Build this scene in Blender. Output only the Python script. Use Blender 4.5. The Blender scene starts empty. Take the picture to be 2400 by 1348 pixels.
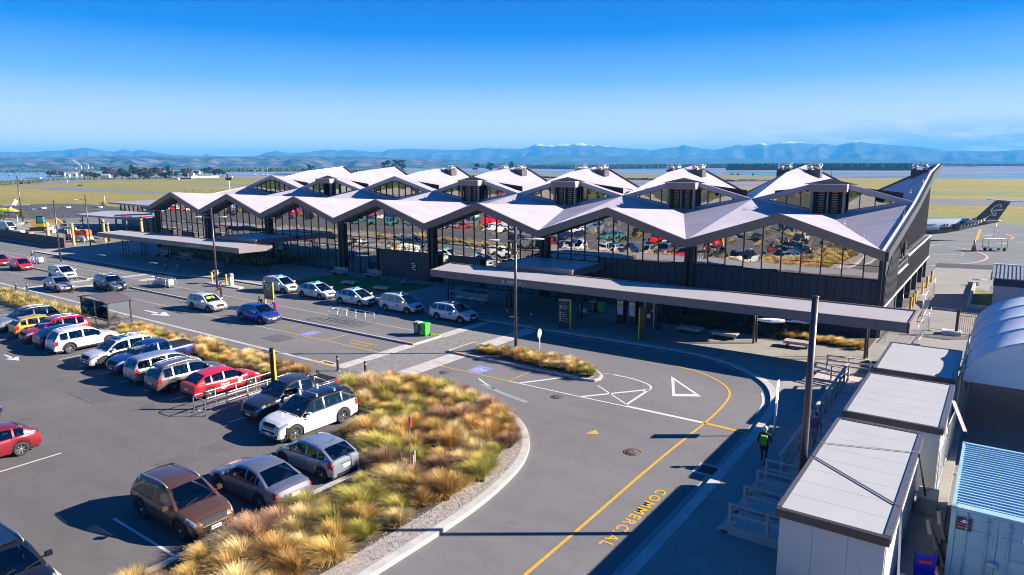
import bpy, bmesh, math, random
from mathutils import Vector, Matrix, noise
random.seed(7)
R = math.radians
PI = math.pi
scene = bpy.context.scene
COL = scene.collection
# ------------------------------------------------------------------ camera
CAM = Vector((104.09, -55.40, 13.0))
FOC = 1603.28                     # focal length in pixels of a 2400 pixel wide frame
_p, _r, _y = 0.176760, -0.004863, 0.623488
FW = Vector((-math.sin(_y)*math.cos(_p), math.cos(_y)*math.cos(_p), -math.sin(_p)))
_rt = FW.cross(Vector((0, 0, 1))).normalized(); _up = _rt.cross(FW)
RT = _rt*math.cos(_r) + _up*math.sin(_r); UP = -_rt*math.sin(_r) + _up*math.cos(_r)
cam_d = bpy.data.cameras.new('camera'); cam = bpy.data.objects.new('camera', cam_d); COL.objects.link(cam)
cam_d.sensor_width = 36; cam_d.lens = FOC/2400*36; cam_d.clip_start = 0.5; cam_d.clip_end = 60000
M = Matrix((RT, UP, -FW)).transposed().to_4x4(); M.translation = CAM
cam.matrix_world = M
scene.camera = cam
def ray(px, py): return FW*FOC + RT*(px-1200) + UP*(674-py)
def G(px, py, z=0.0):             # the ground point (height z) seen at a pixel of the photograph
    d = ray(px, py); t = (z-CAM.z)/d.z
    q = CAM + d*t
    return (q.x, q.y)
def far(px, py, dist):            # the point seen at a pixel at a horizontal distance
    d = ray(px, py); h = math.hypot(d.x, d.y)
    return CAM + d*(dist/h)
# ------------------------------------------------------------------ light
SUN_AZ = math.atan2(0.81, 0.58); SUN_EL = R(25)
world = bpy.data.worlds.new('World'); scene.world = world; world.use_nodes = True
wn = world.node_tree.nodes; wl = world.node_tree.links; wn.clear()
def wnode(t, **k):
    n = wn.new(t)
    for a, b in k.items(): setattr(n, a, b)
    return n
sky = wnode('ShaderNodeTexSky', sky_type='NISHITA', sun_disc=False, sun_elevation=SUN_EL, sun_rotation=SUN_AZ, altitude=20, air_density=1.0, dust_density=0.3, ozone_density=2.0)
geo = wnode('ShaderNodeTexCoord'); sep = wnode('ShaderNodeSeparateXYZ')
wl.new(geo.outputs['Generated'], sep.inputs[0])
ramp = wnode('ShaderNodeValToRGB')
SKY = [(0.0, (1, .92, .76)), (0.03, (1, .92, .78)), (0.06, (.66, .74, .80)), (0.115, (.17, .42, .78)), (0.175, (.0, .21, .72)), (0.23, (.0, .145, .64)), (0.5, (.0, .082, .41)), (1.0, (.0, .06, .31))]
el = ramp.color_ramp.elements
while len(el) < len(SKY): el.new(0.5)
for e, (p, c) in zip(el, SKY): e.position = p; e.color = (*c, 1)
wl.new(sep.outputs['Z'], ramp.inputs['Fac'])
# the Nishita sky gives the light distribution; flatten it a little and tint it to the polarised blue of the photograph
bw = wnode('ShaderNodeRGBToBW'); wl.new(sky.outputs[0], bw.inputs[0])
pw = wnode('ShaderNodeMath', operation='POWER'); pw.inputs[1].default_value = 0.15; wl.new(bw.outputs[0], pw.inputs[0]); dbl = wnode('ShaderNodeMath', operation='MULTIPLY'); dbl.inputs[1].default_value = 2; wl.new(pw.outputs[0], dbl.inputs[0])
mul = wnode('ShaderNodeMix', data_type='RGBA', blend_type='MULTIPLY'); mul.inputs['Factor'].default_value = 1
wl.new(dbl.outputs[0], mul.inputs['A']); wl.new(ramp.outputs[0], mul.inputs['B'])
# low broken cloud over the ranges to the north
mp = wnode('ShaderNodeMapping'); mp.inputs['Scale'].default_value = (16, 16, 75); wl.new(geo.outputs['Generated'], mp.inputs[0])
nz = wnode('ShaderNodeTexNoise'); nz.inputs['Scale'].default_value = 1.0; nz.inputs['Detail'].default_value = 5; nz.inputs['Roughness'].default_value = .6
wl.new(mp.outputs[0], nz.inputs['Vector'])
r2 = wnode('ShaderNodeValToRGB'); r2.color_ramp.elements[0].position = .38; r2.color_ramp.elements[1].position = .54
wl.new(nz.outputs[0], r2.inputs[0])
band = wnode('ShaderNodeValToRGB'); b_ = band.color_ramp.elements
for _ in range(3): b_.new(.5)
for e, (p, c) in zip(b_, [(0.0, .9), (.036, 1.0), (.046, .6), (.062, 0), (1, 0)]): e.position = p; e.color = (c, c, c, 1)
wl.new(sep.outputs['Z'], band.inputs[0])
side = wnode('ShaderNodeValToRGB'); s_ = side.color_ramp.elements   # azimuth: only to the right of the view
s_[0].position = .20; s_[1].position = .52
dotn = wnode('ShaderNodeVectorMath', operation='DOT_PRODUCT'); dotn.inputs[1].default_value = (RT.x, RT.y, 0); wl.new(geo.outputs['Generated'], dotn.inputs[0])
wl.new(dotn.outputs['Value'], side.inputs[0])
m1 = wnode('ShaderNodeMath', operation='MULTIPLY'); m2 = wnode('ShaderNodeMath', operation='MULTIPLY')
wl.new(r2.outputs[0], m1.inputs[0]); wl.new(band.outputs[0], m1.inputs[1]); wl.new(m1.outputs[0], m2.inputs[0]); wl.new(side.outputs[0], m2.inputs[1])
cl = wnode('ShaderNodeMix', data_type='RGBA'); cl.inputs['B'].default_value = (1.35, 1.5, 1.65, 1)
wl.new(m2.outputs[0], cl.inputs['Factor']); wl.new(mul.outputs['Result'], cl.inputs['A'])
bg = wnode('ShaderNodeBackground'); bg.inputs['Strength'].default_value = 0.15
wl.new(cl.outputs['Result'], bg.inputs['Color'])
wo = wnode('ShaderNodeOutputWorld'); wl.new(bg.outputs[0], wo.inputs['Surface'])
sd = bpy.data.lights.new('sun', 'SUN'); sd.energy = 4.6; sd.angle = R(0.5); sd.color = (1.0, 0.90, 0.79)
so = bpy.data.objects.new('sun', sd); COL.objects.link(so)
SUNV = Vector((math.sin(SUN_AZ)*math.cos(SUN_EL), math.cos(SUN_AZ)*math.cos(SUN_EL), math.sin(SUN_EL)))
so.rotation_euler = (-SUNV).to_track_quat('-Z', 'Y').to_euler(); so.location = (140, 40, 60)
scene.view_settings.view_transform = 'Standard'; scene.view_settings.look = 'None'
scene.view_settings.exposure = 1.75; scene.view_settings.gamma = 1.0
scene.render.engine = 'CYCLES'
cy = scene.cycles
cy.use_denoising = True; cy.max_bounces = 6; cy.diffuse_bounces = 2; cy.glossy_bounces = 4; cy.transmission_bounces = 4; cy.transparent_max_bounces = 8; cy.volume_bounces = 0
cy.filter_width = 1.05; cy.sample_clamp_indirect = 6; cy.caustics_reflective = False; cy.caustics_refractive = False
# ------------------------------------------------------------------ materials
MATS = {}
def mat(name, col, rough=.6, metal=0.0, var=0.0, vscale=1.0, bump=0.0, bscale=20.0, spec=.5, coat=0.0, col2=None, stretch=None, emit=0.0, speckle=0.0, sscale=60.0):
    """procedural principled material: base colour broken up by two octaves of noise, optional fine speckle and bump"""
    if name in MATS: return MATS[name]
    m = bpy.data.materials.new(name); m.use_nodes = True
    nt = m.node_tree; N = nt.nodes; L = nt.links; b = N['Principled BSDF']
    b.inputs['Roughness'].default_value = rough; b.inputs['Metallic'].default_value = metal
    b.inputs['Specular IOR Level'].default_value = spec; b.inputs['Coat Weight'].default_value = coat
    b.inputs['Coat Roughness'].default_value = .04
    b.inputs['Base Color'].default_value = (*col, 1)
    tc = N.new('ShaderNodeTexCoord'); src = tc.outputs['Object']
    if stretch:
        mpn = N.new('ShaderNodeMapping'); mpn.inputs['Scale'].default_value = stretch; L.new(src, mpn.inputs[0]); src = mpn.outputs[0]
    if var > 0 or col2:
        n = N.new('ShaderNodeTexNoise'); n.inputs['Scale'].default_value = vscale; n.inputs['Detail'].default_value = 5; n.inputs['Roughness'].default_value = .62
        L.new(src, n.inputs['Vector'])
        rp = N.new('ShaderNodeValToRGB'); rp.color_ramp.elements[0].position = .32; rp.color_ramp.elements[1].position = .68
        c2 = col2 or tuple(min(1, c*(1+var)) for c in col); c1 = col if col2 else tuple(c*(1-var) for c in col)
        rp.color_ramp.elements[0].color = (*c1, 1); rp.color_ramp.elements[1].color = (*c2, 1)
        L.new(n.outputs[0], rp.inputs[0]); out = rp.outputs[0]
        if speckle > 0:
            n3 = N.new('ShaderNodeTexNoise'); n3.inputs['Scale'].default_value = sscale; n3.inputs['Detail'].default_value = 2
            L.new(tc.outputs['Object'], n3.inputs['Vector'])
            r3 = N.new('ShaderNodeValToRGB'); r3.color_ramp.elements[0].position = .3; r3.color_ramp.elements[1].position = .7
            r3.color_ramp.elements[0].color = (1-speckle,)*3+(1,); r3.color_ramp.elements[1].color = (1+speckle,)*3+(1,)
            mx = N.new('ShaderNodeMix'); mx.data_type = 'RGBA'; mx.blend_type = 'MULTIPLY'; mx.inputs['Factor'].default_value = 1
            L.new(n3.outputs[0], r3.inputs[0]); L.new(out, mx.inputs['A']); L.new(r3.outputs[0], mx.inputs['B']); out = mx.outputs['Result']
        L.new(out, b.inputs['Base Color'])
    if bump > 0:
        n2 = N.new('ShaderNodeTexNoise'); n2.inputs['Scale'].default_value = bscale; n2.inputs['Detail'].default_value = 3
        L.new(src, n2.inputs['Vector'])
        bp = N.new('ShaderNodeBump'); bp.inputs['Strength'].default_value = bump; bp.inputs['Distance'].default_value = .02
        L.new(n2.outputs[0], bp.inputs['Height']); L.new(bp.outputs[0], b.inputs['Normal'])
    if emit > 0:
        b.inputs['Emission Color'].default_value = (*col, 1); b.inputs['Emission Strength'].default_value = emit
    MATS[name] = m
    return m
def asphalt(name, base, big=.10, seed=0):
    """aged asphalt: aggregate speckle, broad tone patches, darker tar streaks and pale worn wheel tracks"""
    m = bpy.data.materials.new(name); m.use_nodes = True; nt = m.node_tree; N = nt.nodes; L = nt.links; b = N['Principled BSDF']
    b.inputs['Roughness'].default_value = .85; b.inputs['Specular IOR Level'].default_value = .25
    tc = N.new('ShaderNodeTexCoord')
    def nz(scale, detail, stretch=None, dist=0):
        n = N.new('ShaderNodeTexNoise'); n.inputs['Scale'].default_value = scale; n.inputs['Detail'].default_value = detail; n.inputs['Distortion'].default_value = dist
        if stretch:
            q = N.new('ShaderNodeMapping'); q.inputs['Scale'].default_value = stretch; q.inputs['Location'].default_value = (seed, seed, 0); L.new(tc.outputs['Object'], q.inputs[0]); L.new(q.outputs[0], n.inputs['Vector'])
        else: L.new(tc.outputs['Object'], n.inputs['Vector'])
        return n.outputs[0]
    def rampf(src, a, b2, lo, hi):
        r = N.new('ShaderNodeMapRange'); r.inputs['From Min'].default_value = a; r.inputs['From Max'].default_value = b2; r.inputs['To Min'].default_value = lo; r.inputs['To Max'].default_value = hi
        L.new(src, r.inputs['Value']); return r.outputs[0]
    def mulv(a, c):
        q = N.new('ShaderNodeMath'); q.operation = 'MULTIPLY'; L.new(a, q.inputs[0]); L.new(c, q.inputs[1]); return q.outputs[0]
    f = rampf(nz(.12, 4), .3, .7, 1-big, 1+big)
    f = mulv(f, rampf(nz(1.3, 4), .3, .7, .95, 1.05))
    f = mulv(f, rampf(nz(28, 3), .25, .75, .80, 1.20))
    f = mulv(f, rampf(nz(.5, 3, (.15, 1.6, 1)), .35, .7, .95, 1.05))
    vo = N.new('ShaderNodeTexVoronoi'); vo.feature = 'DISTANCE_TO_EDGE'; vo.inputs['Scale'].default_value = .16; wv = N.new('ShaderNodeVectorMath'); wv.operation = 'MULTIPLY_ADD'; n9 = N.new('ShaderNodeTexNoise'); n9.inputs['Scale'].default_value = .6; L.new(tc.outputs['Object'], n9.inputs['Vector']); L.new(n9.outputs['Color'], wv.inputs[0]); wv.inputs[1].default_value = (2.2, 2.2, 0); L.new(tc.outputs['Object'], wv.inputs[2]); L.new(wv.outputs[0], vo.inputs['Vector'])
    f = mulv(f, rampf(vo.outputs['Distance'], 0, .006, .88, 1.0)); f = mulv(f, rampf(nz(2.6, 3, None, .2), .66, .80, 1.0, .80))
    stain = rampf(nz(.55, 5, (1, 1, 1), .5), .66, .74, 1.0, .80)
    f = mulv(f, stain)
    cb = N.new('ShaderNodeMix'); cb.data_type = 'RGBA'; cb.blend_type = 'MULTIPLY'; cb.inputs['Factor'].default_value = 1; cb.inputs['A'].default_value = (*base, 1)
    L.new(f, cb.inputs['B']); L.new(cb.outputs['Result'], b.inputs['Base Color'])
    bp = N.new('ShaderNodeBump'); bp.inputs['Strength'].default_value = .25; bp.inputs['Distance'].default_value = .01
    L.new(nz(60, 3), bp.inputs['Height']); L.new(bp.outputs[0], b.inputs['Normal'])
    MATS[name] = m; return m
# ------------------------------------------------------------------ object helpers
def link(name, mesh, parent=None, loc=None, rotz=None, mats=None):
    o = bpy.data.objects.new(name, mesh); COL.objects.link(o)
    if parent is not None: o.parent = parent
    if loc is not None: o.location = loc
    if rotz is not None: o.rotation_euler = (0, 0, rotz)
    return o
def tag(o, label=None, cat=None, group=None, kind=None):
    if label: o['label'] = label
    if cat: o['category'] = cat
    if group: o['group'] = group
    if kind: o['kind'] = kind
    return o
def empty(name, loc=(0, 0, 0), rotz=0, label=None, cat=None, group=None):
    o = bpy.data.objects.new(name, None); COL.objects.link(o); o.location = loc; o.rotation_euler = (0, 0, rotz); o.empty_display_size = .3
    return tag(o, label, cat, group)
def ordn(n): return '%d%s' % (n, 'th' if 10 <= n % 100 <= 20 else {1: 'st', 2: 'nd', 3: 'rd'}.get(n % 10, 'th'))
class MB:
    """collects primitives into one mesh"""
    def __init__(s): s.v = []; s.f = []; s.mi = []; s.sm = []
    def face(s, pts, mi=0, sm=False):
        n = len(s.v); s.v += [tuple(p) for p in pts]; s.f.append(tuple(range(n, n+len(pts)))); s.mi.append(mi); s.sm.append(sm)
    def box(s, x0, x1, y0, y1, z0, z1, mi=0):
        n = len(s.v)
        s.v += [(x0,y0,z0),(x1,y0,z0),(x1,y1,z0),(x0,y1,z0),(x0,y0,z1),(x1,y0,z1),(x1,y1,z1),(x0,y1,z1)]
        for q in ((0,3,2,1),(4,5,6,7),(0,1,5,4),(1,2,6,5),(2,3,7,6),(3,0,4,7)): s.f.append(tuple(n+i for i in q)); s.mi.append(mi); s.sm.append(False)
    def cbox(s, c, d, mi=0, rz=0.0):
        n = len(s.v); ca, sa = math.cos(rz), math.sin(rz)
        for z in (-1, 1):
            for x, y in ((-1,-1),(1,-1),(1,1),(-1,1)):
                px, py = x*d[0]/2, y*d[1]/2
                s.v.append((c[0]+px*ca-py*sa, c[1]+px*sa+py*ca, c[2]+z*d[2]/2))
        for q in ((0,3,2,1),(4,5,6,7),(0,1,5,4),(1,2,6,5),(2,3,7,6),(3,0,4,7)): s.f.append(tuple(n+i for i in q)); s.mi.append(mi); s.sm.append(False)
    def beam(s, a, b, w, h, mi=0, up=(0, 0, 1)):
        a = Vector(a); b = Vector(b); d = (b-a).normalized(); u = Vector(up)
        if abs(d.dot(u)) > .98: u = Vector((0, 1, 0))
        r = d.cross(u).normalized()*w/2; t = r.cross(d).normalized()*h/2
        n = len(s.v)
        for p in (a, b):
            for k in ((-1,-1),(1,-1),(1,1),(-1,1)): s.v.append(tuple(p+r*k[0]+t*k[1]))
        for q in ((3,2,1,0),(4,5,6,7),(0,1,5,4),(1,2,6,5),(2,3,7,6),(3,0,4,7)): s.f.append(tuple(n+i for i in q)); s.mi.append(mi); s.sm.append(False)
    def tube(s, pts, r, n=8, mi=0, cap=True, r2=None):
        pts = [Vector(p) for p in pts]; base = len(s.v); m = len(pts)
        for i, p in enumerate(pts):
            d = (pts[min(i+1, m-1)]-pts[max(i-1, 0)]).normalized(); u = Vector((0, 0, 1)) if abs(d.z) < .95 else Vector((1, 0, 0))
            a = d.cross(u).normalized(); b = a.cross(d)
            rr = r if r2 is None else r + (r2-r)*i/(m-1)
            for k in range(n):
                t = 2*PI*k/n; s.v.append(tuple(p + (a*math.cos(t)+b*math.sin(t))*rr))
        for i in range(m-1):
            for k in range(n):
                k2 = (k+1) % n
                s.f.append((base+i*n+k, base+i*n+k2, base+(i+1)*n+k2, base+(i+1)*n+k)); s.mi.append(mi); s.sm.append(True)
        if cap:
            s.f.append(tuple(base+k for k in reversed(range(n)))); s.mi.append(mi); s.sm.append(False)
            s.f.append(tuple(base+(m-1)*n+k for k in range(n))); s.mi.append(mi); s.sm.append(False)
    def lathe(s, c, prof, n=20, mi=0, axis='z'):
        base = len(s.v)
        for r, h in prof:
            for k in range(n):
                t = 2*PI*k/n; x, y = r*math.cos(t), r*math.sin(t)
                s.v.append((c[0]+x, c[1]+y, c[2]+h) if axis == 'z' else (c[0]+x, c[1]+h, c[2]+y) if axis == 'y' else (c[0]+h, c[1]+x, c[2]+y))
        for i in range(len(prof)-1):
            for k in range(n):
                k2 = (k+1) % n; q = (base+i*n+k, base+i*n+k2, base+(i+1)*n+k2, base+(i+1)*n+k)
                s.f.append(q if axis != 'y' else q[::-1]); s.mi.append(mi); s.sm.append(True)
    def prism(s, poly, z0, z1, mi=0, mi_side=None, bottom=False):
        """vertical extrusion of a ground polygon (counter-clockwise)"""
        a = sum(poly[i][0]*poly[(i+1) % len(poly)][1]-poly[(i+1) % len(poly)][0]*poly[i][1] for i in range(len(poly)))
        if a < 0: poly = poly[::-1]
        s.face([(x, y, z1) for x, y in poly], mi)
        if bottom: s.face([(x, y, z0) for x, y in poly[::-1]], mi)
        m = len(poly)
        for i in range(m):
            x, y = poly[i]; x2, y2 = poly[(i+1) % m]
            s.face([(x, y, z0), (x2, y2, z0), (x2, y2, z1), (x, y, z1)], mi if mi_side is None else mi_side)
    def mesh(s, name, mats):
        me = bpy.data.meshes.new(name); me.from_pydata(s.v, [], s.f)
        for m in (mats if isinstance(mats, (list, tuple)) else [mats]): me.materials.append(m)
        me.polygons.foreach_set('material_index', s.mi); me.polygons.foreach_set('use_smooth', s.sm); me.update()
        return me
    def build(s, name, mats, parent=None, loc=None, rotz=None):
        return link(name, s.mesh(name, mats), parent, loc, rotz)
def one(name, mats, fn, parent=None, loc=None, rotz=None):
    b = MB(); fn(b); return b.build(name, mats, parent, loc, rotz)
def box_obj(name, m, x0, x1, y0, y1, z0, z1, parent=None):
    b = MB(); b.box(x0, x1, y0, y1, z0, z1); return b.build(name, m, parent)
def sheet(name, poly, z, m, kind='structure'):
    """flat sheet over a ground polygon (concave allowed)"""
    bm = bmesh.new(); vs = [bm.verts.new((x, y, z)) for x, y in poly]; f = bm.faces.new(vs)
    if f.normal.z < 0 or f.calc_area() < 0: pass
    bm.normal_update()
    if f.normal.z < 0: f.normal_flip()
    bmesh.ops.triangulate(bm, faces=bm.faces[:])
    me = bpy.data.meshes.new(name); bm.to_mesh(me); bm.free(); me.materials.append(m)
    o = link(name, me)
    if kind: o['kind'] = kind
    return o
def strip_pts(pts, w):
    """offset a polyline to both sides, giving a closed polygon"""
    L_, R_ = [], []
    for i, p in enumerate(pts):
        a = pts[max(i-1, 0)]; b = pts[min(i+1, len(pts)-1)]
        dx, dy = b[0]-a[0], b[1]-a[1]; l = math.hypot(dx, dy) or 1; nx, ny = -dy/l*w/2, dx/l*w/2
        L_.append((p[0]+nx, p[1]+ny)); R_.append((p[0]-nx, p[1]-ny))
    return L_, R_
def ribbon(b, pts, w, z, mi=0, h=0.0):
    """flat painted line (h = 0) or a low kerb (h > 0) along a polyline"""
    L_, R_ = strip_pts(pts, w)
    for i in range(len(pts)-1):
        a, c, d, e = R_[i], R_[i+1], L_[i+1], L_[i]
        b.face([(a[0],a[1],z+h),(c[0],c[1],z+h),(d[0],d[1],z+h),(e[0],e[1],z+h)], mi)
        if h > 0:
            b.face([(a[0],a[1],z),(c[0],c[1],z),(c[0],c[1],z+h),(a[0],a[1],z+h)], mi)
            b.face([(d[0],d[1],z),(e[0],e[1],z),(e[0],e[1],z+h),(d[0],d[1],z+h)], mi)
    if h > 0:
        for a, e, s_ in ((R_[0], L_[0], 1), (R_[-1], L_[-1], -1)):
            q = [(e[0],e[1],z),(a[0],a[1],z),(a[0],a[1],z+h),(e[0],e[1],z+h)]
            b.face(q if s_ > 0 else q[::-1], mi)
def smooth_poly(pts, n=6, closed=False):
    """Catmull-Rom through the points"""
    out = []; m = len(pts)
    rng = range(m) if closed else range(m-1)
    for i in rng:
        p0 = pts[(i-1) % m] if closed or i > 0 else pts[0]; p1 = pts[i]; p2 = pts[(i+1) % m]; p3 = pts[(i+2) % m] if closed or i < m-2 else pts[-1]
        for k in range(n):
            t = k/n
            out.append(tuple(.5*((2*p1[j]) + (-p0[j]+p2[j])*t + (2*p0[j]-5*p1[j]+4*p2[j]-p3[j])*t*t + (-p0[j]+3*p1[j]-3*p2[j]+p3[j])*t**3) for j in (0, 1)))
    if not closed: out.append(tuple(pts[-1][:2]))
    return out
def text_mesh(name, s, size, m, loc, rot, parent=None, extrude=.004, align='LEFT', stretch=1.0, bold=False, spacing=1.0):
    cu = bpy.data.curves.new(name, 'FONT'); cu.body = s; cu.size = size; cu.extrude = extrude; cu.align_x = align; cu.align_y = 'BOTTOM_BASELINE'; cu.resolution_u = 3; cu.space_character = spacing
    if bold: cu.offset = size*.018
    o = bpy.data.objects.new('tmp', cu); COL.objects.link(o)
    bpy.context.view_layer.update()
    me = bpy.data.meshes.new_from_object(o.evaluated_get(bpy.context.evaluated_depsgraph_get())); me.name = name
    bpy.data.objects.remove(o); bpy.data.curves.remove(cu)
    if stretch != 1.0:
        for v in me.vertices: v.co.y *= stretch
    me.materials.clear(); me.materials.append(m)
    o = link(name, me, parent); o.location = loc; o.rotation_euler = rot
    return o
# ------------------------------------------------------------------ shared materials
A_ROAD = asphalt('road_asphalt', (.160, .155, .153), .08, 3)
A_LOT = asphalt('carpark_asphalt', (.125, .120, .116), .10, 11)
A_APRON = asphalt('apron_asphalt', (.165, .175, .175), .10, 21)
A_DARK = asphalt('dark_asphalt', (.075, .074, .078), .10, 31)
A_FOOT = asphalt('footpath_asphalt', (.160, .156, .152), .06, 41)
CONC = mat('kerb_concrete', (.43, .41, .385), .85, var=.16, vscale=1.5, bump=.2, speckle=.10, sscale=30)
CONC_D = mat('grey_concrete', (.27, .26, .25), .85, var=.18, vscale=1.2, bump=.2, speckle=.12, sscale=30)
PAVE = mat('pavement_concrete', (.26, .245, .22), .85, var=.14, vscale=.6, speckle=.12, sscale=25, bump=.15)
COBBLE = mat('cobble_paver', (.20, .187, .175), .85, var=.25, vscale=3.0, speckle=.2, sscale=25, bump=.3)
PAINT_W = mat('white_road_paint', (.56, .555, .54), .7, var=.14, vscale=5, speckle=.15, sscale=30)
PAINT_Y = mat('yellow_road_paint', (.58, .32, .03), .7, var=.16, vscale=5, speckle=.16, sscale=30)
PAINT_B = mat('blue_road_paint', (.20, .23, .50), .7, var=.12, vscale=4, speckle=.12, sscale=25)
FIELD = mat('airfield_grass', (.165, .155, .012), .95, col2=(.265, .205, .024), vscale=.012, stretch=(.35, 2.4, 1), speckle=.25, sscale=.35)
FIELD_G = mat('green_verge_grass', (.12, .16, .035), .95, col2=(.18, .19, .05), vscale=.03, speckle=.25, sscale=.5)
MUD = mat('tidal_mud', (.20, .165, .14), .55, col2=(.30, .24, .20), vscale=.006, stretch=(.5, 3.5, 1))
SCRUB = mat('dune_scrub', (.13, .14, .045), .95, col2=(.22, .17, .07), vscale=.03, speckle=.4, sscale=.5)
BARK = mat('bark_mulch', (.07, .05, .036), .95, var=.35, vscale=8, bump=.6, bscale=25, speckle=.5, sscale=40)
PEBBLE = mat('grey_pebble', (.30, .27, .25), .9, var=.35, vscale=9, bump=.8, bscale=30, speckle=.5, sscale=45)
TURF = mat('synthetic_turf', (.035, .14, .02), .9, var=.15, vscale=2, speckle=.2, sscale=30)
ROOFM = mat('pale_roof_membrane', (.37, .35, .35), .5, metal=.0, var=.05, vscale=.6, spec=.5)
ROOFG = mat('grey_metal_roof', (.36, .36, .37), .5, metal=.2, var=.06, vscale=.5)
FASC2 = mat('brown_grey_canopy_fascia', (.20, .165, .16), .45, metal=.1, var=.05, vscale=.7)
FASC = mat('charcoal_fascia', (.21, .17, .165), .45, metal=.3, var=.05, vscale=.7)
CLAD = mat('charcoal_cladding', (.036, .042, .055), .5, metal=.1, var=.12, vscale=1.3)
FRAME = mat('dark_window_frame', (.025, .028, .034), .35, metal=.4)
STEELD = mat('dark_painted_steel', (.055, .050, .052), .4, metal=.3, var=.1, vscale=2)
POLEM = mat('brown_lamp_pole', (.105, .08, .077), .35, metal=.5)
GALV = mat('galvanised_steel', (.55, .56, .57), .35, metal=.7, var=.12, vscale=4)
WHITEM = mat('white_metal', (.78, .78, .77), .4, var=.04, vscale=1.0)
TIMBER = mat('weathered_timber', (.34, .26, .21), .8, var=.25, vscale=3, stretch=(1, 1, 8), bump=.3)
TIMBER_L = mat('laminated_timber', (.42, .25, .12), .6, var=.2, vscale=2, stretch=(6, 6, .5))
LOG = mat('debarked_log', (.50, .30, .13), .75, var=.25, vscale=2, stretch=(5, 5, .4), bump=.3)
BLACKM = mat('black_plastic', (.016, .016, .018), .7, spec=.3)
RUBBER = mat('black_rubber', (.02, .02, .021), .8)
CHROME = mat('bright_alloy', (.62, .62, .64), .25, metal=.9)
YELLOWM = mat('yellow_enamel', (.80, .45, .02), .45, var=.06, vscale=2)
REDM = mat('red_enamel', (.62, .03, .02), .4)
ORANGEM = mat('orange_enamel', (.80, .13, .02), .45)
GREENP = mat('green_plastic', (.06, .48, .05), .45)
PANELP = mat('pale_panel', (.60, .62, .62), .55, var=.05, vscale=.9)  # one even pale tone for small panels
PANELW = mat('cream_sandwich_panel', (.40, .40, .39), .5, var=.035, vscale=.8)
TENT = mat('white_tent_membrane', (.62, .68, .74), .5, var=.05, vscale=.6, bump=.35, bscale=3)
PANELC = mat('cream_wall_panel', (.50, .51, .50), .5, var=.035, vscale=.8)
BLUEC = mat('pale_blue_container', (.26, .45, .56), .5, var=.10, vscale=1.5)
GOLDG = mat('golden_gate_rail', (.50, .27, .07), .5)
SIGNB = mat('black_sign_panel', (.03, .028, .03), .35)
INK_W = mat('white_lettering', (.85, .85, .85), .5)
INK_Y = mat('yellow_lettering', (.75, .60, .05), .5)
BRICKR = mat('plaster_pale', (.70, .66, .58), .7, var=.1)
def glass_mat(name, tint, refl, dark, rough=.0, wob=.0):
    """reflective facade glass: mostly a mirror coat, a little of the dark room behind it"""
    m = bpy.data.materials.new(name); m.use_nodes = True; nt = m.node_tree; N = nt.nodes; L = nt.links
    N.clear(); o = N.new('ShaderNodeOutputMaterial'); g = N.new('ShaderNodeBsdfGlossy'); g.inputs['Color'].default_value = (*tint, 1); g.inputs['Roughness'].default_value = rough
    t = N.new('ShaderNodeBsdfTransparent'); t.inputs['Color'].default_value = (*dark, 1)
    fr = N.new('ShaderNodeFresnel'); fr.inputs['IOR'].default_value = 1.45
    mr = N.new('ShaderNodeMapRange'); mr.inputs['To Min'].default_value = refl; mr.inputs['To Max'].default_value = 1.0; L.new(fr.outputs[0], mr.inputs['Value'])
    mx = N.new('ShaderNodeMixShader'); L.new(mr.outputs[0], mx.inputs[0]); L.new(t.outputs[0], mx.inputs[1]); L.new(g.outputs[0], mx.inputs[2]); L.new(mx.outputs[0], o.inputs[0])
    if wob > 0:
        tc = N.new('ShaderNodeTexCoord'); n = N.new('ShaderNodeTexNoise'); n.inputs['Scale'].default_value = .9; n.inputs['Detail'].default_value = 1
        b = N.new('ShaderNodeBump'); b.inputs['Strength'].default_value = wob; b.inputs['Distance'].default_value = .05
        L.new(tc.outputs['Object'], n.inputs['Vector']); L.new(n.outputs[0], b.inputs['Height']); L.new(b.outputs[0], g.inputs['Normal'])
    MATS[name] = m; return m
GLASS = glass_mat('facade_glass', (.86, .83, .78), .68, (.30, .32, .31), wob=.12)
GLASS_C = glass_mat('clerestory_glass', (.62, .62, .48), .60, (.10, .11, .07), wob=.1)
GLASS_T = glass_mat('clear_shelter_glass', (.9, .95, 1), .16, (.82, .87, .88))
CARG = glass_mat('car_glass', (.95, .98, 1), .07, (.30, .36, .34)); CARG2 = mat('dark_car_glass', (.012, .016, .018), .04, spec=.9, coat=.6)
CARGL = mat('car_glass_light', (.05, .07, .07), .05, spec=.8, coat=.5)
def water_mat():
    m = bpy.data.materials.new('tidal_water'); m.use_nodes = True; nt = m.node_tree; b = nt.nodes['Principled BSDF']
    b.inputs['Base Color'].default_value = (.03, .06, .09, 1); b.inputs['Roughness'].default_value = .12; b.inputs['Specular IOR Level'].default_value = .6
    tc = nt.nodes.new('ShaderNodeTexCoord'); n = nt.nodes.new('ShaderNodeTexNoise'); n.inputs['Scale'].default_value = .4; bp = nt.nodes.new('ShaderNodeBump'); bp.inputs['Strength'].default_value = .25; bp.inputs['Distance'].default_value = .3
    nt.links.new(tc.outputs['Object'], n.inputs['Vector']); nt.links.new(n.outputs[0], bp.inputs['Height']); nt.links.new(bp.outputs[0], b.inputs['Normal'])
    return m
WATER = water_mat()
# ------------------------------------------------------------------ ground, airfield, estuary
def gp(*pts): return [G(*p) for p in pts]
BIG = 16000
sheet('mudflat', [(-BIG, -2500), (6000, -2500), (6000, BIG), (-BIG, BIG)], -.60, MUD)
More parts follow.
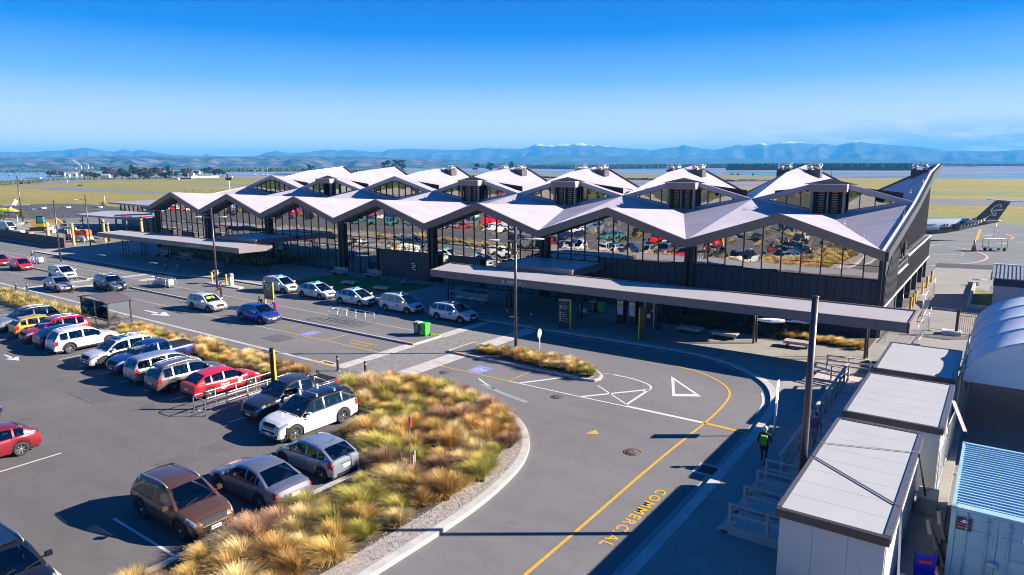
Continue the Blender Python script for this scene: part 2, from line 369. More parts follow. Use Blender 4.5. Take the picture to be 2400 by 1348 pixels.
# airfield grass down to the shoreline
shore = gp((0, 424), (120, 419), (270, 417.5), (400, 416), (540, 416), (700, 419), (840, 434), (1000, 441), (1250, 444), (1500, 447), (1700, 446), (1800, 438), (1850, 420), (1900, 416), (2150, 418), (2400, 418.5))
l0, r0 = shore[0], shore[-1]
poly = [(-700, -60), (-900, -400), (-300, -600), (500, -600), (700, 100)] + [(r0[0]+350, r0[1]+120)] + shore[::-1] + [(l0[0]-500, l0[1]-180)]
sheet('airfield_grass', poly, -.10, FIELD)
sheet('green_verge', gp((2100, 446), (2400, 449), (2550, 451), (2550, 462), (2400, 460.5), (2050, 456)), -.092, FIELD_G)
sheet('green_verge', gp((2150, 497), (2400, 511), (2600, 521), (2600, 541), (2400, 528), (2150, 523)), -.092, FIELD_G)
sheet('green_verge', gp((0, 424), (120, 420), (300, 418), (470, 417), (470, 418.5), (260, 425), (150, 431), (0, 437)), -.092, SCRUB)
sheet('green_verge', gp((440, 416.5), (700, 420), (700, 424), (480, 423), (380, 420)), -.092, FIELD_G)
# runway and taxiways
sheet('runway', gp((330, 435), (420, 434), (560, 432.5), (760, 438), (1300, 448), (2190, 466), (2450, 469.5), (2450, 484), (2190, 480), (1300, 457), (760, 442.5), (520, 437.5), (400, 436.5)), -.080, A_APRON)
sheet('taxiway', gp((40, 438.5), (170, 439), (420, 451), (800, 466), (800, 472), (420, 454.8), (300, 452), (160, 447), (70, 441.5)), -.080, A_APRON)
sheet('taxiway', gp((75, 428), (160, 424), (250, 424), (300, 420.5), (275, 423.5), (190, 428), (90, 431)), -.080, A_APRON)
b = MB()
for a, c in (((350, 435.6), (610, 437.0)), ((420, 434.6), (560, 433.6))): ribbon(b, gp(a, c), 1.2, -.074)
tag(b.build('runway_line', PAINT_W), kind='structure')
# airside apron round the back of the terminal
apr = gp((0, 482.5), (95, 478), (160, 476.8), (230, 480), (300, 488)) + [(-60, 75), (20, 85)] + gp((2150, 523.6), (2400, 527.0)) + [(300, 215), (300, -30), (60, -30), (-20, 1), (-110, 14), (-180, 22)]
sheet('apron', apr, -.004, A_APRON)
sheet('apron', gp((-60, 483), (95, 478.6), (160, 477.4), (230, 480.6), (300, 488.6), (330, 500), (250, 507), (120, 513), (40, 512), (-60, 508)), 0, A_DARK)
# forecourt and car park
sheet('forecourt', [(-260, -8.2), (-260, -160), (160, -160), (160, 33), (-20, 33), (-20, -8.2)], 0.0, A_ROAD)
sheet('carpark', [(-260, -36.7), (-260, -150), (82.7, -150), (82.7, -31.6), (-260, -31.6)], .004, A_LOT)
sheet('dirt_yard', [(-19.8, -8.2), (-19.8, -3), (-6, -3), (-6, 30), (-98, 15.5), (-170, 3), (-170, -8.2)], .006, mat('compacted_gravel', (.21, .20, .165), .95, var=.2, vscale=.3, speckle=.25, sscale=12))
sheet('service_lane', [(97.6, -1), (103.6, -1), (103.6, 33.5), (140, 36), (140, 33.0), (160, 40), (160, 60), (97.6, 46)], .004, mat('service_concrete', (.24, .23, .215), .9, var=.12, vscale=.4, speckle=.12, sscale=20))
sheet('dark_seam', [(97.5, 45.6), (160, 60.2), (160, 66), (97.5, 50.2)], .008, A_DARK)
# estuary water
def wsheet(*pts): return sheet('tidal_water', gp(*pts), -.50, WATER)
wsheet((-300, 401.5), (105, 401.3), (122, 406), (150, 410), (200, 412.5), (130, 419), (0, 423), (-300, 424))
wsheet((500, 407.5), (560, 406.2), (700, 406.5), (700, 409.5), (560, 410.5), (520, 410))
wsheet((650, 405.0), (770, 405.2), (900, 406), (900, 409), (720, 409.5), (640, 408))
wsheet((930, 397), (1060, 398.5), (1200, 400), (1500, 402), (1700, 402), (1700, 405.5), (1480, 407), (1200, 405.5), (1050, 402.5), (930, 401))
wsheet((1400, 397.5), (1560, 396.2), (1700, 397), (1700, 399), (1500, 400))
wsheet((1450, 432), (1500, 430), (1560, 432), (1560, 439), (1480, 440))
wsheet((1700, 401), (1900, 403.5), (2150, 404), (2500, 404), (2500, 416), (2200, 415.5), (1900, 413.5), (1850, 411), (1700, 408))
wsheet((1880, 391.5), (2200, 391), (2500, 391), (2500, 394.5), (2200, 394), (1900, 394.5))
wsheet((1700, 396), (2150, 397.5), (2500, 398), (2500, 399.4), (2100, 399.5), (1750, 398.5))
b = MB()
random.seed(3)
for _ in range(16):                                # thin channels across the flats
    x = random.uniform(1950, 2300); y = random.uniform(405.5, 414.5); l = random.uniform(60, 190)
    b.face([(*G(x-l, y), -.49), (*G(x, y+.35), -.49), (*G(x+l, y+.2), -.49), (*G(x, y-.35), -.49)])
for _ in range(10):
    x = random.uniform(1750, 2300); y = random.uniform(386.5, 391); l = random.uniform(100, 250)
    b.face([(*G(x-l, y), -.49), (*G(x, y+.25), -.49), (*G(x+l, y+.1), -.49), (*G(x, y-.25), -.49)])
tag(b.build('mud_bank', MUD), kind='structure')
b = MB()
for _ in range(12):
    x = random.uniform(980, 1650); y = random.uniform(421, 440); l = random.uniform(15, 60)
    b.face([(*G(x-l, y), -.49), (*G(x, y+.5), -.49), (*G(x+l, y+.3), -.49), (*G(x, y-.3), -.49)])
tag(b.build('tidal_channel', WATER), kind='structure')
sheet('salt_meadow', gp((930, 404.5), (1150, 406.5), (1500, 408.5), (1700, 408.8), (1840, 412), (1840, 422.5), (1720, 423.5), (1560, 421), (1300, 416), (1100, 413), (930, 409)), -.30, SCRUB)
b = MB()
pts = gp((930, 409.3), (1100, 413.3), (1300, 416.3), (1560, 421.3), (1720, 423.8), (1840, 422.8))
for i in range(len(pts)-1):
    for k in range(14):
        t0, t1 = k/14, (k+1)/14
        a = [pts[i][j]+(pts[i+1][j]-pts[i][j])*t0 for j in (0, 1)]; c = [pts[i][j]+(pts[i+1][j]-pts[i][j])*t1 for j in (0, 1)]
        h = random.uniform(.5, 1.3)
        b.face([(a[0], a[1], -.55), (c[0], c[1], -.55), (c[0]+random.uniform(-.5, .5), c[1]+2, h), (a[0], a[1]+2, h*random.uniform(.6, 1.2))])
tag(b.build('bank', mat('dark_bank', (.06, .045, .03), .95, var=.3)), kind='structure')
# ------------------------------------------------------------------ distant country
def interp(L, x):
    if x <= L[0][0]: return L[0][1]
    for (a, b), (c, d) in zip(L, L[1:]):
        if x <= c: return b + (d-b)*(x-a)/(c-a)
    return L[-1][1]
def range_of_hills(name, ridge, d0, d1, m, x0=-700, x1=3100, step=14, rough=.12, base=388, seed=0, foot=0.0, nrow=14):
    """terrain: ridge line seen at pixel heights `ridge`, at distance d1; slopes run down towards the viewer to d0 and away behind"""
    me = bpy.data.meshes.new(name); V = []; F = []
    cols = []
    x = x0
    while x <= x1: cols.append(x); x += step
    rows = [i/nrow for i in range(nrow+1)]
    for x in cols:
        py = interp(ridge, x) + (noise.noise(Vector((x*.06, seed, 1)))*1.5+noise.noise(Vector((x*.17, seed, 2)))*.9 if d1 > 5300 else 0); top = far(x, py, d1); hgt = max(2.0, top.z+.5)
        hx, hy = top.x-CAM.x, top.y-CAM.y; l = math.hypot(hx, hy); hx /= l; hy /= l
        for t in rows:
            d = d0 + (d1-d0)*t
            n = noise.fractal(Vector((x*.012+seed, t*3.2, seed)), 1.0, 2.1, 5)
            rid = abs(noise.noise(Vector((x*.022+seed*2, t*1.3, 7.3))))
            z = hgt*(t**1.25)
            if 0 < t < 1: z += hgt*rough*(n*1.4 - rid*1.2)*math.sin(PI*t)**.7
            z = min(z, hgt*(.06+.94*t))
            V.append((CAM.x+hx*d, CAM.y+hy*d, z-.5 if t > 0 else -1.2-foot))
        for t, k in ((1.15, .55), (1.4, -.05)):
            d = d1*t; V.append((CAM.x+hx*d, CAM.y+hy*d, hgt*k))
    nr = nrow+3
    for i in range(len(cols)-1):
        for j in range(nr-1):
            a = i*nr+j; F.append((a, a+nr, a+nr+1, a+1))
    me.from_pydata(V, [], F); me.materials.append(m); me.polygons.foreach_set('use_smooth', [True]*len(F)); me.update()
    o = link(name, me); o['kind'] = 'structure'; return o
def hill_mat(name, c1, c2, scale, snow=None):
    m = bpy.data.materials.new(name); m.use_nodes = True; nt = m.node_tree; N = nt.nodes; L = nt.links; b = N['Principled BSDF']; b.inputs['Roughness'].default_value = 1; b.inputs['Specular IOR Level'].default_value = 0
    tc = N.new('ShaderNodeTexCoord'); n = N.new('ShaderNodeTexNoise'); n.inputs['Scale'].default_value = scale; n.inputs['Detail'].default_value = 7; n.inputs['Roughness'].default_value = .6; n.inputs['Distortion'].default_value = .6
    mp_ = N.new('ShaderNodeMapping'); mp_.inputs['Scale'].default_value = (1, 1, 4); L.new(tc.outputs['Object'], mp_.inputs[0]); L.new(mp_.outputs[0], n.inputs['Vector'])
    r = N.new('ShaderNodeValToRGB'); r.color_ramp.elements[0].position = .42; r.color_ramp.elements[1].position = .60; r.color_ramp.elements[0].color = (*c1, 1); r.color_ramp.elements[1].color = (*c2, 1)
    L.new(n.outputs[0], r.inputs[0]); out = r.outputs[0]
    if snow:
        s = N.new('ShaderNodeSeparateXYZ'); L.new(tc.outputs['Object'], s.inputs[0])
        n2 = N.new('ShaderNodeTexNoise'); n2.inputs['Scale'].default_value = .006; n2.inputs['Detail'].default_value = 6; L.new(tc.outputs['Object'], n2.inputs['Vector'])
        a = N.new('ShaderNodeMath'); a.operation = 'MULTIPLY_ADD'; a.inputs[1].default_value = 130; L.new(n2.outputs[0], a.inputs[0]); L.new(s.outputs['Z'], a.inputs[2])
        q = N.new('ShaderNodeMapRange'); q.inputs['From Min'].default_value = snow; q.inputs['From Max'].default_value = snow+14; L.new(a.outputs[0], q.inputs['Value'])
        mx = N.new('ShaderNodeMix'); mx.data_type = 'RGBA'; mx.inputs['B'].default_value = (.8, .82, .85, 1); L.new(q.outputs[0], mx.inputs['Factor']); L.new(out, mx.inputs['A']); out = mx.outputs['Result']
    L.new(out, b.inputs['Base Color']); return m
MTN = [(-700, 352), (-200, 354), (0, 356), (60, 357), (150, 352), (180, 349), (200, 347), (230, 351), (265, 356), (290, 351), (310, 355), (335, 351), (365, 358), (400, 362), (450, 365), (474, 366), (486, 361), (500, 366), (590, 370), (612, 362), (632, 356), (650, 354), (680, 360), (720, 357), (765, 351), (800, 353), (825, 351), (860, 356), (895, 357), (910, 351), (960, 349), (1000, 350), (1050, 352), (1100, 351), (1130, 347), (1200, 349), (1218, 350), (1242, 344), (1255, 338), (1265, 337), (1275, 340), (1300, 340), (1322, 336), (1333, 338), (1347, 336), (1360, 334), (1378, 339), (1420, 342), (1460, 347), (1500, 350), (1525, 353), (1560, 347), (1580, 346), (1605, 339.5), (1640, 348), (1665, 351), (1690, 349), (1730, 340), (1760, 342), (1772, 337), (1783, 334), (1800, 341), (1850, 331.5), (1880, 333), (1915, 339), (1930, 336), (1960, 342), (2005, 330.5), (2040, 336), (2100, 341), (2130, 343), (2160, 345), (2190, 349), (2215, 353), (2260, 354), (2330, 355), (2400, 351), (2700, 348), (3100, 352)]
MTN_R = [(-700, 380), (900, 381), (1150, 376), (1230, 366), (1300, 363), (1380, 365), (1480, 367), (1560, 371), (1640, 372), (1740, 375), (1800, 372), (1900, 374), (2000, 371), (2100, 375), (2220, 378), (2400, 379), (3100, 380)]
FOOT = [(-700, 366), (0, 368), (100, 369), (200, 367), (340, 365.5), (460, 367.5), (600, 366.5), (700, 365), (770, 367.5), (850, 367), (950, 371), (1010, 373), (1100, 377), (1180, 380.5), (1260, 381), (1350, 380), (1450, 382), (1560, 383), (1700, 384.5), (2000, 384.5), (2120, 384.5), (2160, 383.5), (2200, 381), (2250, 382), (2300, 384.5), (3100, 386)]
range_of_hills('mountains', MTN, 7600, 10500, hill_mat('bush_clad_mountain', (.06, .075, .06), (.11, .11, .085), .004, snow=352), rough=.30, seed=3.1, step=4, nrow=18)
range_of_hills('mountains', MTN_R, 6200, 7400, hill_mat('lower_range_cover', (.05, .07, .05), (.09, .10, .07), .004), rough=.16, seed=8.2, x0=800)
range_of_hills('hills', FOOT, 3100, 5200, hill_mat('pasture_and_forest_hill', (.012, .035, .025), (.17, .13, .10), .0075), rough=.30, seed=5.5, step=8, nrow=20)
# ------------------------------------------------------------------ distant vegetation
def clump_mesh(name, n, r, h, m, leaf=.5, seed=0, trunk=None, shape=1.0, lobes=6):
    """crown of leaf-sized faces gathered in clumps, gaps between them; optional trunk material slot 1"""
    rnd = random.Random(seed); b = MB()
    cs = []
    for _ in range(lobes):
        a = rnd.uniform(0, 2*PI); q = rnd.random()**.5; zz = rnd.uniform(.15, 1)
        rr = r*(1-abs(zz-.45)*.9*shape)
        cs.append((math.cos(a)*q*rr*.75, math.sin(a)*q*rr*.75, h*(.28+.66*zz), r*rnd.uniform(.32, .52)))
    cs.append((0, 0, h*.82, r*.42))
    for i in range(n):
        c = cs[rnd.randrange(len(cs))]
        while True:
            p = Vector((rnd.uniform(-1, 1), rnd.uniform(-1, 1), rnd.uniform(-1, 1)))
            if .35 < p.length < 1: break
        p *= .6+.4*rnd.random()
        c0 = Vector((c[0], c[1], c[2])) + Vector((p.x, p.y, p.z*.8))*c[3]
        if c0.z < h*.06: c0.z = h*.06
        a = Vector((rnd.uniform(-1, 1), rnd.uniform(-1, 1), rnd.uniform(-.6, .6))).normalized(); d = a.cross(Vector((rnd.uniform(-1, 1), rnd.uniform(-1, 1), 1))).normalized()
        s = leaf*rnd.uniform(.6, 1.3)
        b.face([c0-a*s*.5-d*s*.4, c0+a*s*.5-d*s*.3, c0+a*s*.4+d*s*.5, c0-a*s*.5+d*s*.3], 0)
    if trunk is not None:
        b.tube([(0, 0, -.3), (rnd.uniform(-.2, .2), 0, h*.35), (rnd.uniform(-.3, .3), rnd.uniform(-.3, .3), h*.7)], r*.09, 6, 1, r2=r*.03)
    return b.mesh(name, [m] + ([trunk] if trunk is not None else []))
def crown_mat(name, c1, c2):
    m = mat(name, c1, .9, col2=c2, vscale=.35, spec=.1)
    return m
CR_D = crown_mat('dark_conifer_needles', (.015, .030, .018), (.035, .055, .028))
CR_G = crown_mat('coastal_tree_leaves', (.030, .050, .018), (.065, .085, .028))
CR_R = crown_mat('bare_russet_crown', (.10, .055, .045), (.17, .095, .075))
CR_Y = crown_mat('yellow_green_shrub', (.10, .12, .015), (.20, .20, .03))
CR_B = crown_mat('olive_shrub', (.045, .060, .022), (.09, .10, .035))
TRK = mat('dark_tree_trunk', (.06, .045, .035), .9)
def tree(name, pos, h, r, m, label, n=420, leaf=None, group=None, seed=0, shape=1.0, cat='tree', lobes=7):
    e = empty(name, pos, 0, label, cat, group)
    me = clump_mesh('crown', n, r, h, m, leaf or r*.24, seed, None, shape, lobes)
    link('crown', me, e)
    rnd = random.Random(seed)
    b = MB(); b.tube([(0, 0, -.4), (rnd.uniform(-.2, .2), 0, h*.4), (rnd.uniform(-.3, .3), rnd.uniform(-.3, .3), h*.75)], max(.12, r*.08), 6, 0, r2=r*.03)
    b.build('trunk', TRK, e)
    return e
def at(px, py, z=-.1): x, y = G(px, py, z); return (x, y, z)
def size_at(px, py, hpx):
    x, y = G(px, py, 0); d = (Vector((x, y, 0))-CAM).dot(FW); return hpx*d/FOC
# pine group and lone trees beyond the terminal
PG = 'dark trees standing across the flats beyond the terminal roof'
for i, (x, base, hp, wp, lab) in enumerate([(898, 406, 28, 10, 'dark pine of the tall clump beyond the roof, low one at its left edge'), (912, 407, 34, 13, 'dark pine of the tall clump beyond the roof, second from its left edge'), (928, 407, 35, 12, 'tall dark pine in the middle of the clump beyond the roof'), (942, 407, 36, 13, 'tallest dark pine, right end of the clump beyond the roof'),
        (1116, 405, 22, 10, 'round dark tree, first of two alone on the mud flat behind the roof'), (1149, 405, 25, 12, 'round dark tree, second of two alone on the mud flat behind the roof'), (1199, 402, 24, 11, 'dark tree with ragged split crown behind a roof cowl'), (727, 405, 20, 9, 'short dark tree alone on the far shore, left of the pine clump'), (735, 405, 17, 8, 'small dark tree leaning out beside the short shore tree')]):
    sz = size_at(x, base, 1)
    tree('pine_tree', at(x, base, -.5), hp*sz, wp*sz, CR_D, lab, 900, group=PG, seed=40+i, shape=.7, leaf=wp*sz*.16, lobes=9)
# wooded point with houses, left
WG = 'trees of the wooded point beyond the airfield'
rnd = random.Random(11)
kinds = {'d': (CR_D, 'dark'), 'g': (CR_G, 'green'), 'r': (CR_R, 'russet'), 'b': (CR_B, 'olive')}
WP = [(118, 412, 9, 12, 'g'), (132, 412.5, 10, 14, 'r'), (146, 412, 8, 10, 'd'), (198, 417, 13, 12, 'g'), (213, 417, 12, 13, 'r'), (226, 418, 10, 12, 'g'), (246, 415, 20, 13, 'd'), (262, 414, 18, 14, 'r'), (272, 418, 13, 12, 'b'), (286, 419, 20, 15, 'g'), (300, 419, 17, 13, 'g'), (312, 417, 25, 16, 'd'), (326, 419, 21, 17, 'g'), (340, 418, 22, 16, 'r'), (338, 421, 16, 15, 'd'), (354, 419, 18, 14, 'b'), (366, 417, 22, 15, 'd'), (377, 418, 20, 14, 'r'), (352, 416, 20, 12, 'r'), (388, 418, 13, 12, 'g'), (395, 417, 24, 11, 'd'), (402, 418, 16, 13, 'g'), (414, 416, 12, 10, 'b'), (431, 413, 16, 8, 'd'), (445, 413, 15, 13, 'r'), (436, 418, 11, 11, 'g'), (460, 409, 8, 8, 'd'), (480, 411, 16, 9, 'd'), (491, 412, 18, 11, 'd'), (502, 413, 14, 10, 'b'), (512, 413, 14, 12, 'd'), (522, 414, 14, 10, 'g'), (420, 411, 9, 9, 'b')]
for i, (x, y, hp, wp, k) in enumerate(WP):
    sz = size_at(x, y, 1); m, nm = kinds[k]
    tree('shore_tree', at(x, y, -.1), hp*sz*1.12, wp*sz*.95, m, '%s rounded tree, %s from the left along the wooded point' % (nm, ordn(1+sum(1 for q in WP if q[0] < x))), 650, group=WG, seed=90+i, shape=.8, leaf=wp*sz*.19, lobes=8)
# far shore forest and tree belts: nobody could count them
def belt(name, pts, hp, dens, m, kind='stuff', jit=.25, zb=-.5, seed=1, depth=20, leafk=.55):
    rnd = random.Random(seed); b = MB()
    for (x0, y0), (x1, y1) in zip(pts, pts[1:]):
        n = int(abs(x1-x0)*dens)
        for i in range(n):
            t = rnd.random(); px = x0+(x1-x0)*t; py = y0+(y1-y0)*t
            gx, gy = G(px, py, 0); sz = size_at(px, py, 1); h = hp*sz*rnd.uniform(1-jit, 1+jit)
            dx, dy = gx-CAM.x, gy-CAM.y; l = math.hypot(dx, dy); o_ = rnd.uniform(0, depth); gx += dx/l*o_; gy += dy/l*o_
            w = h*rnd.uniform(.28, .5)
            c = (gx, gy)
            # ragged cone of a few leaning facets
            k = 5; ring = [(c[0]+w*math.cos(2*PI*j/k+t*9), c[1]+w*math.sin(2*PI*j/k+t*9), zb+h*rnd.uniform(.15, .55)) for j in range(k)]
            ring0 = [(c[0]+w*.8*math.cos(2*PI*j/k+t*9), c[1]+w*.8*math.sin(2*PI*j/k+t*9), zb-.3) for j in range(k)]
            ap = (c[0]+rnd.uniform(-.2, .2)*w, c[1], zb+h)
            for j in range(k):
                j2 = (j+1) % k; b.face([ring[j], ring[j2], ap]); b.face([ring0[j], ring0[j2], ring[j2], ring[j]])
    o = b.build(name, m); o['kind'] = kind; return o
o = belt('plantation_forest', [(1706, 398.5), (1760, 398.6), (1900, 398.3), (2140, 397.5), (2142, 397.5)], 14.5, 6, CR_D, seed=2, depth=60, jit=.14)
b2 = belt('shore_forest', [(900, 390.5), (1240, 395), (1330, 396.5), (1700, 394)], 7.5, 2.4, CR_D, seed=5, jit=.45, depth=90)
belt('shore_forest', [(1330, 396), (1706, 393)], 8.5, 3, CR_D, seed=6, jit=.3, depth=90)
belt('shore_forest', [(-60, 404), (110, 403.5), (200, 401), (620, 397), (700, 399)], 5, 1.1, CR_G, seed=9, jit=.5, depth=60)
belt('shore_forest', [(520, 402.5), (620, 402), (720, 401.5), (870, 404), (950, 402)], 6.5, 1.5, CR_G, seed=12, jit=.5, depth=50)
belt('shore_forest', [(2140, 389.5), (2200, 389.5), (2400, 389)], 5, 1.2, CR_D, seed=13, jit=.4, depth=120)
belt('dune_scrub', [(0, 428), (120, 423), (220, 421), (330, 420), (400, 418)], 4.5, .9, CR_B, seed=15, jit=.5, depth=30)
belt('dune_scrub', [(0, 434), (60, 431), (110, 427)], 7, .6, CR_B, seed=16, jit=.5, depth=20)
belt('dune_scrub', [(1900, 416.5), (2150, 418), (2400, 418.5)], 1.3, .25, CR_B, seed=18, jit=.6, depth=20)
for i, (x, y, w, h) in enumerate([(1715, 411.2, 9, 5), (1730, 411, 11, 4), (1764, 411.4, 9, 4)]):
    sz = size_at(x, y, 1); e = tree('shrub', at(x, y, -.4), h*sz, w*sz*.5, CR_B, ['dark shrub, first of three on the salt meadow, by the water', 'wide dark shrub, second of three on the salt meadow', 'lone dark shrub, last of three on the salt meadow'][i], 160, group='shrubs on the salt meadow', seed=300+i, cat='shrub')
# houses, shed, mill
def gable_house(px, py, w, d, h, wallm, roofm, label, rz=.4, name='house', cat='house', win=True, group=None):
    sz = size_at(px, py, 1); w *= sz; d *= sz; h *= sz
    e = empty(name, at(px, py, -.1), rz, label, cat, group)
    one('wall', wallm, lambda b: b.box(-w/2, w/2, -d/2, d/2, -.3, h*.62), e)
    def rf(b):
        o_ = .25*h*.3
        b.face([(-w/2-o_, -d/2-o_, h*.60), (w/2+o_, -d/2-o_, h*.60), (w/2+o_, 0, h), (-w/2-o_, 0, h)]); b.face([(w/2+o_, d/2+o_, h*.60), (-w/2-o_, d/2+o_, h*.60), (-w/2-o_, 0, h), (w/2+o_, 0, h)])
        for s in (-1, 1): b.face([(s*w/2, -d/2, h*.58), (s*w/2, d/2, h*.58), (s*w/2, 0, h*.97)])
    one('roof', roofm, rf, e)
    if win:
        for k in (-.28, .05, .3):
            one('window', FRAME, lambda b: b.box(w*k-.06*w, w*k+.06*w, -d/2-.06, -d/2+.02, h*.22, h*.46), e)
    return e
HW = mat('house_white', (.72, .70, .66), .7); HC = mat('house_cream', (.55, .50, .40), .7); HO = mat('house_orange', (.62, .33, .10), .7); RG = mat('house_roof_grey', (.25, .24, .25), .6); RR_ = mat('house_roof_red', (.30, .10, .08), .6); RW = mat('house_roof_pale', (.60, .58, .56), .6)
for a in [(150, 411.5, 10, 6, 7, HW, RW, 'small white house at the left end of the inlet houses'), (160, 412, 9, 6, 5, HW, RG, 'white house with grey roof second along the inlet shore'), (177, 411.5, 8, 6, 7, HW, RW, 'white gabled house in the middle of the inlet shore'), (189, 411, 7, 5, 5, HC, RR_, 'cream house with dull red roof on the inlet shore'), (205, 409, 14, 6, 5, HW, RW, 'long low white house behind the inlet trees'),
          (420, 411.5, 16, 7, 6, HW, RG, 'white box-like house left of the orange house'), (438, 409.5, 9, 6, 7, HO, RG, 'orange house among the trees of the point'), (450, 411.5, 12, 6, 7, HW, RG, 'two-storey white house right of the orange house'), (462, 407.5, 15, 7, 7, HC, RG, 'cream house with grey roof at the back of the point'), (456, 415, 10, 5, 4, HW, RW, 'low white outbuilding below the two-storey house')]:
    gable_house(*a, group='houses on the wooded point')
gable_house(248, 415.8, 24, 7, 8, HW, RW, 'long pale shed in front of the wooded point', name='shed', cat='shed', win=False)
gable_house(418, 421, 5, 4, 4, HW, RW, 'tiny white hut alone on the airfield verge', name='hut', cat='hut', win=False)
gable_house(543, 416.5, 5, 4, 3.2, HW, RW, 'small white hut near the tip of the point', name='hut', cat='hut', win=False)
one_w = one('retaining_wall', BRICKR, lambda b: b.beam((*G(447, 418), .8), (*G(512, 416), .8), 1.2, 2.6)); tag(one_w, 'pale retaining wall below the houses of the point', 'wall')
for i, (x, y, w, h) in enumerate([(550, 394.5, 14, 5), (563, 393.5, 7, 6), (577, 395, 10, 4), (586, 394.5, 12, 7), (612, 394.5, 12, 4)]):
    gable_house(x, y, w, w*.5, h, HW, RW, ['pale farm shed, first along the far shore', 'small pale house, second along the far shore', 'low pale shed, third along the far shore', 'tall pale gabled barn on the far shore', 'pale pitched shed, last along the far shore'][i], win=False, name='far_shed', cat='shed', group='pale sheds along the far shore')
# timber mill with steaming stacks
e = empty('timber_mill', at(200, 400.5, -.4), 0, 'pale timber mill with two steaming stacks across the estuary', 'factory')
def milbox(px, w, h, d=3, name='building_block', m=HW, py=400.5):
    sz = size_at(200, 400.5, 1); gx, gy = G(px, py, 0); ex, ey = e.location.x, e.location.y
    b = MB(); b.cbox((0, 0, h*sz/2-.3), (w*sz, d*sz, h*sz), rz=_y); o = b.build(name, m, e); o.location = (gx-ex, gy-ey, 0)
for px, w, h in [(40, 24, 3.2), (62, 20, 3.6), (82, 26, 3), (105, 24, 3.4), (128, 30, 2.6), (150, 20, 3.2), (170, 16, 3.4), (207, 20, 4.2), (226, 20, 4)]: milbox(px, w, h, name='shed_block')
for px, w, h in [(158, 2.6, 10), (177, 4, 8), (188, 8, 12), (206.5, 5, 11), (199, 3, 6), (217, 2, 9)]: milbox(px, w, h, name='stack', m=BRICKR)
def smoke_mat():
    m = bpy.data.materials.new('steam'); m.use_nodes = True; nt = m.node_tree; nt.nodes.clear(); o = nt.nodes.new('ShaderNodeOutputMaterial'); v = nt.nodes.new('ShaderNodeVolumePrincipled')
    v.inputs['Color'].default_value = (.95, .95, .95, 1); v.inputs['Density'].default_value = .5; v.inputs['Emission Strength'].default_value = 0; nt.links.new(v.outputs[0], o.inputs['Volume']); return m
STEAM = smoke_mat()
def plume(pts):
    bm = bmesh.new()
    for (x, y, r) in pts:
        p = far(x, y, math.hypot(e.location.x-CAM.x, e.location.y-CAM.y)); sz = size_at(200, 400.5, 1)
        g = bmesh.ops.create_icosphere(bm, subdivisions=2, radius=r*sz, matrix=Matrix.Translation(p))
        for v in g['verts']:
            v.co += (v.co-p).normalized()*noise.noise(v.co*.05)*r*sz*.7
    me = bpy.data.meshes.new('steam_plume'); bm.to_mesh(me); bm.free(); me.materials.append(STEAM); o = link('steam_plume', me); o['kind'] = 'stuff'
plume([(189, 388.5, 1.8), (185, 385.5, 2.6), (180, 382, 3.4), (175, 379, 3.8), (170, 376.5, 3.2), (164, 377, 2.0), (161, 371, 1.6)])
plume([(207, 389, 1.6), (206, 386, 2.6), (202, 384.5, 2.6), (196, 384, 1.8), (192, 381, 1.3)])
# boats
def boat(px, py, L, mast, label):
    sz = size_at(px, py, 1); e = empty('yacht', at(px, py, -.45), _y+.2, label, 'boat', 'moored boats in the inlet')
    b = MB(); l = L*sz; w = l*.28; hh = l*.16
    b.face([(-l/2, -w*.4, hh), (l*.2, -w/2, hh), (l/2, 0, hh*1.2), (l*.2, w/2, hh), (-l/2, w*.4, hh)])
    b.face([(-l/2, -w*.4, hh), (-l*.45, 0, 0), (l*.35, 0, 0), (l/2, 0, hh*1.2), (l*.2, -w/2, hh)][::-1]); b.face([(-l/2, w*.4, hh), (-l*.45, 0, 0), (l*.35, 0, 0), (l/2, 0, hh*1.2), (l*.2, w/2, hh)])
    b.face([(-l/2, -w*.4, hh), (-l/2, w*.4, hh), (-l*.45, 0, 0)])
    b.build('hull', WHITEM, e); one('cabin', WHITEM, lambda q: q.box(-l*.2, l*.15, -w*.25, w*.25, hh, hh*1.6), e)
    if mast: one('mast', GALV, lambda q: q.tube([(l*.05, 0, hh), (l*.05, 0, mast*sz)], l*.012+.08, 5), e)
boat(598, 412.5, 14, 17, 'white yacht with tall mast, first of three moored off the point'); boat(617, 411.5, 10, 19, 'small white yacht, second of three moored off the point'); boat(627, 411.6, 13, 19, 'white yacht, last of three moored off the point')
boat(25, 412.5, 11, 8, 'white motor yacht moored in the inlet beyond the grass'); boat(52, 410.5, 9, 0, 'small white launch moored farther up the inlet'); boat(95, 408.5, 14, 0, 'long white launch moored against the inlet shore'); boat(40, 406.5, 7, 0, 'tiny white boat at the head of the inlet')
o = one('pontoon', WHITEM, lambda b: b.beam((*G(61, 417.5), .2), (*G(96, 417.5), .2), 3, 1.0)); tag(o, 'long white pontoon in the inlet beyond the dune grass', 'pontoon')
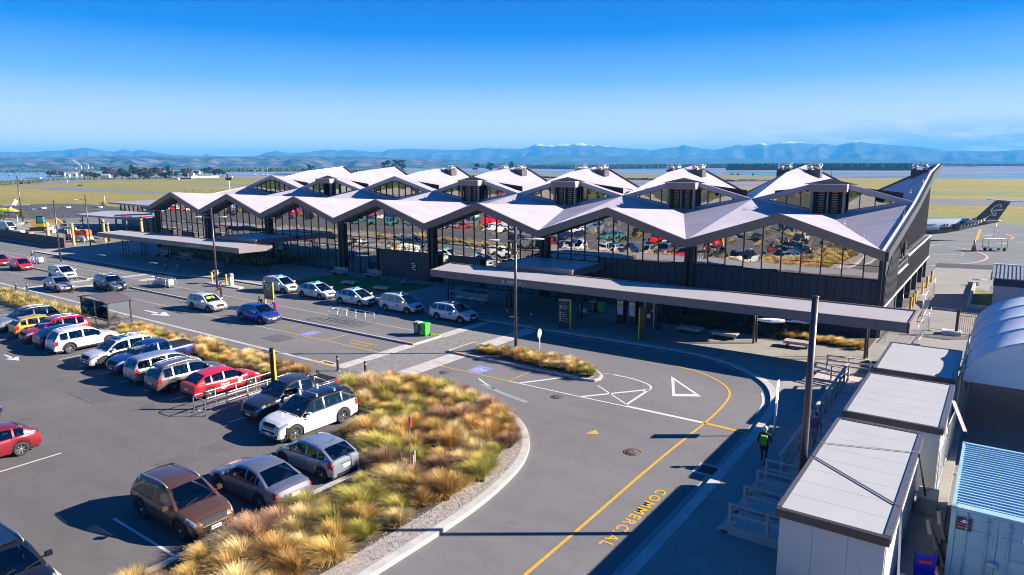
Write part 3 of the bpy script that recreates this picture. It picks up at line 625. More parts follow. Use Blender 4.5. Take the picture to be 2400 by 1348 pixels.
# airfield bits
def small(name, px, py, w, h, m, label, cat, z=-.09, d=None):
    sz = size_at(px, py, 1); x, y = G(px, py, z); b = MB(); b.cbox((0, 0, h*sz*.5), (w*sz, (d or w)*sz, h*sz), rz=_y); b.cbox((0, 0, h*sz+.05), (w*sz*.7, (d or w)*sz*.7, .12), rz=_y); o = b.build(name, m, None, (x, y, z)); tag(o, label, cat); return o
small('marker_box', 189, 436, 8, 2.2, STEELD, 'dark low equipment box beside the taxiway', 'equipment box')
small('marker_board', 99, 425.5, 4, 4, WHITEM, 'white triangular marker board on the dune grass', 'marker', d=1)
small('marker_post', 158, 428, 1.2, 6, WHITEM, 'thin white post beside the far taxiway', 'post')
for i, (x, y) in enumerate([(452, 448), (482, 447), (497, 448), (418, 452), (434, 451)]):
    small('marker_light', x, y, 2.2, 1.3, WHITEM if i in (1, 3, 4) else STEELD, ['dark taxiway light, left in its pair', 'white marker light beside the taxiway', 'dark taxiway light near the white wind mast', 'white light at the edge of the taxiway, left of two', 'white light at the edge of the taxiway, right of two'][i], 'light')
def mast(px, py, hp, label, m=GALV, r=.12, top=True):
    sz = size_at(px, py, 1); x, y = G(px, py, -.09); e = empty('mast', (x, y, -.09), 0, label, 'mast'); b = MB(); b.tube([(0, 0, -.2), (0, 0, hp*sz)], r, 8, r2=r*.6); b.build('pole', m, e)
    if top: one('lamp_head', STEELD, lambda q: (q.cbox((0, 0, hp*sz), (r*9, r*3, r*4), rz=_y), q.cbox((0, 0, hp*sz+r*5), (r*4, r*4, r*5))), e)
mast(538, 447.5, 28, 'white floodlight mast standing on the airfield grass', WHITEM, .35)
mast(434.5, 453.5, 9, 'short dark post on the grass behind the first gable', STEELD, .3, False)
mast(246.3, 478, 19, 'thin white mast behind the left pavilion', WHITEM, .12, False)
# ------------------------------------------------------------------ kerbs, islands, pavements (all levels from G = 0)
KH = .13
# building-side pavement: kerb line Y = -12.5 / -10.7, then round to the right
cur = smooth_poly([(86.7, -10.75), (89.3, -11.4), (91.7, -12.8), (93.6, -14.8), (94.7, -17.4), (95.1, -20.2), (95.3, -23)], 5)
kerb_line = [(-19.8, -12.5), (18.6, -12.5), (18.8, -12.5)] + [(24, -12.5), (27.5, -11.3), (31, -10.9), (86.0, -10.7)] + cur + [(95.45, -30), (95.5, -60), (95.5, -90)]
pave_poly = kerb_line + [(103.4, -90), (103.4, -2), (97.5, 1.0), (-3, 1.0), (-3, 6), (-19.8, 6)]
def raised(name, poly, h, m, ms=CONC, z0=0.0):
    bm = bmesh.new(); vs = [bm.verts.new((x, y, h)) for x, y in poly]; f = bm.faces.new(vs); bm.normal_update()
    if f.normal.z < 0: f.normal_flip()
    r = bmesh.ops.triangulate(bm, faces=[f])
    n = len(poly)
    lo = [bm.verts.new((x, y, z0)) for x, y in poly]
    bm.verts.index_update()
    for i in range(n):
        j = (i+1) % n
        q = bm.faces.new((vs[i], vs[j], lo[j], lo[i])); q.material_index = 1
    bmesh.ops.recalc_face_normals(bm, faces=bm.faces[:])
    me = bpy.data.meshes.new(name); bm.to_mesh(me); bm.free(); me.materials.append(m); me.materials.append(ms)
    o = link(name, me); o['kind'] = 'structure'; return o
raised('pavement', pave_poly, KH, PAVE)
b = MB(); ribbon(b, kerb_line, .42, KH-.06, 0, .07); kb = b.build('kerb', CONC); kb['kind'] = 'structure'
b = MB(); ribbon(b, [(x, y-.42) if x < 88 else (x-.35*min(1, (x-86)/6), y-.42*max(0, (95.2-x)/9)) for x, y in kerb_line if x > 30], .38, .004, 0); tag(b.build('gutter', CONC_D), kind='structure')
# darker paved field and lighter joints under the canopies
b = MB()
for i in range(26):
    x = -18+i*4.4
    if x < 94: b.box(x, x+.05, -10.2, .6, KH+.001, KH+.004)
tag(b.build('pavement_joint', CONC_D), kind='structure')
# kerb of the near footpath and the strip planter
near = [(-60, -27.15), (69.9, -27.15)]
raised('footpath', [(-60, -27.15), (68.6, -27.15), (72.8, -27.15), (73, -31.4), (-60, -31.4)], KH, A_FOOT)
b = MB(); ribbon(b, near, .26, KH-.05, 0, .055); b2_ = b.build('kerb', CONC); b2_['kind'] = 'structure'
# stone-edged planters ---------------------------------------------------------------
strip = [(-60, -28.9), (20, -28.9), (40.3, -28.9), (40.3, -31.5), (-60, -31.5)]
strip2 = [(47.3, -28.7), (66, -28.7), (70.0, -29.3), (70.0, -31.5), (47.3, -31.5)]
def island(poly, mtop, name='planting_bed', h=KH+.03): return raised(name, poly, h, mtop)
island(strip, BARK); island(strip2, BARK)
big_r = smooth_poly([(73.4, -27.6), (76.9, -26.6), (80.6, -27.0), (84.0, -27.75), (86.2, -29.5), (87.6, -31.8), (88.3, -34.4), (88.62, -37.5), (88.6, -42)], 6)
big = big_r + [(88.3, -60), (82.75, -60), (82.75, -36.9), (78.5, -35.5), (78.2, -31.6), (72.8, -31.4)]
island(big, BARK)
b = MB(); ribbon(b, [(p[0]*1.0, p[1]) for p in big_r] + [(88.3, -60)], .36, 0, 0, KH+.05); ribbon(b, [(82.75, -60), (82.75, -36.9), (78.4, -35.5)], .28, 0, 0, KH+.05)
tag(b.build('kerb', CONC), kind='structure')
# pebble apron inside the curved kerb
b = MB(); ribbon(b, [(x-.62, y-.15) for x, y in big_r[18:]] + [(87.7, -60)], 1.0, KH+.038, 0); tag(b.build('pebble_strip', PEBBLE), kind='structure')
# medians
med1 = [(-60, -20.1), (17.1, -20.1), (17.1, -17.0), (-60, -17.0)]
med2 = [(27.2, -20.05), (69.7, -20.05), (69.7, -17.0), (27.2, -17.0)]
tip = smooth_poly([(73.2, -20.1), (84.2, -20.25), (84.95, -19.9), (84.9, -19.2), (84.0, -18.1), (81.5, -17.35)], 4)[0:]
med3 = [(73.2, -20.1), (84.2, -20.2)] + [(84.8, -20.0), (84.95, -19.5), (84.7, -18.8), (83.8, -18.0), (81.5, -17.4), (78, -17.2), (73.0, -17.2)]
for q, m in ((med1, A_FOOT), (med2, A_FOOT), (med3, A_FOOT)): raised('median', q, KH, m)
b = MB()
for q in ([(-60, -20.03), (16.4, -20.03)], [(28.0, -19.98), (69.0, -19.98)], [(74.0, -20.03), (84.2, -20.12), (84.75, -19.95), (84.87, -19.5), (84.62, -18.85), (83.78, -18.07), (81.5, -17.48)], [(73.07, -20.0), (73.07, -17.2)]): ribbon(b, q, .16, KH-.03, 0, .036)
for q in ([(-60, -17.05), (17.0, -17.05)], [(27.2, -17.05), (69.7, -17.05)], [(73.0, -17.25), (78, -17.25)]): ribbon(b, q, .09, KH+.002, 0, .003)
tag(b.build('kerb', CONC), kind='structure')
b = MB()
for q in ([(16.2, -20.03), (17.1, -20.03)], [(27.2, -19.98), (28.1, -19.98)], [(68.3, -19.98), (69.7, -19.98)], [(73.2, -20.03), (74.6, -20.03)]): ribbon(b, q, .17, KH-.028, 0, .038)
for q in ([(67.2, -17.05), (69.7, -17.05)], [(67.0, -27.15), (69.7, -27.15)]): ribbon(b, q, .16, KH+.004, 0, .004)
for q in ([(66.8, -10.72), (69.2, -10.72)], [(74.0, -10.72), (76.2, -10.72)], [(18.0, -12.5), (20.5, -12.5)], [(22.0, -12.5), (24.2, -12.4)], [(22.4, -20.6), (25.0, -20.6)]): ribbon(b, q, .30, KH+.012, 0, .004)
tag(b.build('kerb_paint', PAINT_Y), kind='structure')
island([(75.2, -19.7), (84.3, -19.85), (84.45, -19.3), (83.4, -18.1), (81.3, -17.6), (75.2, -17.6)], BARK, h=KH+.02)
# crossings: raised table with two pale bands and cobbles between
def crossing(x0, y0, y1, band=1.0, gap=4.6, skew=0):
    sheet('crossing_table', [(x0-.1, y0), (x0+gap+band, y0), (x0+gap+band, y1), (x0-.1, y1)], .006, COBBLE)
    b = MB()
    n = int((y1-y0)/1.8)
    for k in range(n):
        a = y0+(y1-y0)*k/n; c = y0+(y1-y0)*(k+1)/n-.03
        for xx, w in ((x0, band*.9), (x0+gap-.25, 1.35)): b.box(xx, xx+w, a, c, .002, .014)
    o = b.build('crossing_band', CONC); o['kind'] = 'structure'
crossing(69.1, -26.95, -20.1); crossing(69.1, -17.0, -10.95); crossing(17.2, -26.95, -20.1, gap=4.4); crossing(18.3, -17.0, -12.8, gap=4.4)
crossing(69.75, -20.08, -17.02, band=.1, gap=3.3)
# bed at the building side and turf patch
sheet('turf', [(39.0, -8.6), (38.7, -4.8), (40.0, -1.4), (54.5, -.7), (54.3, -4.6), (52.6, -8.4), (46, -9.3)], KH+.006, TURF)
sheet('planting_bed', [(79, -3.6), (97.2, -3.6), (97.2, .9), (79, .9)], KH+.012, BARK)
sheet('planting_bed', [(-1, -3.0), (26, -3.0), (26, .9), (-1, .9)], KH+.012, BARK)
# ------------------------------------------------------------------ painted markings
def lines(name, m, segs, z=.0085):
    b = MB()
    for pts, w in segs: ribbon(b, pts, w, z)
    o = b.build(name, m); o['kind'] = 'structure'; return o
W = .11
stall_x = [52.3-2.9*k for k in range(24) if k > 0] + [52.3+2.9*k for k in range(0, 10)]
lines('stall_line', PAINT_W, [([(x, -31.7), (x, -36.7)], W) for x in stall_x] +
      [([(82.5, y), (78.0, y)], W) for y in (-39.5, -42.2, -44.85, -47.6, -50.3, -53, -55.7, -58.4)] +
      [([(69.75-2.75*k, -43.4), (69.75-2.75*k, -53.2)], W) for k in range(0, 28)] + [([(70, -48.3), (-10, -48.3)], W)] +
      [([(69.75-2.75*k, -60.5), (69.75-2.75*k, -70.2)], W) for k in range(-4, 28)] + [([(80, -65.3), (-10, -65.3)], W)] +
      [([(69.75-2.75*k, -77.5), (69.75-2.75*k, -87.2)], W) for k in range(-4, 28)], z=.0125)
yl = smooth_poly([(92.65, -70), (92.67, -38.9), (92.6, -30), (92.65, -25), (92.7, -22.7), (92.6, -19.8), (92.3, -17.7), (91.5, -16.2), (90.0, -14.9), (88.3, -14.2), (85, -13.6), (80, -13.4), (76.2, -13.3)], 5)
lines('yellow_line', PAINT_Y, [(yl, .13), ([(57.3, -20.5), (57.3, -22.85), (69.0, -22.85), (69.0, -20.5)], W), ([(63.15, -20.5), (63.15, -22.85)], W), ([(74.55, -20.5), (74.55, -22.88), (80.43, -22.88), (80.43, -20.5)], W), ([(92.7, -22.78), (95.1, -22.9)], .24), ([(12.5, -24.5), (16.5, -23.6)], .12), ([(22.3, -24.9), (26.5, -23.6)], .12)])
lines('white_line', PAINT_W, [([(80.43, -22.9), (85.5, -22.9), (88.3, -22.85)], .11), ([(88.3, -22.8), (92.6, -22.78)], .24), ([(81.2, -22.85), (82.75, -20.45)], .20), ([(85.5, -22.85), (88.1, -19.55)], .18), ([(88.2, -22.6), (88.15, -19.5)], .16), ([(85.3, -20.55), (88.2, -22.55)], .10),
      (smooth_poly([(84.2, -18.35), (85.3, -18.1), (86.6, -18.2), (87.7, -18.65), (88.15, -19.3), (88.0, -20.0)], 4), .13), ([(84.0, -18.35), (85.3, -18.0)], .16), (smooth_poly([(78.6, -23.55), (79.6, -24.1), (80.6, -24.6)], 3), .12), (smooth_poly([(93.7, -16.3), (94.25, -18.0), (94.5, -20.0)], 4), .11),
      ([(-60, -22.95), (57.2, -22.9)], .07), ([(-60, -15.3), (16, -15.2)], .07)])
lines('faint_line', mat('worn_road_paint', (.26, .27, .28), .8, var=.2, vscale=4), [([(28, -14.2), (66, -14.1)], .08), (smooth_poly([(79.5, -24.3), (81.3, -24.9), (83.5, -25.4)], 3), .3)])
b = MB()
def tri(b, p, w=.32):
    c = (sum(q[0] for q in p)/3, sum(q[1] for q in p)/3)
    inn = [(q[0]+(c[0]-q[0])*w, q[1]+(c[1]-q[1])*w) for q in p]
    for i in range(3):
        j = (i+1) % 3; b.face([(*p[i], .009), (*p[j], .009), (*inn[j], .009), (*inn[i], .009)])
t3 = [G(1573, 882), G(1575, 929), G(1644, 930)]
if (t3[1][0]-t3[0][0])*(t3[2][1]-t3[0][1])-(t3[1][1]-t3[0][1])*(t3[2][0]-t3[0][0]) < 0: t3 = t3[::-1]
tri(b, t3)
tag(b.build('give_way_triangle', PAINT_W), kind='structure')
def arrow(cx, cy, L, rz, m=PAINT_W, z=.0127):
    b = MB(); w = .09*L/2
    b.face([(-L/2, -w*.5, z), (L*.1, -w, z), (L*.1, w, z), (-L/2, w*.5, z)]); b.face([(L*.02, -L*.16, z), (L/2, 0, z), (L*.02, L*.16, z)])
    o = b.build('painted_arrow', m, None, (cx, cy, 0), rz); o['kind'] = 'structure'
arrow(42.8, -25.05, 4.4, 0); arrow(49.0, -38.4, 2.6, 0); arrow(42.5, -38.4, 2.6, 0)
b = MB(); b.face([(88.4, -27.5, .009), (88.98, -27.15, .009), (88.6, -26.75, .009)]); tag(b.build('yellow_mark', PAINT_Y), kind='structure')
b = MB(); b.face([(89.2, -27.08, .009), (89.36, -27.02, .009), (89.3, -26.9, .009), (89.14, -26.96, .009)]); tag(b.build('blue_mark', PAINT_B), kind='structure')
# accessible-parking squares with the wheelchair symbol
def access(cx, cy, ww=1.15, hh=1.5, rz=0):
    o = sheet('blue_square', [(cx-ww/2, cy-hh/2), (cx+ww/2, cy-hh/2), (cx+ww/2, cy+hh/2), (cx-ww/2, cy+hh/2)], .0085, PAINT_B)
    b = MB(); z = 0.0
    arc = [(.24*math.cos(a), .24*math.sin(a)-.12) for a in [R(60+i*18) for i in range(15)]]
    ribbon(b, arc, .07, z); ribbon(b, [(-.02, .42), (-.02, .08), (.22, .02), (.34, -.30), (.44, -.26)], .075, z); ribbon(b, [(-.02, .25), (.2, .23)], .06, z)
    b.lathe((-.02, .50, z), [(.0, 0), (.075, 0)], 10)
    s = b.build('wheelchair_symbol', PAINT_W if cx > 70 else PAINT_Y, None, (cx, cy, .0115), rz); s['kind'] = 'structure'
access(60.45, -22.0, 1.1, 1.45, -PI/2); access(77.5, -22.05, 1.15, 1.45, -PI/2)
o = text_mesh('road_lettering', 'COMMERCIAL', .62, PAINT_Y, (93.72, -30.85, .009), (0, 0, -PI/2), extrude=0, stretch=1.0, bold=True, spacing=1.25); o['kind'] = 'structure'; o.scale.x = 5.05/max(v.co.x for v in o.data.vertices)
for s, yy in (('EMERGENCY', -21.75), ('VEHICLES', -22.35)):
    text_mesh('road_lettering', s, .44, PAINT_Y, (66.2, yy, .009), (0, 0, 0), extrude=0, align='CENTER', bold=True, spacing=1.15)['kind'] = 'structure'
# drains and manholes
IRON = mat('cast_iron', (.12, .075, .06), .7, metal=.3, var=.3, vscale=14, bump=.6, bscale=30)
def manhole(px, py, r, label):
    x, y = G(px, py); e = empty('manhole_cover', (x, y, .005), 0, label, 'manhole cover')
    b = MB(); b.lathe((0, 0, 0), [(0, .012), (r*.9, .012), (r*.9, .004), (r*.94, .004), (r*.94, .012), (r*1.05, .012), (r*1.06, 0)], 28); b.build('cover', IRON, e)
    one('raised_pattern', mat('worn_iron', (.30, .22, .19), .5, metal=.5), lambda q: [q.cbox((r*.62*math.cos(a)*k, r*.62*math.sin(a)*k, .018), (.09, .05, .012), rz=a) for a in [i*PI/5 for i in range(10)] for k in (.45, .85, 1.2)], e)
manhole(1043, 873, .33, 'iron manhole cover beside the blue accessible parking square'); manhole(1306, 930.5, .34, 'iron manhole cover in the road left of the painted chevrons'); manhole(1482, 1060, .38, 'iron manhole cover in the bend, right of the small yellow mark')
def drain(x, y, label, rz=0, w=.62, l=.9, z=.0):
    e = empty('drain_grate', (x, y, z), rz, label, 'drain')
    one('frame', CONC, lambda b: [b.box(-l/2-.16, l/2+.16, s*(w/2+.08)-.08, s*(w/2+.08)+.08, 0, .016) for s in (-1, 1)] + [b.box(s*(l/2+.08)-.08, s*(l/2+.08)+.08, -w/2, w/2, 0, .016) for s in (-1, 1)], e)
    one('sump', BLACKM, lambda b: b.box(-l/2, l/2, -w/2, w/2, .0, .006), e)
    for k in range(8): one('bar', IRON, lambda b: b.box(-l/2+(k+.25)*l/8, -l/2+(k+.6)*l/8, -w/2, w/2, .006, .014), e)
drain(94.75, -28.0, 'road drain grate against the kerb opposite the timber steps', PI/2, .7, .8); drain(*G(765, 852), 'road drain grate with pale surround near the two bollards', 0, .55, 1.1)
o = one('cable_cover', PANELP, lambda b: b.box(0, 1.3, 0, .9, .0, .3), None, (101.0, 5.6, .0)); tag(o, 'pale blue access hatch on the ground inside the mesh fence', 'hatch')

# wear: tar patches, repairs and tyre marks on the road
b = MB()
for x, y, w, h in ((40, -23.9, 5, .8), (58.5, -25.2, 2.2, 1.6), (33, -37.9, 6, .9), (60.5, -39.5, 3.4, 2.2), (74.5, -41.5, 1.2, 3.2), (52, -42.3, 7, .5), (12, -24.6, 4, 1.0)):
    b.face([(x, y, .0145), (x+w, y, .0145), (x+w, y+h, .0145), (x, y+h, .0145)])
tag(b.build('tar_patch', asphalt('patch_asphalt', (.112, .108, .106), .1, 51)), kind='structure')
# ------------------------------------------------------------------ terminal building
S = 14.9802; HB = S/2
zP, zV, zB, zT, zA, zX, zR, zW = 9.18, 6.71, 8.0, 9.42, 11.50, 12.02, 12.88, 9.0
yT, yX, yR = 18.0, 31.0, 40.4
term = empty('airport_terminal', (45, 20, 0), 0, 'long charcoal airport terminal with pale folded diamond roof and mirrored glass front', 'terminal building')
class TermBuild:
    pass
def tb(name, mats, fn, parent=None):
    """build a part in world coordinates, then hang it on the terminal"""
    b = MB(); fn(b); o = b.build(name, mats)
    o.parent = parent or term
    o.location = (-45, -20, 0) if parent is None else (0, 0, 0)
    return o
def P_(n, dz=0): return (n*S, 0.0, zP+dz)
def V_(k, dz=0): return ((k+.5)*S, 0.0, zV+dz)
def B_(n): return (n*S, yT, zB)
def T_(k): return ((k+.5)*S, yT, zT)
def A_(n, y=yT): return (n*S, y, zA)
def X_(k): return ((k+.5)*S, yX, zX)
def R_(k): return ((k+.5)*S, yR, zR)
def W_(n): return (n*S, yR, zW)
def seam_roof():
    m = bpy.data.materials.new('pale_standing_seam_roof'); m.use_nodes = True; nt = m.node_tree; N = nt.nodes; L = nt.links; b = N['Principled BSDF']
    b.inputs['Roughness'].default_value = .45; b.inputs['Specular IOR Level'].default_value = .22
    tc = N.new('ShaderNodeTexCoord'); n = N.new('ShaderNodeTexNoise'); n.inputs['Scale'].default_value = .45; n.inputs['Detail'].default_value = 4; L.new(tc.outputs['Object'], n.inputs['Vector'])
    r = N.new('ShaderNodeValToRGB'); r.color_ramp.elements[0].color = (.365, .335, .375, 1); r.color_ramp.elements[1].color = (.42, .39, .435, 1); r.color_ramp.elements[0].position = .35; r.color_ramp.elements[1].position = .65; L.new(n.outputs[0], r.inputs[0])
    w = N.new('ShaderNodeTexWave'); w.inputs['Scale'].default_value = .75; w.bands_direction = 'Y'; w.wave_profile = 'SAW'; w.inputs['Distortion'].default_value = .0; L.new(tc.outputs['Object'], w.inputs['Vector'])
    q = N.new('ShaderNodeMapRange'); q.inputs['From Min'].default_value = .93; q.inputs['From Max'].default_value = 1; q.inputs['To Min'].default_value = 1; q.inputs['To Max'].default_value = .86; L.new(w.outputs['Fac'], q.inputs['Value'])
    mx = N.new('ShaderNodeMix'); mx.data_type = 'RGBA'; mx.blend_type = 'MULTIPLY'; mx.inputs['Factor'].default_value = 1; L.new(r.outputs[0], mx.inputs['A']); L.new(q.outputs[0], mx.inputs['B']); L.new(mx.outputs['Result'], b.inputs['Base Color'])
    return m
ROOFS = seam_roof()
SOFF = mat('timber_soffit', (.20, .14, .085), .6, var=.15, vscale=1.5)
TH = .22
def facet(p, q, r):
    def fn(b):
        t = [Vector(x) for x in (p, q, r)]
        n = (t[1]-t[0]).cross(t[2]-t[0])
        if n.z < 0: t = [t[0], t[2], t[1]]
        lo = [x-Vector((0, 0, TH)) for x in t]
        b.face(t, 0); b.face(lo[::-1], 1)
        for i in range(3):
            j = (i+1) % 3; b.face([lo[i], lo[j], t[j], t[i]], 1)
    return tb('roof_panel', [ROOFS, SOFF], fn)
for k in range(-1, 7):
    for n in (k, k+1):
        if n < 0 or n > 6: continue
        facet(P_(n), V_(k), B_(n)); facet(V_(k), T_(k), B_(n))
        facet(A_(n), T_(k), W_(n)); facet(T_(k), X_(k), W_(n)); facet(X_(k), R_(k), W_(n))
ROOFD = mat('dark_parapet_metal', (.07, .07, .075), .5, metal=.2)
# rear parapet along the back eave, rising above the roof
for k in range(-1, 7):
    for n in (k, k+1):
        if n < 0 or n > 6: continue
        a, c = Vector(R_(k)), Vector(W_(n))
        tb('rear_parapet', ROOFD, lambda b: b.beam(a+Vector((0, .1, -.12)), c+Vector((0, .1, -.12)), .3, .62))
def zroof(x):                       # front eave line
    n = round(x/S); return zP-(zP-zV)*abs(x-n*S)/HB
# front fascia boards with soffit
for k in range(-1, 7):
    for n in (k, k+1):
        if n < 0 or n > 6: continue
        p, v = P_(n), V_(k)
        def fn(b, p=p, v=v):
            h = .74
            q = [(p[0], -.16, p[2]+.06), (v[0], -.16, v[2]+.06), (v[0], -.10, v[2]-h+.06), (p[0], -.10, p[2]-h+.06)]
            w = [(x, y+.22, z) for x, y, z in q]
            if v[0] < p[0]: q, w = [q[1], q[0], q[3], q[2]], [w[1], w[0], w[3], w[2]]
            b.face(q[::-1]); b.face(w)
            for i in range(4):
                j = (i+1) % 4; b.face([q[i], q[j], w[j], w[i]])
        tb('fascia', FASC, fn)
        def sf(b, p=p, v=v):
            a = [(p[0], .05, p[2]-.64), (v[0], .05, v[2]-.64), (v[0], 1.25, v[2]-.60), (p[0], 1.25, p[2]-.60)]
            if v[0] < p[0]: a = a[::-1]
            b.face(a)
        tb('soffit', mat('pale_timber_soffit', (.42, .36, .27), .6, var=.12), sf)
# right-hand and left-hand gable fascias (barge boards with pale capping)
for k, xx, sgn in ((6, 6.5*S, 1), (-1, -.5*S, -1)):
    for a, c in ((V_(k), T_(k)), (T_(k), X_(k)), (X_(k), R_(k))):
        a, c = Vector(a), Vector(c)
        tb('barge_board', CLAD if k > 0 else FASC, lambda b: b.beam(a+Vector((sgn*.12, 0, -.32)), c+Vector((sgn*.12, 0, -.32)), .24, .72))
        tb('barge_capping', WHITEM, lambda b: b.beam(a+Vector((-sgn*.16, 0, .05)), c+Vector((-sgn*.16, 0, .05)), .17, .06))
# ---- front glazing: panes, mullions, transoms, cladding boards, columns
YW = 1.25; X0, X1 = -.5*S+.25, 6.5*S-.25
clad_seg = [(-6.6, -3.3, 3.05), (-.1, 3.2, 3.05), (7.2, 10.6, 3.25), (13.3, 17.0, 3.3), (43.95, 53.2, 3.25), (54.8, 59.3, 3.25), (73.6, X1, 4.42)]
def seg_at(x):
    for a, c, h in clad_seg:
        if a-.01 <= x < c-.01: return h
    return None
PW = S/10
rnd = random.Random(5)
pane_n = 0
for i in range(70):
    xa = -.5*S + i*PW; xb = xa+PW
    xm = (xa+xb)/2; h = seg_at(xm)
    if i == 0: xa = X0
    if i == 69: xb = X1
    za, zb2 = zroof(xa)-.70, zroof(xb)-.70
    rows = []
    if h is None: rows = [(.12, 3.25), (3.33, 4.50)]
    elif h < 4: rows = [(h+.08, 4.50)] if h < 4.3 else []
    for (z0, z1) in rows:
        pass
    spans = [(z0, z1, z1) for z0, z1 in rows] + [(4.56 if h is None or h < 4 else 4.50, za, zb2)]
    for z0, z1, z2 in spans:
        if min(z1, z2) - z0 < .15: continue
        ty = rnd.uniform(-.012, .012); tx = rnd.uniform(-.010, .010)
        def fn(b):
            g = .035
            b.face([(xa+g, YW-tx, z0), (xb-g, YW+tx, z0), (xb-g, YW+tx+ty, z2), (xa+g, YW-tx+ty, z1)])
        tb('window_pane', GLASS, fn)
for i in range(71):
    x = min(max(-.5*S+i*PW, X0), X1); top = zroof(x)-.66
    h = max(seg_at(x-.1) or 0, 0) if (seg_at(x+.1) is not None and seg_at(x-.1) is not None) else 0
    tb('mullion', FRAME, lambda b: b.box(x-.04, x+.04, YW-.07, YW+.12, h, top))
def tr(b):
    for z in (3.29, 4.53):
        for j, (xa, xb) in enumerate([(X0, 73.6)]): b.box(xa, xb, YW-.05, YW+.10, z-.045, z+.045)
    b.box(73.6, X1, YW-.05, YW+.10, 4.40, 4.50)
tb('transom', FRAME, tr)
tb('transom', FRAME, lambda b: b.box(90.0, X1, YW-.03, YW+.08, 5.45, 5.50))
for (xa, xb, h) in clad_seg:
    n = int(round((xb-xa)/.62)); w = (xb-xa)/n
    for j in range(n):
        d = rnd.uniform(0, .012)
        tb('cladding_board', CLAD, lambda b: (b.box(xa+j*w+.02, xa+(j+1)*w-.02, YW-.14-d, YW+.1, .05, h-.02), b.box(xa+j*w-.015, xa+j*w+.02, YW-.08, YW+.1, .05, h-.03)))
for k in range(-1, 7):
    x = (k+.5)*S
    for dx in ((-.28, .28) if 0 <= k <= 5 else ((.3,) if k < 0 else (-.3,))):
        tb('column', FRAME, lambda b: b.box(x+dx-.13, x+dx+.13, YW-.42, YW-.14, KH-.02, zV-.66))
# sign plate on the cladding
tb('wall_sign', [SIGNB, INK_W], lambda b: (b.box(49.2, 50.0, YW-.19, YW-.16, 1.05, 2.1), [b.box(49.3+.22*(i % 2), 49.3+.22*(i % 2)+.42, YW-.20, YW-.19, 1.9-.22*i, 2.0-.22*i, 1) for i in range(4)]))
# interior: floor, back wall, timber columns, pale fins low on the left, ceiling beams
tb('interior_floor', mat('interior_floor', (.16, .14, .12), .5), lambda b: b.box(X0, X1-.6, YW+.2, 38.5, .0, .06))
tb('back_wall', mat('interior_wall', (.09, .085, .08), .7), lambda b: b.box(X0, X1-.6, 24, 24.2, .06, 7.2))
for i in range(24):
    x = 23.5+i*.86
    tb('timber_fin', TIMBER_L, lambda b: b.box(x, x+.34, 3.0, 3.3, .06, 3.0))
for n in range(0, 7):
    for dx in (-HB*.5, HB*.5):
        tb('timber_column', TIMBER_L, lambda b: b.beam((n*S+dx, 8, .06), (n*S+dx*.9, 8, 6.7), .35, .5))
    tb('ceiling_beam', TIMBER_L, lambda b: b.beam((n*S, 1.6, zP-1.2), (n*S, 17.6, zB-.6), .3, .55))
# side walls -----------------------------------------------------------
GC = mat('ribbed_charcoal_metal', (.085, .085, .09), .4, metal=.35, var=.1, vscale=1)
def gable(xw, sg):
    def top(y):
        if y <= yT: return zV + (zT-zV)*y/yT
        if y <= yX: return zT + (zX-zT)*(y-yT)/(yX-yT)
        return zX + (zR-zX)*(y-yX)/(yR-yX)
    ys = [YW, 6, 12, yT, 24, yX, 36, yR-.3]
    def fn(b):
        for y0, y1 in zip(ys, ys[1:]):
            q = [(xw, y0, 0), (xw, y1, 0), (xw, y1, top(y1)-.55), (xw, y0, top(y0)-.55)]
            b.face(q if sg > 0 else q[::-1])
    tb('gable_wall', CLAD, fn)
    n = int((yR-.4-YW)/.55)
    for j in range(n):
        y = YW+.2+j*.55
        if sg < 0 and j % 3: continue
        tb('cladding_rib', GC, lambda b: b.box(xw if sg > 0 else xw-.07, xw+.07 if sg > 0 else xw, y-.05, y+.05, 4.8 if sg > 0 else 0, top(y)-.6))
    b_ = None
gable(6.5*S-.75, 1); gable(-.5*S+.4, -1)
tb('rear_wall', CLAD, lambda b: b.box(X0, X1-.6, yR-.6, yR-.3, 0, 8.4))
XG = 6.5*S+.05
# projecting lower storey on the right end, plant deck with rail on top, open undercroft below
tb('lower_storey', CLAD, lambda b: (b.box(XG-.75, XG-.08, YW+.05, 8.2, .05, 6.2), b.box(XG-.75, XG-.08, 8.2, 36.6, 2.5, 4.0)))
for j in range(12):
    y = YW+.25+j*.58
    tb('cladding_rib', GC, lambda b: b.box(XG-.08, XG-.0, y-.10, y+.12, 2.35, 6.25 if y > 4 else 4.55+.55*(y-1)))
for j in range(47):
    y = 8.5+j*.6
    tb('cladding_rib', GC, lambda b: b.box(XG-.08, XG-.0, y-.06, y+.06, 2.5, 4.0 if y < 15 else 4.75))
tb('ledge_trim', WHITEM, lambda b: (b.box(XG-.10, XG+.05, YW+.1, 36.7, 2.36, 2.46), b.box(XG-.10, XG+.05, 8.2, 15, 4.02, 4.10), b.box(XG-.10, XG+.05, 15, 36.7, 4.76, 4.86)))
tb('plant_deck', FASC, lambda b: b.box(XG-.74, XG-.1, 15, 36.6, 4.0, 4.7))
for j in range(9):
    y = 8.4+j*.82
    tb('deck_rail_post', GALV, lambda b: b.box(XG-.06, XG-.02, y, y+.04, 4.1, 5.1))
tb('deck_rail', GALV, lambda b: (b.box(XG-.07, XG-.01, 8.3, 15, 5.08, 5.14), b.box(XG-.07, XG-.01, 8.3, 15, 4.6, 4.63)))
tb('undercroft_wall', BLACKM, lambda b: b.box(XG-.9, XG-.8, 6, 36, .0, 2.4))
for y in (10, 15.5, 21, 26.5, 32, 36.3): tb('undercroft_pier', CLAD, lambda b: b.box(XG-.78, XG-.15, y-.3, y+.3, .01, 2.36))
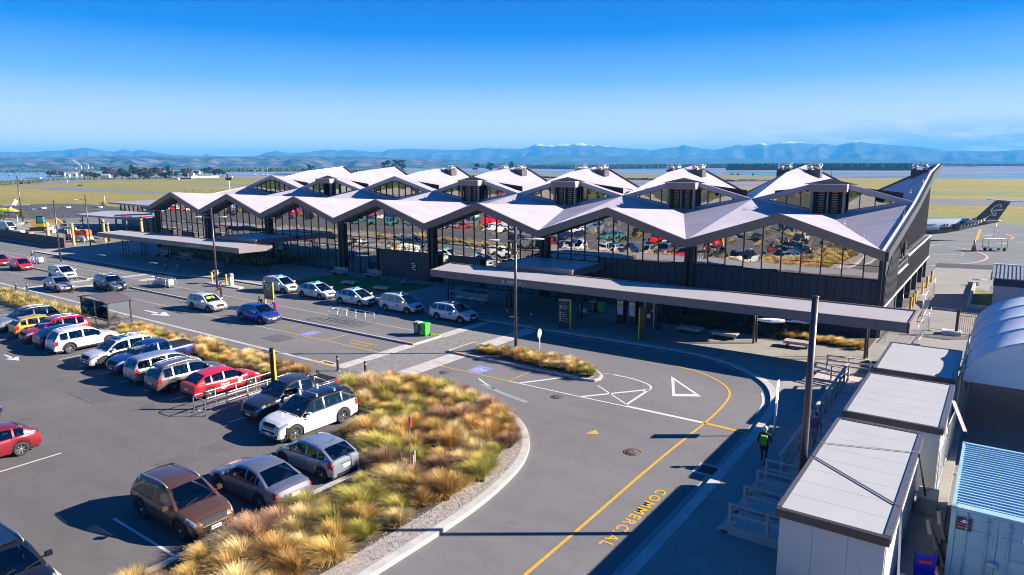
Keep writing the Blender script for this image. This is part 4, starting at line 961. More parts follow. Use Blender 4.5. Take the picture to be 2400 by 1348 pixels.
tb('service_door', PANELP, lambda b: (b.box(XG-.79, XG-.74, 22.6, 24.2, .02, 2.2), b.box(XG-.74, XG-.70, 23.9, 24.05, 1.0, 1.12)))
sd_ = empty('satellite_dish', (XG-.1, 10.6, 5.1), 0, 'black round satellite dish on the side rail of the terminal', 'satellite dish')
one('dish', BLACKM, lambda b: b.lathe((.15, 0, .75), [(0, -.15), (.45, -.08), (.75, .10), (.78, .12), (.74, .13), (.45, -.02), (0, -.1)], 24, axis='x'), sd_)
one('dish_stay', STEELD, lambda b: (b.tube([(0, 0, -.9), (0, 0, .8)], .05, 6), b.tube([(.1, 0, .75), (.75, 0, .95)], .025, 5)), sd_)
one('aerial', STEELD, lambda b: (b.tube([(-.3, 1.4, -.5), (-.3, 1.4, 4.0)], .045, 6), b.tube([(-.3, .8, 3.4), (-.3, 2.0, 3.4)], .03, 5), b.tube([(-.3, 1.0, 2.4), (-.3, 1.9, 2.4)], .03, 5)), sd_)
# ---- clerestories -----------------------------------------------------
def clere(n, hood, dark=False):
    cx = n*S; sa = (zA-zT)/HB; sb = (zT-zB)/HB
    def top(u): return zA-.48-sa*abs(u)
    def bot(u): return zB+.20+sb*abs(u)
    um = (zA-.48-zB-.20)/(sa+sb)
    tcut, bcut = (99, -99) if hood else (zA-.48-.28, zB+.20+.14)
    # upper fascia and lower upstand bands, thick, in the roof colour
    for s in (-1, 1):
        def fn(b):
            q = [(cx, yT-.10, zA+.02), (cx+s*HB, yT-.10, zT+.02), (cx+s*HB, yT-.06, zT-.30), (cx+s*um, yT-.02, top(um)-.02), (cx, yT-.04, top(0)+.0)]
            if s > 0: q = q[::-1]
            b.face(q); b.face([(x, y+.2, z) for x, y, z in q][::-1])
            m = len(q)
            for i in range(m):
                j = (i+1) % m; b.face([q[j], q[i], (q[i][0], q[i][1]+.2, q[i][2]), (q[j][0], q[j][1]+.2, q[j][2])])
        tb('upper_band', ROOFS, fn)
        def fn2(b):
            q = [(cx, yT-.14, zB-.1), (cx+s*HB, yT-.14, zT-.1), (cx+s*um, yT-.02, bot(um)), (cx, yT-.02, bot(0))]
            if s < 0: q = q[::-1]
            b.face(q); m = len(q)
            for i in range(m):
                j = (i+1) % m; b.face([q[j], q[i], (q[i][0], q[i][1]+.25, q[i][2]), (q[j][0], q[j][1]+.25, q[j][2])])
        tb('lower_band', ROOFS, fn2)
    step = 1.35; us = []
    u = -math.floor(um/step)*step
    edges = [-um] + [u+i*step for i in range(int(2*um/step)+1) if abs(u+i*step) < um-.1] + [um]
    if not hood: edges = sorted(set([round(e, 3) for e in ([-um]+[(-4.5+i)*1.30 for i in range(10)]+[um]) if abs(e) <= um]))
    for a, c in zip(edges, edges[1:]):
        if hood and abs((a+c)/2) < 1.3: continue
        ty = rnd.uniform(-.02, .02)
        def fn(b):
            pts = [(cx+a+.03, yT+.12, bot(a)), (cx+c-.03, yT+.12, bot(c)), (cx+c-.03, yT+.12+ty, top(c)), (cx+a+.03, yT+.12+ty, top(a))]
            mid = 0
            if a < 0 < c: pts = [pts[0], (cx, yT+.12, bot(0)), pts[1], pts[2], (cx, yT+.12+ty, top(0)), pts[3]]
            pts = [(x, y, min(max(z, bcut), tcut)) for x, y, z in pts]
            b.face(pts)
        tb('clerestory_pane', GLASS_C, fn)
    for e in edges[1:-1]:
        tb('mullion', FRAME, lambda b: b.box(cx+e-.035, cx+e+.035, yT+.02, yT+.18, max(bot(e), bcut)-.02, min(top(e), tcut)+.02))
    if not hood:
        tb('head_flashing', ROOFS, lambda b: b.face([(cx-1.2, yT, tcut), (cx+1.2, yT, tcut), (cx, yT, zA-.3)]))
        tb('sill_flashing', ROOFS, lambda b: b.face([(cx+.9, yT-.01, bcut), (cx-.9, yT-.01, bcut), (cx, yT-.01, zB)]))
    for s in (-1, 1):
        for f in (top, bot):
            tb('window_frame', FRAME, lambda b: b.beam((cx, yT+.05, min(max(f(0), bcut), tcut)), (cx+s*um, yT+.05, f(um)), .12, .09))
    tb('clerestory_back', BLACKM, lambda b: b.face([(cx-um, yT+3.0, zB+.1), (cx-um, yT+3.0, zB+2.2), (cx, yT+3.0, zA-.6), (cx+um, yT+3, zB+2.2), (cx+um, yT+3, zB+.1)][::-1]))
    if hood:
        w = 1.72; y0 = yT-1.25
        tb('louvre_hood', [FASC, ROOFS], lambda b: (b.box(cx-w, cx+w, y0, yT+.1, zA-1.18, zA-.50, 0), b.box(cx-w-.02, cx+w+.02, y0-.02, yT+.3, zA-.50, zA-.44, 1), b.face([(cx+w+.01, y0+.2, zA-1.15), (cx+w+.01, yT-.1, zA-1.15), (cx+w+.01, yT-.1, zA-.52), (cx+w+.01, y0-.01, zA-.52)], 1)))  # pale face on the right cheek paints in the hood's sunlit side
        tb('hood_gable', FASC, lambda b: b.face([(cx-2.6, yT-.13, zA-.5), (cx+2.6, yT-.13, zA-.5), (cx, yT-.13, zA+.06)]))
        for s in (-1, 1): tb('louvre_post', FASC, lambda b: b.box(cx+s*1.46-.12, cx+s*1.46+.12, y0+.35, y0+.65, zB-.35, zA-1.18))
        if dark != 'open':
            for k in range(9):
                z = zB+.22+k*.235
                tb('louvre_slat', CLAD, lambda b: b.face([(cx-1.34, y0+.62, z+.13), (cx-1.34, y0+.46, z), (cx+1.34, y0+.46, z), (cx+1.34, y0+.62, z+.13)][::-1]))
            for dx in (-.62, .0, .62):
                tb('louvre_stile', TIMBER_L if dx else FASC, lambda b: b.box(cx+dx-(.26 if dx else .07), cx+dx+(.26 if dx else .07), y0+.64 if dx else y0+.40, y0+.70 if dx else y0+.66, zB+.2, zA-1.2))
            tb('louvre_frame', FASC, lambda b: (b.box(cx-1.34, cx+1.34, y0+.4, y0+.7, zB+.0, zB+.2),))
            tb('louvre_backing', BLACKM, lambda b: b.box(cx-1.34, cx+1.34, y0+.74, y0+.78, zB+.1, zA-1.15))
for n, hd, dk in ((0, False, 0), (1, True, 'open'), (2, False, 0), (3, True, 1), (4, True, 1), (5, True, 1), (6, True, 1)): clere(n, hd, dk)
tb('roof_aerial', STEELD, lambda b: (b.tube([(6*S, yT+.2, zA-.1), (6*S, yT+.2, zA+.95)], .03, 6), b.cbox((6*S, yT+.2, zA+1.0), (.14, .14, .12))))
# roof cowls: dark curb, wire cage, pair of bright balls and scoops
CLEAR = mat('bright_turbine_metal', (.70, .68, .66), .22, metal=.85)
def cowl(x, y, z):
    def grp(b): b.box(x-.85, x+.85, y-.7, y+.7, z-1.0, z+.0)
    c = tb('cowl_curb', ROOFD, grp)
    for dx in (-.5, .5):
        for dy in (-.35, .35):
            def ball(b):
                b.lathe((x+dx, y+dy, z+.25), [(0, -.28), (.16, -.24), (.26, -.10), (.29, .05), (.24, .2), (.13, .3), (0, .33)], 12)
            o = tb('turbine', CLEAR, ball, None)
    def cage(b):
        for dx in (-.8, .8):
            for dy in (-.6, .6): b.tube([(x+dx*.9, y+dy, z), (x+dx*.95, y+dy, z+.75)], .025, 5)
        for zz in (.42, .75):
            for dy in (-.6, .6): b.tube([(x-.78, y+dy, z+zz), (x+.78, y+dy, z+zz)], .022, 5)
            for dx in (-.75, .75): b.tube([(x+dx, y-.6, z+zz), (x+dx, y+.6, z+zz)], .022, 5)
        for dx in (-.55, 0, .55):
            b.lathe((x+dx, y, z+.62), [(0, -.05), (.17, 0), (.2, .12), (.10, .2), (0, .22)], 10)
    tb('turbine_cage', CLEAR, cage)
for k, sides in ((1, (1,)), (2, (-1, 1)), (3, (-1, 1)), (4, (-1, 1)), (5, (-1, 1)), (6, (-1,))):
    for s in sides: cowl((k+.5)*S+s*1.75, 37.3, zX+.25)
# safety eyelets and a drain pipe on the front gutter
for x, y, z in ((93.5, 6, 8.1), (95.5, 2.5, 7.3), (97.0, 26, 11.1), (96.6, 20, 10.2), (76, 20, 9.8), (61, 20, 9.8), (22, 4, 8.2)):
    tb('safety_eyelet', GALV, lambda b: b.lathe((x, y, z), [(0, 0), (.1, .02), (.03, .06), (.03, .28), (.07, .3), (0, .33)], 8))
tb('interior_lamp_post', mat('bright_pole', (.8, .7, .45), .4), lambda b: b.box(X1-.55, X1-.42, YW+.25, YW+.38, 4.5, 6.0))
# ------------------------------------------------------------------ canopies on post clusters
def canopy(name, x0, x1, y0, y1, ztop, zbot, label, cut_left=0.0, cut_right=0.0, posts=(), bposts=(), joint=9.0):
    e = empty(name, ((x0+x1)/2, (y0+y1)/2, 0), 0, label, 'canopy')
    ox, oy = e.location.x, e.location.y
    def P(nm, m, fn, par=e):
        b = MB(); fn(b); o = b.build(nm, m, par); o.location = (-ox, -oy, 0); return o
    h = ztop-zbot
    outline = [(x0+cut_left, y0), (x1-cut_right, y0), (x1, y1), (x0, y1)]
    # deck (roof tray) inside the fascia
    ins = .14
    P('deck', ROOFM, lambda b: b.prism([(x0+cut_left+ins, y0+ins), (x1-cut_right-ins, y0+ins), (x1-ins, y1-ins), (x0+ins, y1-ins)], ztop-.35, ztop-.06))
    P('soffit', mat('dark_soffit', (.06, .058, .06), .6), lambda b: b.prism([(x0+cut_left+.2, y0+.2), (x1-cut_right-.2, y0+.2), (x1-.2, y1-.2), (x0+.2, y1-.2)], zbot+.06, zbot+.16, bottom=True))
    n = max(1, int((x1-x0)/joint)); xs = [x0+cut_left+(x1-cut_right-x0-cut_left)*i/n for i in range(n+1)]
    for a, c in zip(xs, xs[1:]): P('fascia_panel', FASC2, lambda b: b.box(a+.006, c-.006, y0, y0+.12, zbot, ztop))
    P('rear_fascia', FASC, lambda b: b.box(x0, x1, y1-.12, y1, zbot, ztop+.02))
    for (xa, xb) in ((x0+cut_left, x0), (x1-cut_right, x1)):
        P('end_fascia', FASC2, lambda b: b.beam((xa, y0, (ztop+zbot)/2), (xb, y1, (ztop+zbot)/2), .12, h+.01))
    for (px, py) in posts:
        P('post', STEELD, lambda b: b.tube([(px, py, KH-.01), (px, py, zbot+.1)], .075, 10))
        P('post', STEELD, lambda b: b.tube([(px+.10, py+.42, KH-.01), (px+.03, py+.32, zbot+.1)], .055, 10))
        P('post', STEELD, lambda b: b.tube([(px-.06, py+.85, KH-.01), (px-.02, py+.7, zbot+.1)], .055, 10))
    return e, P
arr, PA = canopy('arrivals_canopy', 60.55, 100.1, -9.5, -5.05, 3.66, 3.02, 'long charcoal canopy with a pale deck and the white word ARRIVALS', cut_left=1.4, cut_right=0, posts=[(60.9, -5.95), (67.95, -5.95), (75.4, -5.95), (82.6, -5.9), (90.1, -5.85), (97.4, -5.75)])
dep, PD = canopy('departures_canopy', -4.2, 32.3, -9.55, -5.35, 3.60, 3.0, 'long charcoal canopy with an angled end and faint word DEPARTURES', cut_left=.4, cut_right=.5, posts=[(-5.0+.9, -6.0), (1.6, -6.0), (9.1, -6.0), (16.7, -6.0), (23.0, -6.0), (31.2, -6.1)])
def sign(par, ox, oy, x, y, z, big, small_, size, m, icon=True):
    o = text_mesh('lettering', big, size, m, (x-ox, y-oy, z), (PI/2, 0, 0), par, extrude=.01, spacing=1.1)
    o2 = text_mesh('small_lettering', small_, size*.34, INK_Y, (x+size*1.1-ox, y-oy, z-size*.42), (PI/2, 0, 0), par, extrude=.008)
    b = MB(); s = size*.95; fx = -size*1.15
    pts = [(-.45, .35), (-.38, .35), (-.2, .15), (.0, .1), (-.1, .5), (-.0, .5), (.22, .02), (.42, -.08), (.45, -.18), (.30, -.20), (-.32, .0)]
    b.face([(fx+p[0]*s, 0, (p[1]+.35)*s) for p in pts]); b.box(fx-.4*s, fx+.25*s, -.005, .005, -.06*s, .0)
    b.build('landing_plane_symbol', m, par, (x-ox, y-oy, z))
sign(arr, arr.location.x, arr.location.y, 70.6, -9.525, 3.20, 'ARRIVALS', 'TAUNGA TAE MAI', .40, INK_W)
sign(dep, dep.location.x, dep.location.y, 21.3, -9.575, 3.17, 'DEPARTURES', 'TAUNGA WEHE ATU', .36, INK_W)
# entrance links between canopies and the glass front
def link_roof(x0, x1, ztop, label):
    e = empty('entrance_link_roof', (x0, -3, 0), 0, label, 'entrance roof')
    ox, oy = x0, -3
    def P(nm, m, fn):
        b = MB(); fn(b); o = b.build(nm, m, e); o.location = (-ox, -oy, 0)
    P('roof_deck', ROOFS, lambda b: b.box(x0, x1, -5.0, 1.0, ztop-.12, ztop))
    P('edge_beam', FASC, lambda b: (b.box(x0-.15, x0, -5.0, 1.0, ztop-.6, ztop+.03), b.box(x1, x1+.15, -5.0, 1.0, ztop-.6, ztop+.03), b.box(x0-.15, x1+.15, -5.02, -4.9, ztop-.5, ztop+.04)))
    P('soffit', MATS['dark_soffit'], lambda b: b.box(x0, x1, -4.9, 1.0, ztop-.5, ztop-.42))
    return e
link_roof(66.2, 74.0, 4.0, 'flat blue-grey roof linking the arrivals canopy to the glass front'); link_roof(20.0, 28.3, 3.95, 'flat roof linking the departures canopy to the glass front')
# ------------------------------------------------------------------ lamp posts
def lamp_head(b, a, d):
    """cobra head: tapering oval body"""
    a = Vector(a); d = Vector(d).normalized(); r = d.cross(Vector((0, 0, 1))).normalized()
    prof = [(0, .05, .05), (.18, .12, .07), (.5, .17, .075), (.8, .14, .06), (1.0, .04, .03)]
    rings = []
    for t, w, h in prof:
        c = a+d*t*.9
        rings.append([c+r*w*math.cos(q)+Vector((0, 0, 1))*h*math.sin(q) for q in [2*PI*i/10 for i in range(10)]])
    for i in range(len(rings)-1):
        for k in range(10):
            k2 = (k+1) % 10; b.face([rings[i][k], rings[i][k2], rings[i+1][k2], rings[i+1][k]], 0, True)
def lamp(x, y, h, label, heads=((1, 1, 0), (-1, 1, 0)), r=.11, low=False, reach=1.2, hz=-.9, z0=0.0):
    e = empty('lamp_post', (x, y, z0), 0, label, 'lamp post', 'tall brown lamp posts')
    one('pole', POLEM, lambda b: b.tube([(0, 0, 0), (0, 0, h)], r, 14, r2=r*.82), e)
    one('cap', POLEM, lambda b: b.lathe((0, 0, h), [(r*.9, -.02), (r*.95, .03), (0, .05)], 14), e)
    one('base_plate', CONC_D, lambda b: b.cbox((0, 0, .015), (.5, .5, .03)), e)
    for (dx, dy, dz) in heads:
        d = Vector((dx, dy, 0)).normalized(); z = h+hz+dz
        a_ = one('arm', GALV, lambda b: b.tube([(0, 0, z), tuple(d*reach*.5+Vector((0, 0, z+.04))), tuple(d*reach+Vector((0, 0, z+.03)))], .035, 6), e)
        one('lamp_head', WHITEM, lambda b: lamp_head(b, d*(reach-.1)+Vector((0, 0, z+.03)), d), e)
    if low: one('camera_bracket', STEELD, lambda b: (b.tube([(0, 0, h+hz-.42), (.9, .7, h+hz-.34)], .025, 6), b.cbox((.95, .74, h+hz-.28), (.22, .16, .14))), e)
    return e
hd = [(RT.x, RT.y, .12), (-RT.x, -RT.y, -.12)]
lamp(77.1, -17.45, 8.7, 'tall brown lamp post with two white heads, standing in the small grass median', [(.9, .45, .1), (-.95, -.3, -.05)], low=True, z0=KH)
lamp(36.95, -15.6, 8.75, 'lamp post with two pale arms standing by the ticket machine islet', [(.95, .3, .0), (-.9, -.45, -.05)], r=.11)
lamp(-1.98, -15.4, 8.55, 'lamp post without arms standing in the left median by the parked trolleys', [], r=.11)
lamp(-19.0, -4.3, 8.6, 'lamp post by the parked bicycle at the end of the dark hoarding', [(-.8, -.6, .05)], r=.10, hz=-.9)
lamp(-78.3, 6.6, 11.2, 'farthest lamp post, alone beside the bushes at the far left', [], r=.14)
lamp(99.2, -31.15, 8.6, 'thick brown lamp post with one white head beside the flat pale cabins', [(-.9, -.3, 0)], r=.13, hz=-.92, reach=1.0)
# ------------------------------------------------------------------ trolley bays, trolleys
def rail_bay(name, loc, rz, L, w, label, n=4, h=.95, entry=True, group=None):
    e = empty(name, loc, rz, label, 'trolley bay', group or 'steel rails of the luggage trolley bays')
    for y in (-w/2, w/2):
        one('rail', GALV, lambda b: b.tube([(-L/2, y, .02), (-L/2, y, h-.15), (-L/2+.04, y, h-.05), (-L/2+.15, y, h), (L/2-.15, y, h), (L/2-.04, y, h-.05), (L/2, y, h-.15), (L/2, y, .02)], .028, 7), e)
        one('rail', GALV, lambda b: b.tube([(-L/2, y, .42), (L/2, y, .42)], .024, 7), e)
        one('rail', GALV, lambda b: b.tube([(-L/2, y, .10), (L/2, y, .10)], .022, 7), e)
        for k in range(1, n): one('post', GALV, lambda b: b.tube([(-L/2+L*k/n, y, .0), (-L/2+L*k/n, y, h)], .026, 7), e)
    one('cross_rail', GALV, lambda b: b.tube([(-L/2, -w/2, h-.05), (-L/2, w/2, h-.05)], .026, 7), e)
    return e
rail_bay('trolley_bay', (60.4, -17.75, KH), 0, 4.5, 1.0, 'empty steel trolley bay on the median beside the two bins')
rail_bay('trolley_bay', (70.2, -34.35, .004), PI/2+.04, 5.2, 1.05, 'steel trolley bay in the car park between the red car and the black utility', n=4)
rail_bay('trolley_bay', (29.7, -17.75, KH), 0, 3.8, 1.15, 'steel trolley bay on the median packed with luggage trolleys', n=2)
rail_bay('trolley_bay', (63.3, -5.45, KH), 0, 4.4, 1.15, 'steel trolley bay in the shade under the left end of the arrivals canopy', n=3)
rail_bay('trolley_bay', (-3.3, -17.9, KH), 0, 3.2, 1.0, 'steel trolley bay on the left median at the foot of a lamp post', n=3)
rail_bay('trolley_bay', (-3.0, -5.6, KH), 0, 3.4, 1.1, 'steel trolley bay in the shade under the left end of the departures canopy', n=3)
def trolley_parts():
    d = {}
    b = MB(); b.box(-.45, .42, -.28, .28, .16, .19); b.tube([(-.45, -.28, .2), (.45, -.2, .2), (.45, .2, .2), (-.45, .28, .2)], .02, 5); d['deck'] = (b.mesh('trolley_deck', GALV), 'deck')
    b = MB()
    for y in (-.24, .24): b.tube([(-.40, y, .18), (-.50, y, .95), (-.46, y, 1.0)], .018, 5)
    b.tube([(-.46, -.24, 1.0), (-.46, .24, 1.0)], .02, 5); b.box(-.47, -.42, -.27, .27, .3, .93); b.box(-.42, .1, -.26, -.24, .3, .5); b.box(-.42, .1, .24, .26, .3, .5); d['handle_frame'] = (b.mesh('trolley_frame', WHITEM), 'handle_frame')
    b = MB(); b.tube([(-.50, -.27, 1.03), (-.50, .27, 1.03)], .035, 6); b.cbox((-.46, 0, 1.06), (.14, .22, .06)); d['grip'] = (b.mesh('trolley_grip', BLACKM), 'grip')
    b = MB()
    for x, y in ((-.38, -.22), (-.38, .22), (.38, 0)): b.lathe((x, y, .08), [(0, -.02), (.08, -.02), (.08, .02), (0, .02)], 8, axis='y')
    d['wheel'] = (b.mesh('trolley_wheels', RUBBER), 'wheel')
    return d
TP = trolley_parts()
def trolley(x, y, z, rz, label, group):
    e = empty('luggage_trolley', (x, y, z), rz, label, 'luggage trolley', group)
    for k, (me, nm) in TP.items(): link(nm, me, e)
for k in range(11): trolley(31.2-.28*k, -17.75, KH, PI if False else PI, 'white luggage trolley in the full median bay, %s from its right end' % ordn(k+1), 'luggage trolleys nested in the median bay')
for k in range(10): trolley(64.7-.32*k, -5.45, KH, PI, 'luggage trolley in the shaded arrivals bay, %s from its right end' % ordn(k+1), 'luggage trolleys nested under the arrivals canopy')
trolley(-2.1, -17.9, KH, PI, 'luggage trolley standing alone in the left median bay', None)
trolley(75.2, -4.3, KH, .4, 'single luggage trolley by the glass entrance', None)
# ------------------------------------------------------------------ benches, planters, bins, bollards
SEATW = mat('grey_bench_timber', (.40, .36, .34), .7, var=.18, vscale=3, stretch=(1, 6, 6), bump=.2)
def bench(x, y, rz, L, back, label, group='timber slat benches on the pavement', w=.55, h=.45, slab=False):
    e = empty('park_bench', (x, y, KH), rz, label, 'bench', group)
    n = 4
    for k in range(n): one('seat_slat', SEATW, lambda b: b.box(-L/2, L/2, -w/2+k*w/n+.01, -w/2+(k+1)*w/n-.01, h-.08, h), e)
    if slab: one('seat_edge', SEATW, lambda b: (b.box(-L/2, L/2, -w/2-.03, -w/2, h-.2, h), b.box(-L/2, L/2, w/2, w/2+.03, h-.2, h)), e)
    for s in (-1, 1): one('leg', STEELD, lambda b: b.box(s*L*.36-.06, s*L*.36+.06, -w/2+.06, w/2-.06, 0, h-.08), e)
    if back:
        for k in range(3): one('back_slat', SEATW, lambda b: b.box(-L/2, L/2, w/2+.02, w/2+.06, h+.08+k*.15, h+.2+k*.15), e)
        for s in (-1, 1): one('back_post', STEELD, lambda b: b.box(s*L*.36-.03, s*L*.36+.03, w/2-.02, w/2+.02, h-.1, h+.5), e)
    return e
bench(85.1, -5.3, .02, 1.9, False, 'low slab bench, nearest the dark pay kiosks', slab=True, w=.8); bench(87.9, -5.45, .03, 1.9, False, 'low slab bench in the shade, middle one of the three', slab=True, w=.8); bench(93.0, -5.1, .02, 1.8, False, 'low slab bench standing out in the sunlit paving', slab=True, w=.8)
bench(4.6, -4.6, 0, 3.4, True, 'timber bench with divided back under the departures canopy'); bench(10.8, -4.9, 0, 3.4, True, 'long timber bench with back, second under the departures canopy')
bench(40.0, -1.7, .1, 2.2, True, 'pale blue-shaded bench with back at the edge of the turf, nearest the glass'); bench(44.9, -.9, .05, 2.2, True, 'bench with back on the turf in front of the dark boards, left one'); bench(51.2, -2.2, -.9, 1.7, True, 'bench with back turned sideways at the right corner of the turf')
bench(46.4, -5.7, .15, 1.8, False, 'low backless bench in the middle of the turf', slab=True, w=.7); bench(51.9, -6.1, .1, 2.0, False, 'low backless bench at the front right of the turf', slab=True, w=.6)
def wheelie(x, y, z, rz, body, lid, label, lab=True):
    e = empty('wheelie_bin', (x, y, z), rz, label, 'bin')
    def bd(b):
        lo, hi = .21, .27
        q = [(-lo, -lo), (lo, -lo), (lo, lo), (-lo, lo)]; t = [(-hi, -hi), (hi, -hi), (hi, hi), (-hi, hi)]
        for i in range(4):
            j = (i+1) % 4; b.face([(*q[i], .06), (*q[j], .06), (*t[j], .92), (*t[i], .92)])
        b.face([(*p, .06) for p in q[::-1]]); b.box(-hi-.02, hi+.02, -hi-.02, hi+.02, .88, .94)
    one('body', body, bd, e)
    one('lid', lid, lambda b: (b.box(-.29, .29, -.30, .27, .945, .99), b.box(-.24, .24, -.22, .2, .99, 1.03)), e)
    one('handle', lid, lambda b: b.tube([(-.2, .3, .93), (-.2, .36, .95), (.2, .36, .95), (.2, .3, .93)], .02, 6), e)
    one('wheel', RUBBER, lambda b: [b.lathe((s*.24, .24, .1), [(0, -.03), (.1, -.03), (.1, .03), (0, .03)], 12, axis='x') for s in (-1, 1)], e)
    one('grip_rib', lid if lid != GREENP else mat('pale_green_plastic', (.20, .62, .12), .45), lambda b: [b.box(-.2+.13*k, -.16+.13*k, -.275, -.25, .2, .86) for k in range(4)], e)
DGRY = mat('dark_grey_plastic', (.05, .045, .045), .5); LGRY = mat('light_grey_plastic', (.45, .45, .46), .5)
wheelie(68.05, -17.75, KH, 0, DGRY, LGRY, 'dark rubbish bin with pale lid on the median beside the green bin'); wheelie(68.8, -17.75, KH, 0, GREENP, mat('bright_green_plastic', (.05, .62, .08), .45), 'bright green wheelie bin on the sunny median')
wheelie(75.3, -3.1, KH, 0, DGRY, LGRY, 'dark bin in the shade under the arrivals canopy'); wheelie(76.1, -3.0, KH, 0, GREENP, GREENP, 'green bin in the shade under the arrivals canopy'); wheelie(18.9, -2.9, KH, 0, GREENP, GREENP, 'green bin in deep shade under the departures canopy')
def bollard(x, y, z, m, r, h, label, group, dome=False, band=None):
    e = empty('bollard', (x, y, z), 0, label, 'bollard', group)
    one('post', m, lambda b: b.lathe((0, 0, 0), [(r, 0), (r, h-.03), (r*.85, h), (0, h+.01)], 14), e)
    one('foot', CONC_D, lambda b: b.lathe((0, 0, 0), [(r*1.7, 0), (r*1.7, .025), (r, .03)], 14), e)
    if band: one('band', band, lambda b: b.lathe((0, 0, h*.78), [(r*1.03, 0), (r*1.03, .1)], 14), e)
gb = 'dark bollards at the crossings'
for x, y, l in ((70.5, -27.75, 'dark bollard left of two at the near end of the cobbled crossing'), (72.9, -27.6, 'dark bollard right of two at the near end of the cobbled crossing'), (20.0, -28.2, 'dark bollard left of two beside the far left planting'), (21.5, -27.7, 'dark bollard right of two beside the far left planting'),
                (70.8, -9.8, 'dark bollard in the shade, left of two under ARRIVALS'), (73.3, -9.9, 'dark bollard in the shade, right of two under ARRIVALS'), (18.9, -11.6, 'dark bollard in the shade, left of two by the left crossing'), (21.6, -11.5, 'dark bollard in the shade, right of two by the left crossing')):
    bollard(x, y, KH, STEELD, .085, 1.0, l, gb, band=GALV)
for i, (x, y) in enumerate([(98.0, 14.4), (98.0, 16.6), (98.0, 18.4), (98.05, 24.0), (98.1, 28.3), (98.15, 33.0)]):
    bollard(x, y, .0, YELLOWM, .11, 1.2, 'yellow steel bollard %s beside the terminal side wall' % ['nearest the mesh fence', 'second from the mesh fence', 'third from the mesh fence', 'fourth, first in full sun,', 'fifth, standing in full sun', 'farthest, by the apron edge,'][i], 'yellow bollards along the side wall')
# islet with ticket machines
raised('kerbed_islet', smooth_poly([(31.2, -13.3), (31.5, -13.7), (34, -13.8), (37.3, -13.75), (37.7, -13.3), (37.3, -12.9), (34, -12.75), (31.5, -12.9)], 4, True), .12, CONC)
bollard(31.75, -13.1, .12, YELLOWM, .10, 1.15, 'yellow bollard left of the square-headed ticket machine', 'yellow bollards on the islet'); bollard(34.6, -13.1, .12, YELLOWM, .10, 1.15, 'yellow bollard left of the round-headed ticket machine', 'yellow bollards on the islet')
e = empty('ticket_machine', (32.5, -13.05, .12), 0, 'ticket machine with square grey head on a thin white stem', 'ticket machine')
one('stem', WHITEM, lambda b: b.box(-.06, .06, -.06, .06, 0, .95), e); one('head', LGRY, lambda b: (b.box(-.22, .22, -.2, .2, .9, 1.35), b.box(-.25, .25, -.23, .23, 1.35, 1.40)), e); one('screen', BLACKM, lambda b: b.box(-.15, .15, -.215, -.2, 1.05, 1.25), e)
e = empty('ticket_machine', (35.55, -13.1, .12), 0, 'pale ticket machine with rounded grey head on the islet', 'ticket machine')
one('body', WHITEM, lambda b: b.box(-.2, .2, -.18, .18, 0, 1.0), e); one('head', GALV, lambda b: b.lathe((0, 0, 1.1), [(0, -.22), (.24, -.22), (.27, 0), (.24, .22), (0, .22)], 16, axis='y'), e); one('screen', BLACKM, lambda b: b.box(-.13, .13, -.235, -.222, 1.02, 1.2), e)
# information signs
def totem(x, y, w, h, label, rz, stripe_side=1):
    e = empty('information_totem', (x, y, KH), rz, label, 'sign')
    one('panel', SIGNB, lambda b: b.box(-w/2, w/2, -.10, .10, 0, h), e)
    one('edge_stripe', mat('lime_yellow_stripe', (.72, .68, .02), .5), lambda b: (b.box(w/2 if stripe_side > 0 else -w/2-.07, w/2+.07 if stripe_side > 0 else -w/2, -.12, .12, .02, h-.08)), e)
    return e
e = totem(76.3, -9.6, .95, 2.45, 'black information totem with white directory lines and yellow edge', .25)
text_mesh('lettering', 'INFORMATION', .145, INK_W, (-.45, -.105, 2.26), (PI/2, 0, 0), e, bold=True)
for i, s in enumerate(['Rental cars', 'Transfers', '', 'Taxis', 'Shuttles', 'Bus stop', 'Pick up zone', 'Drop off zone']):
    if s:
        text_mesh('lettering', s, .105, INK_W, (-.17, -.105, 1.78-.17*i), (PI/2, 0, 0), e)
        one('pictogram', INK_W, lambda b: (b.box(-.42, -.38, -.108, -.10, 1.78-.17*i, 1.85-.17*i), b.box(-.32, -.24, -.108, -.10, 1.77-.17*i, 1.86-.17*i)), e)
totem(82.95, -9.45, .34, 2.5, 'tall narrow black post with a lime yellow edge at the kerb', .25, -1)
def kiosk(x, y, label, tall=2.15):
    e = empty('pay_kiosk', (x, y, KH), 0, label, 'kiosk')
    one('body', SIGNB, lambda b: b.box(-.32, .32, -.3, .3, 0, tall-.15), e); one('hood', LGRY, lambda b: b.box(-.36, .36, -.42, .32, tall-.15, tall), e)
    one('face_plate', GALV, lambda b: b.box(-.26, .26, -.33, -.3, .75, tall-.25), e); one('screen', mat('kiosk_screen', (.05, .22, .55), .3, emit=.08), lambda b: b.box(-.14, .12, -.35, -.33, .95, 1.25), e)
    one('card_slot', mat('kiosk_label', (.7, .35, .3), .5), lambda b: b.box(-.1, .1, -.35, -.33, 1.5, 1.62), e)
kiosk(79.2, -5.3, 'dark pay kiosk with blue panel, left of two'); kiosk(80.3, -5.35, 'dark pay kiosk with blue panel, right of two')
e = empty('payment_shelter', (81.7, -5.2, KH), 0, 'tall pale-hooded payment stand behind the narrow black post', 'kiosk')
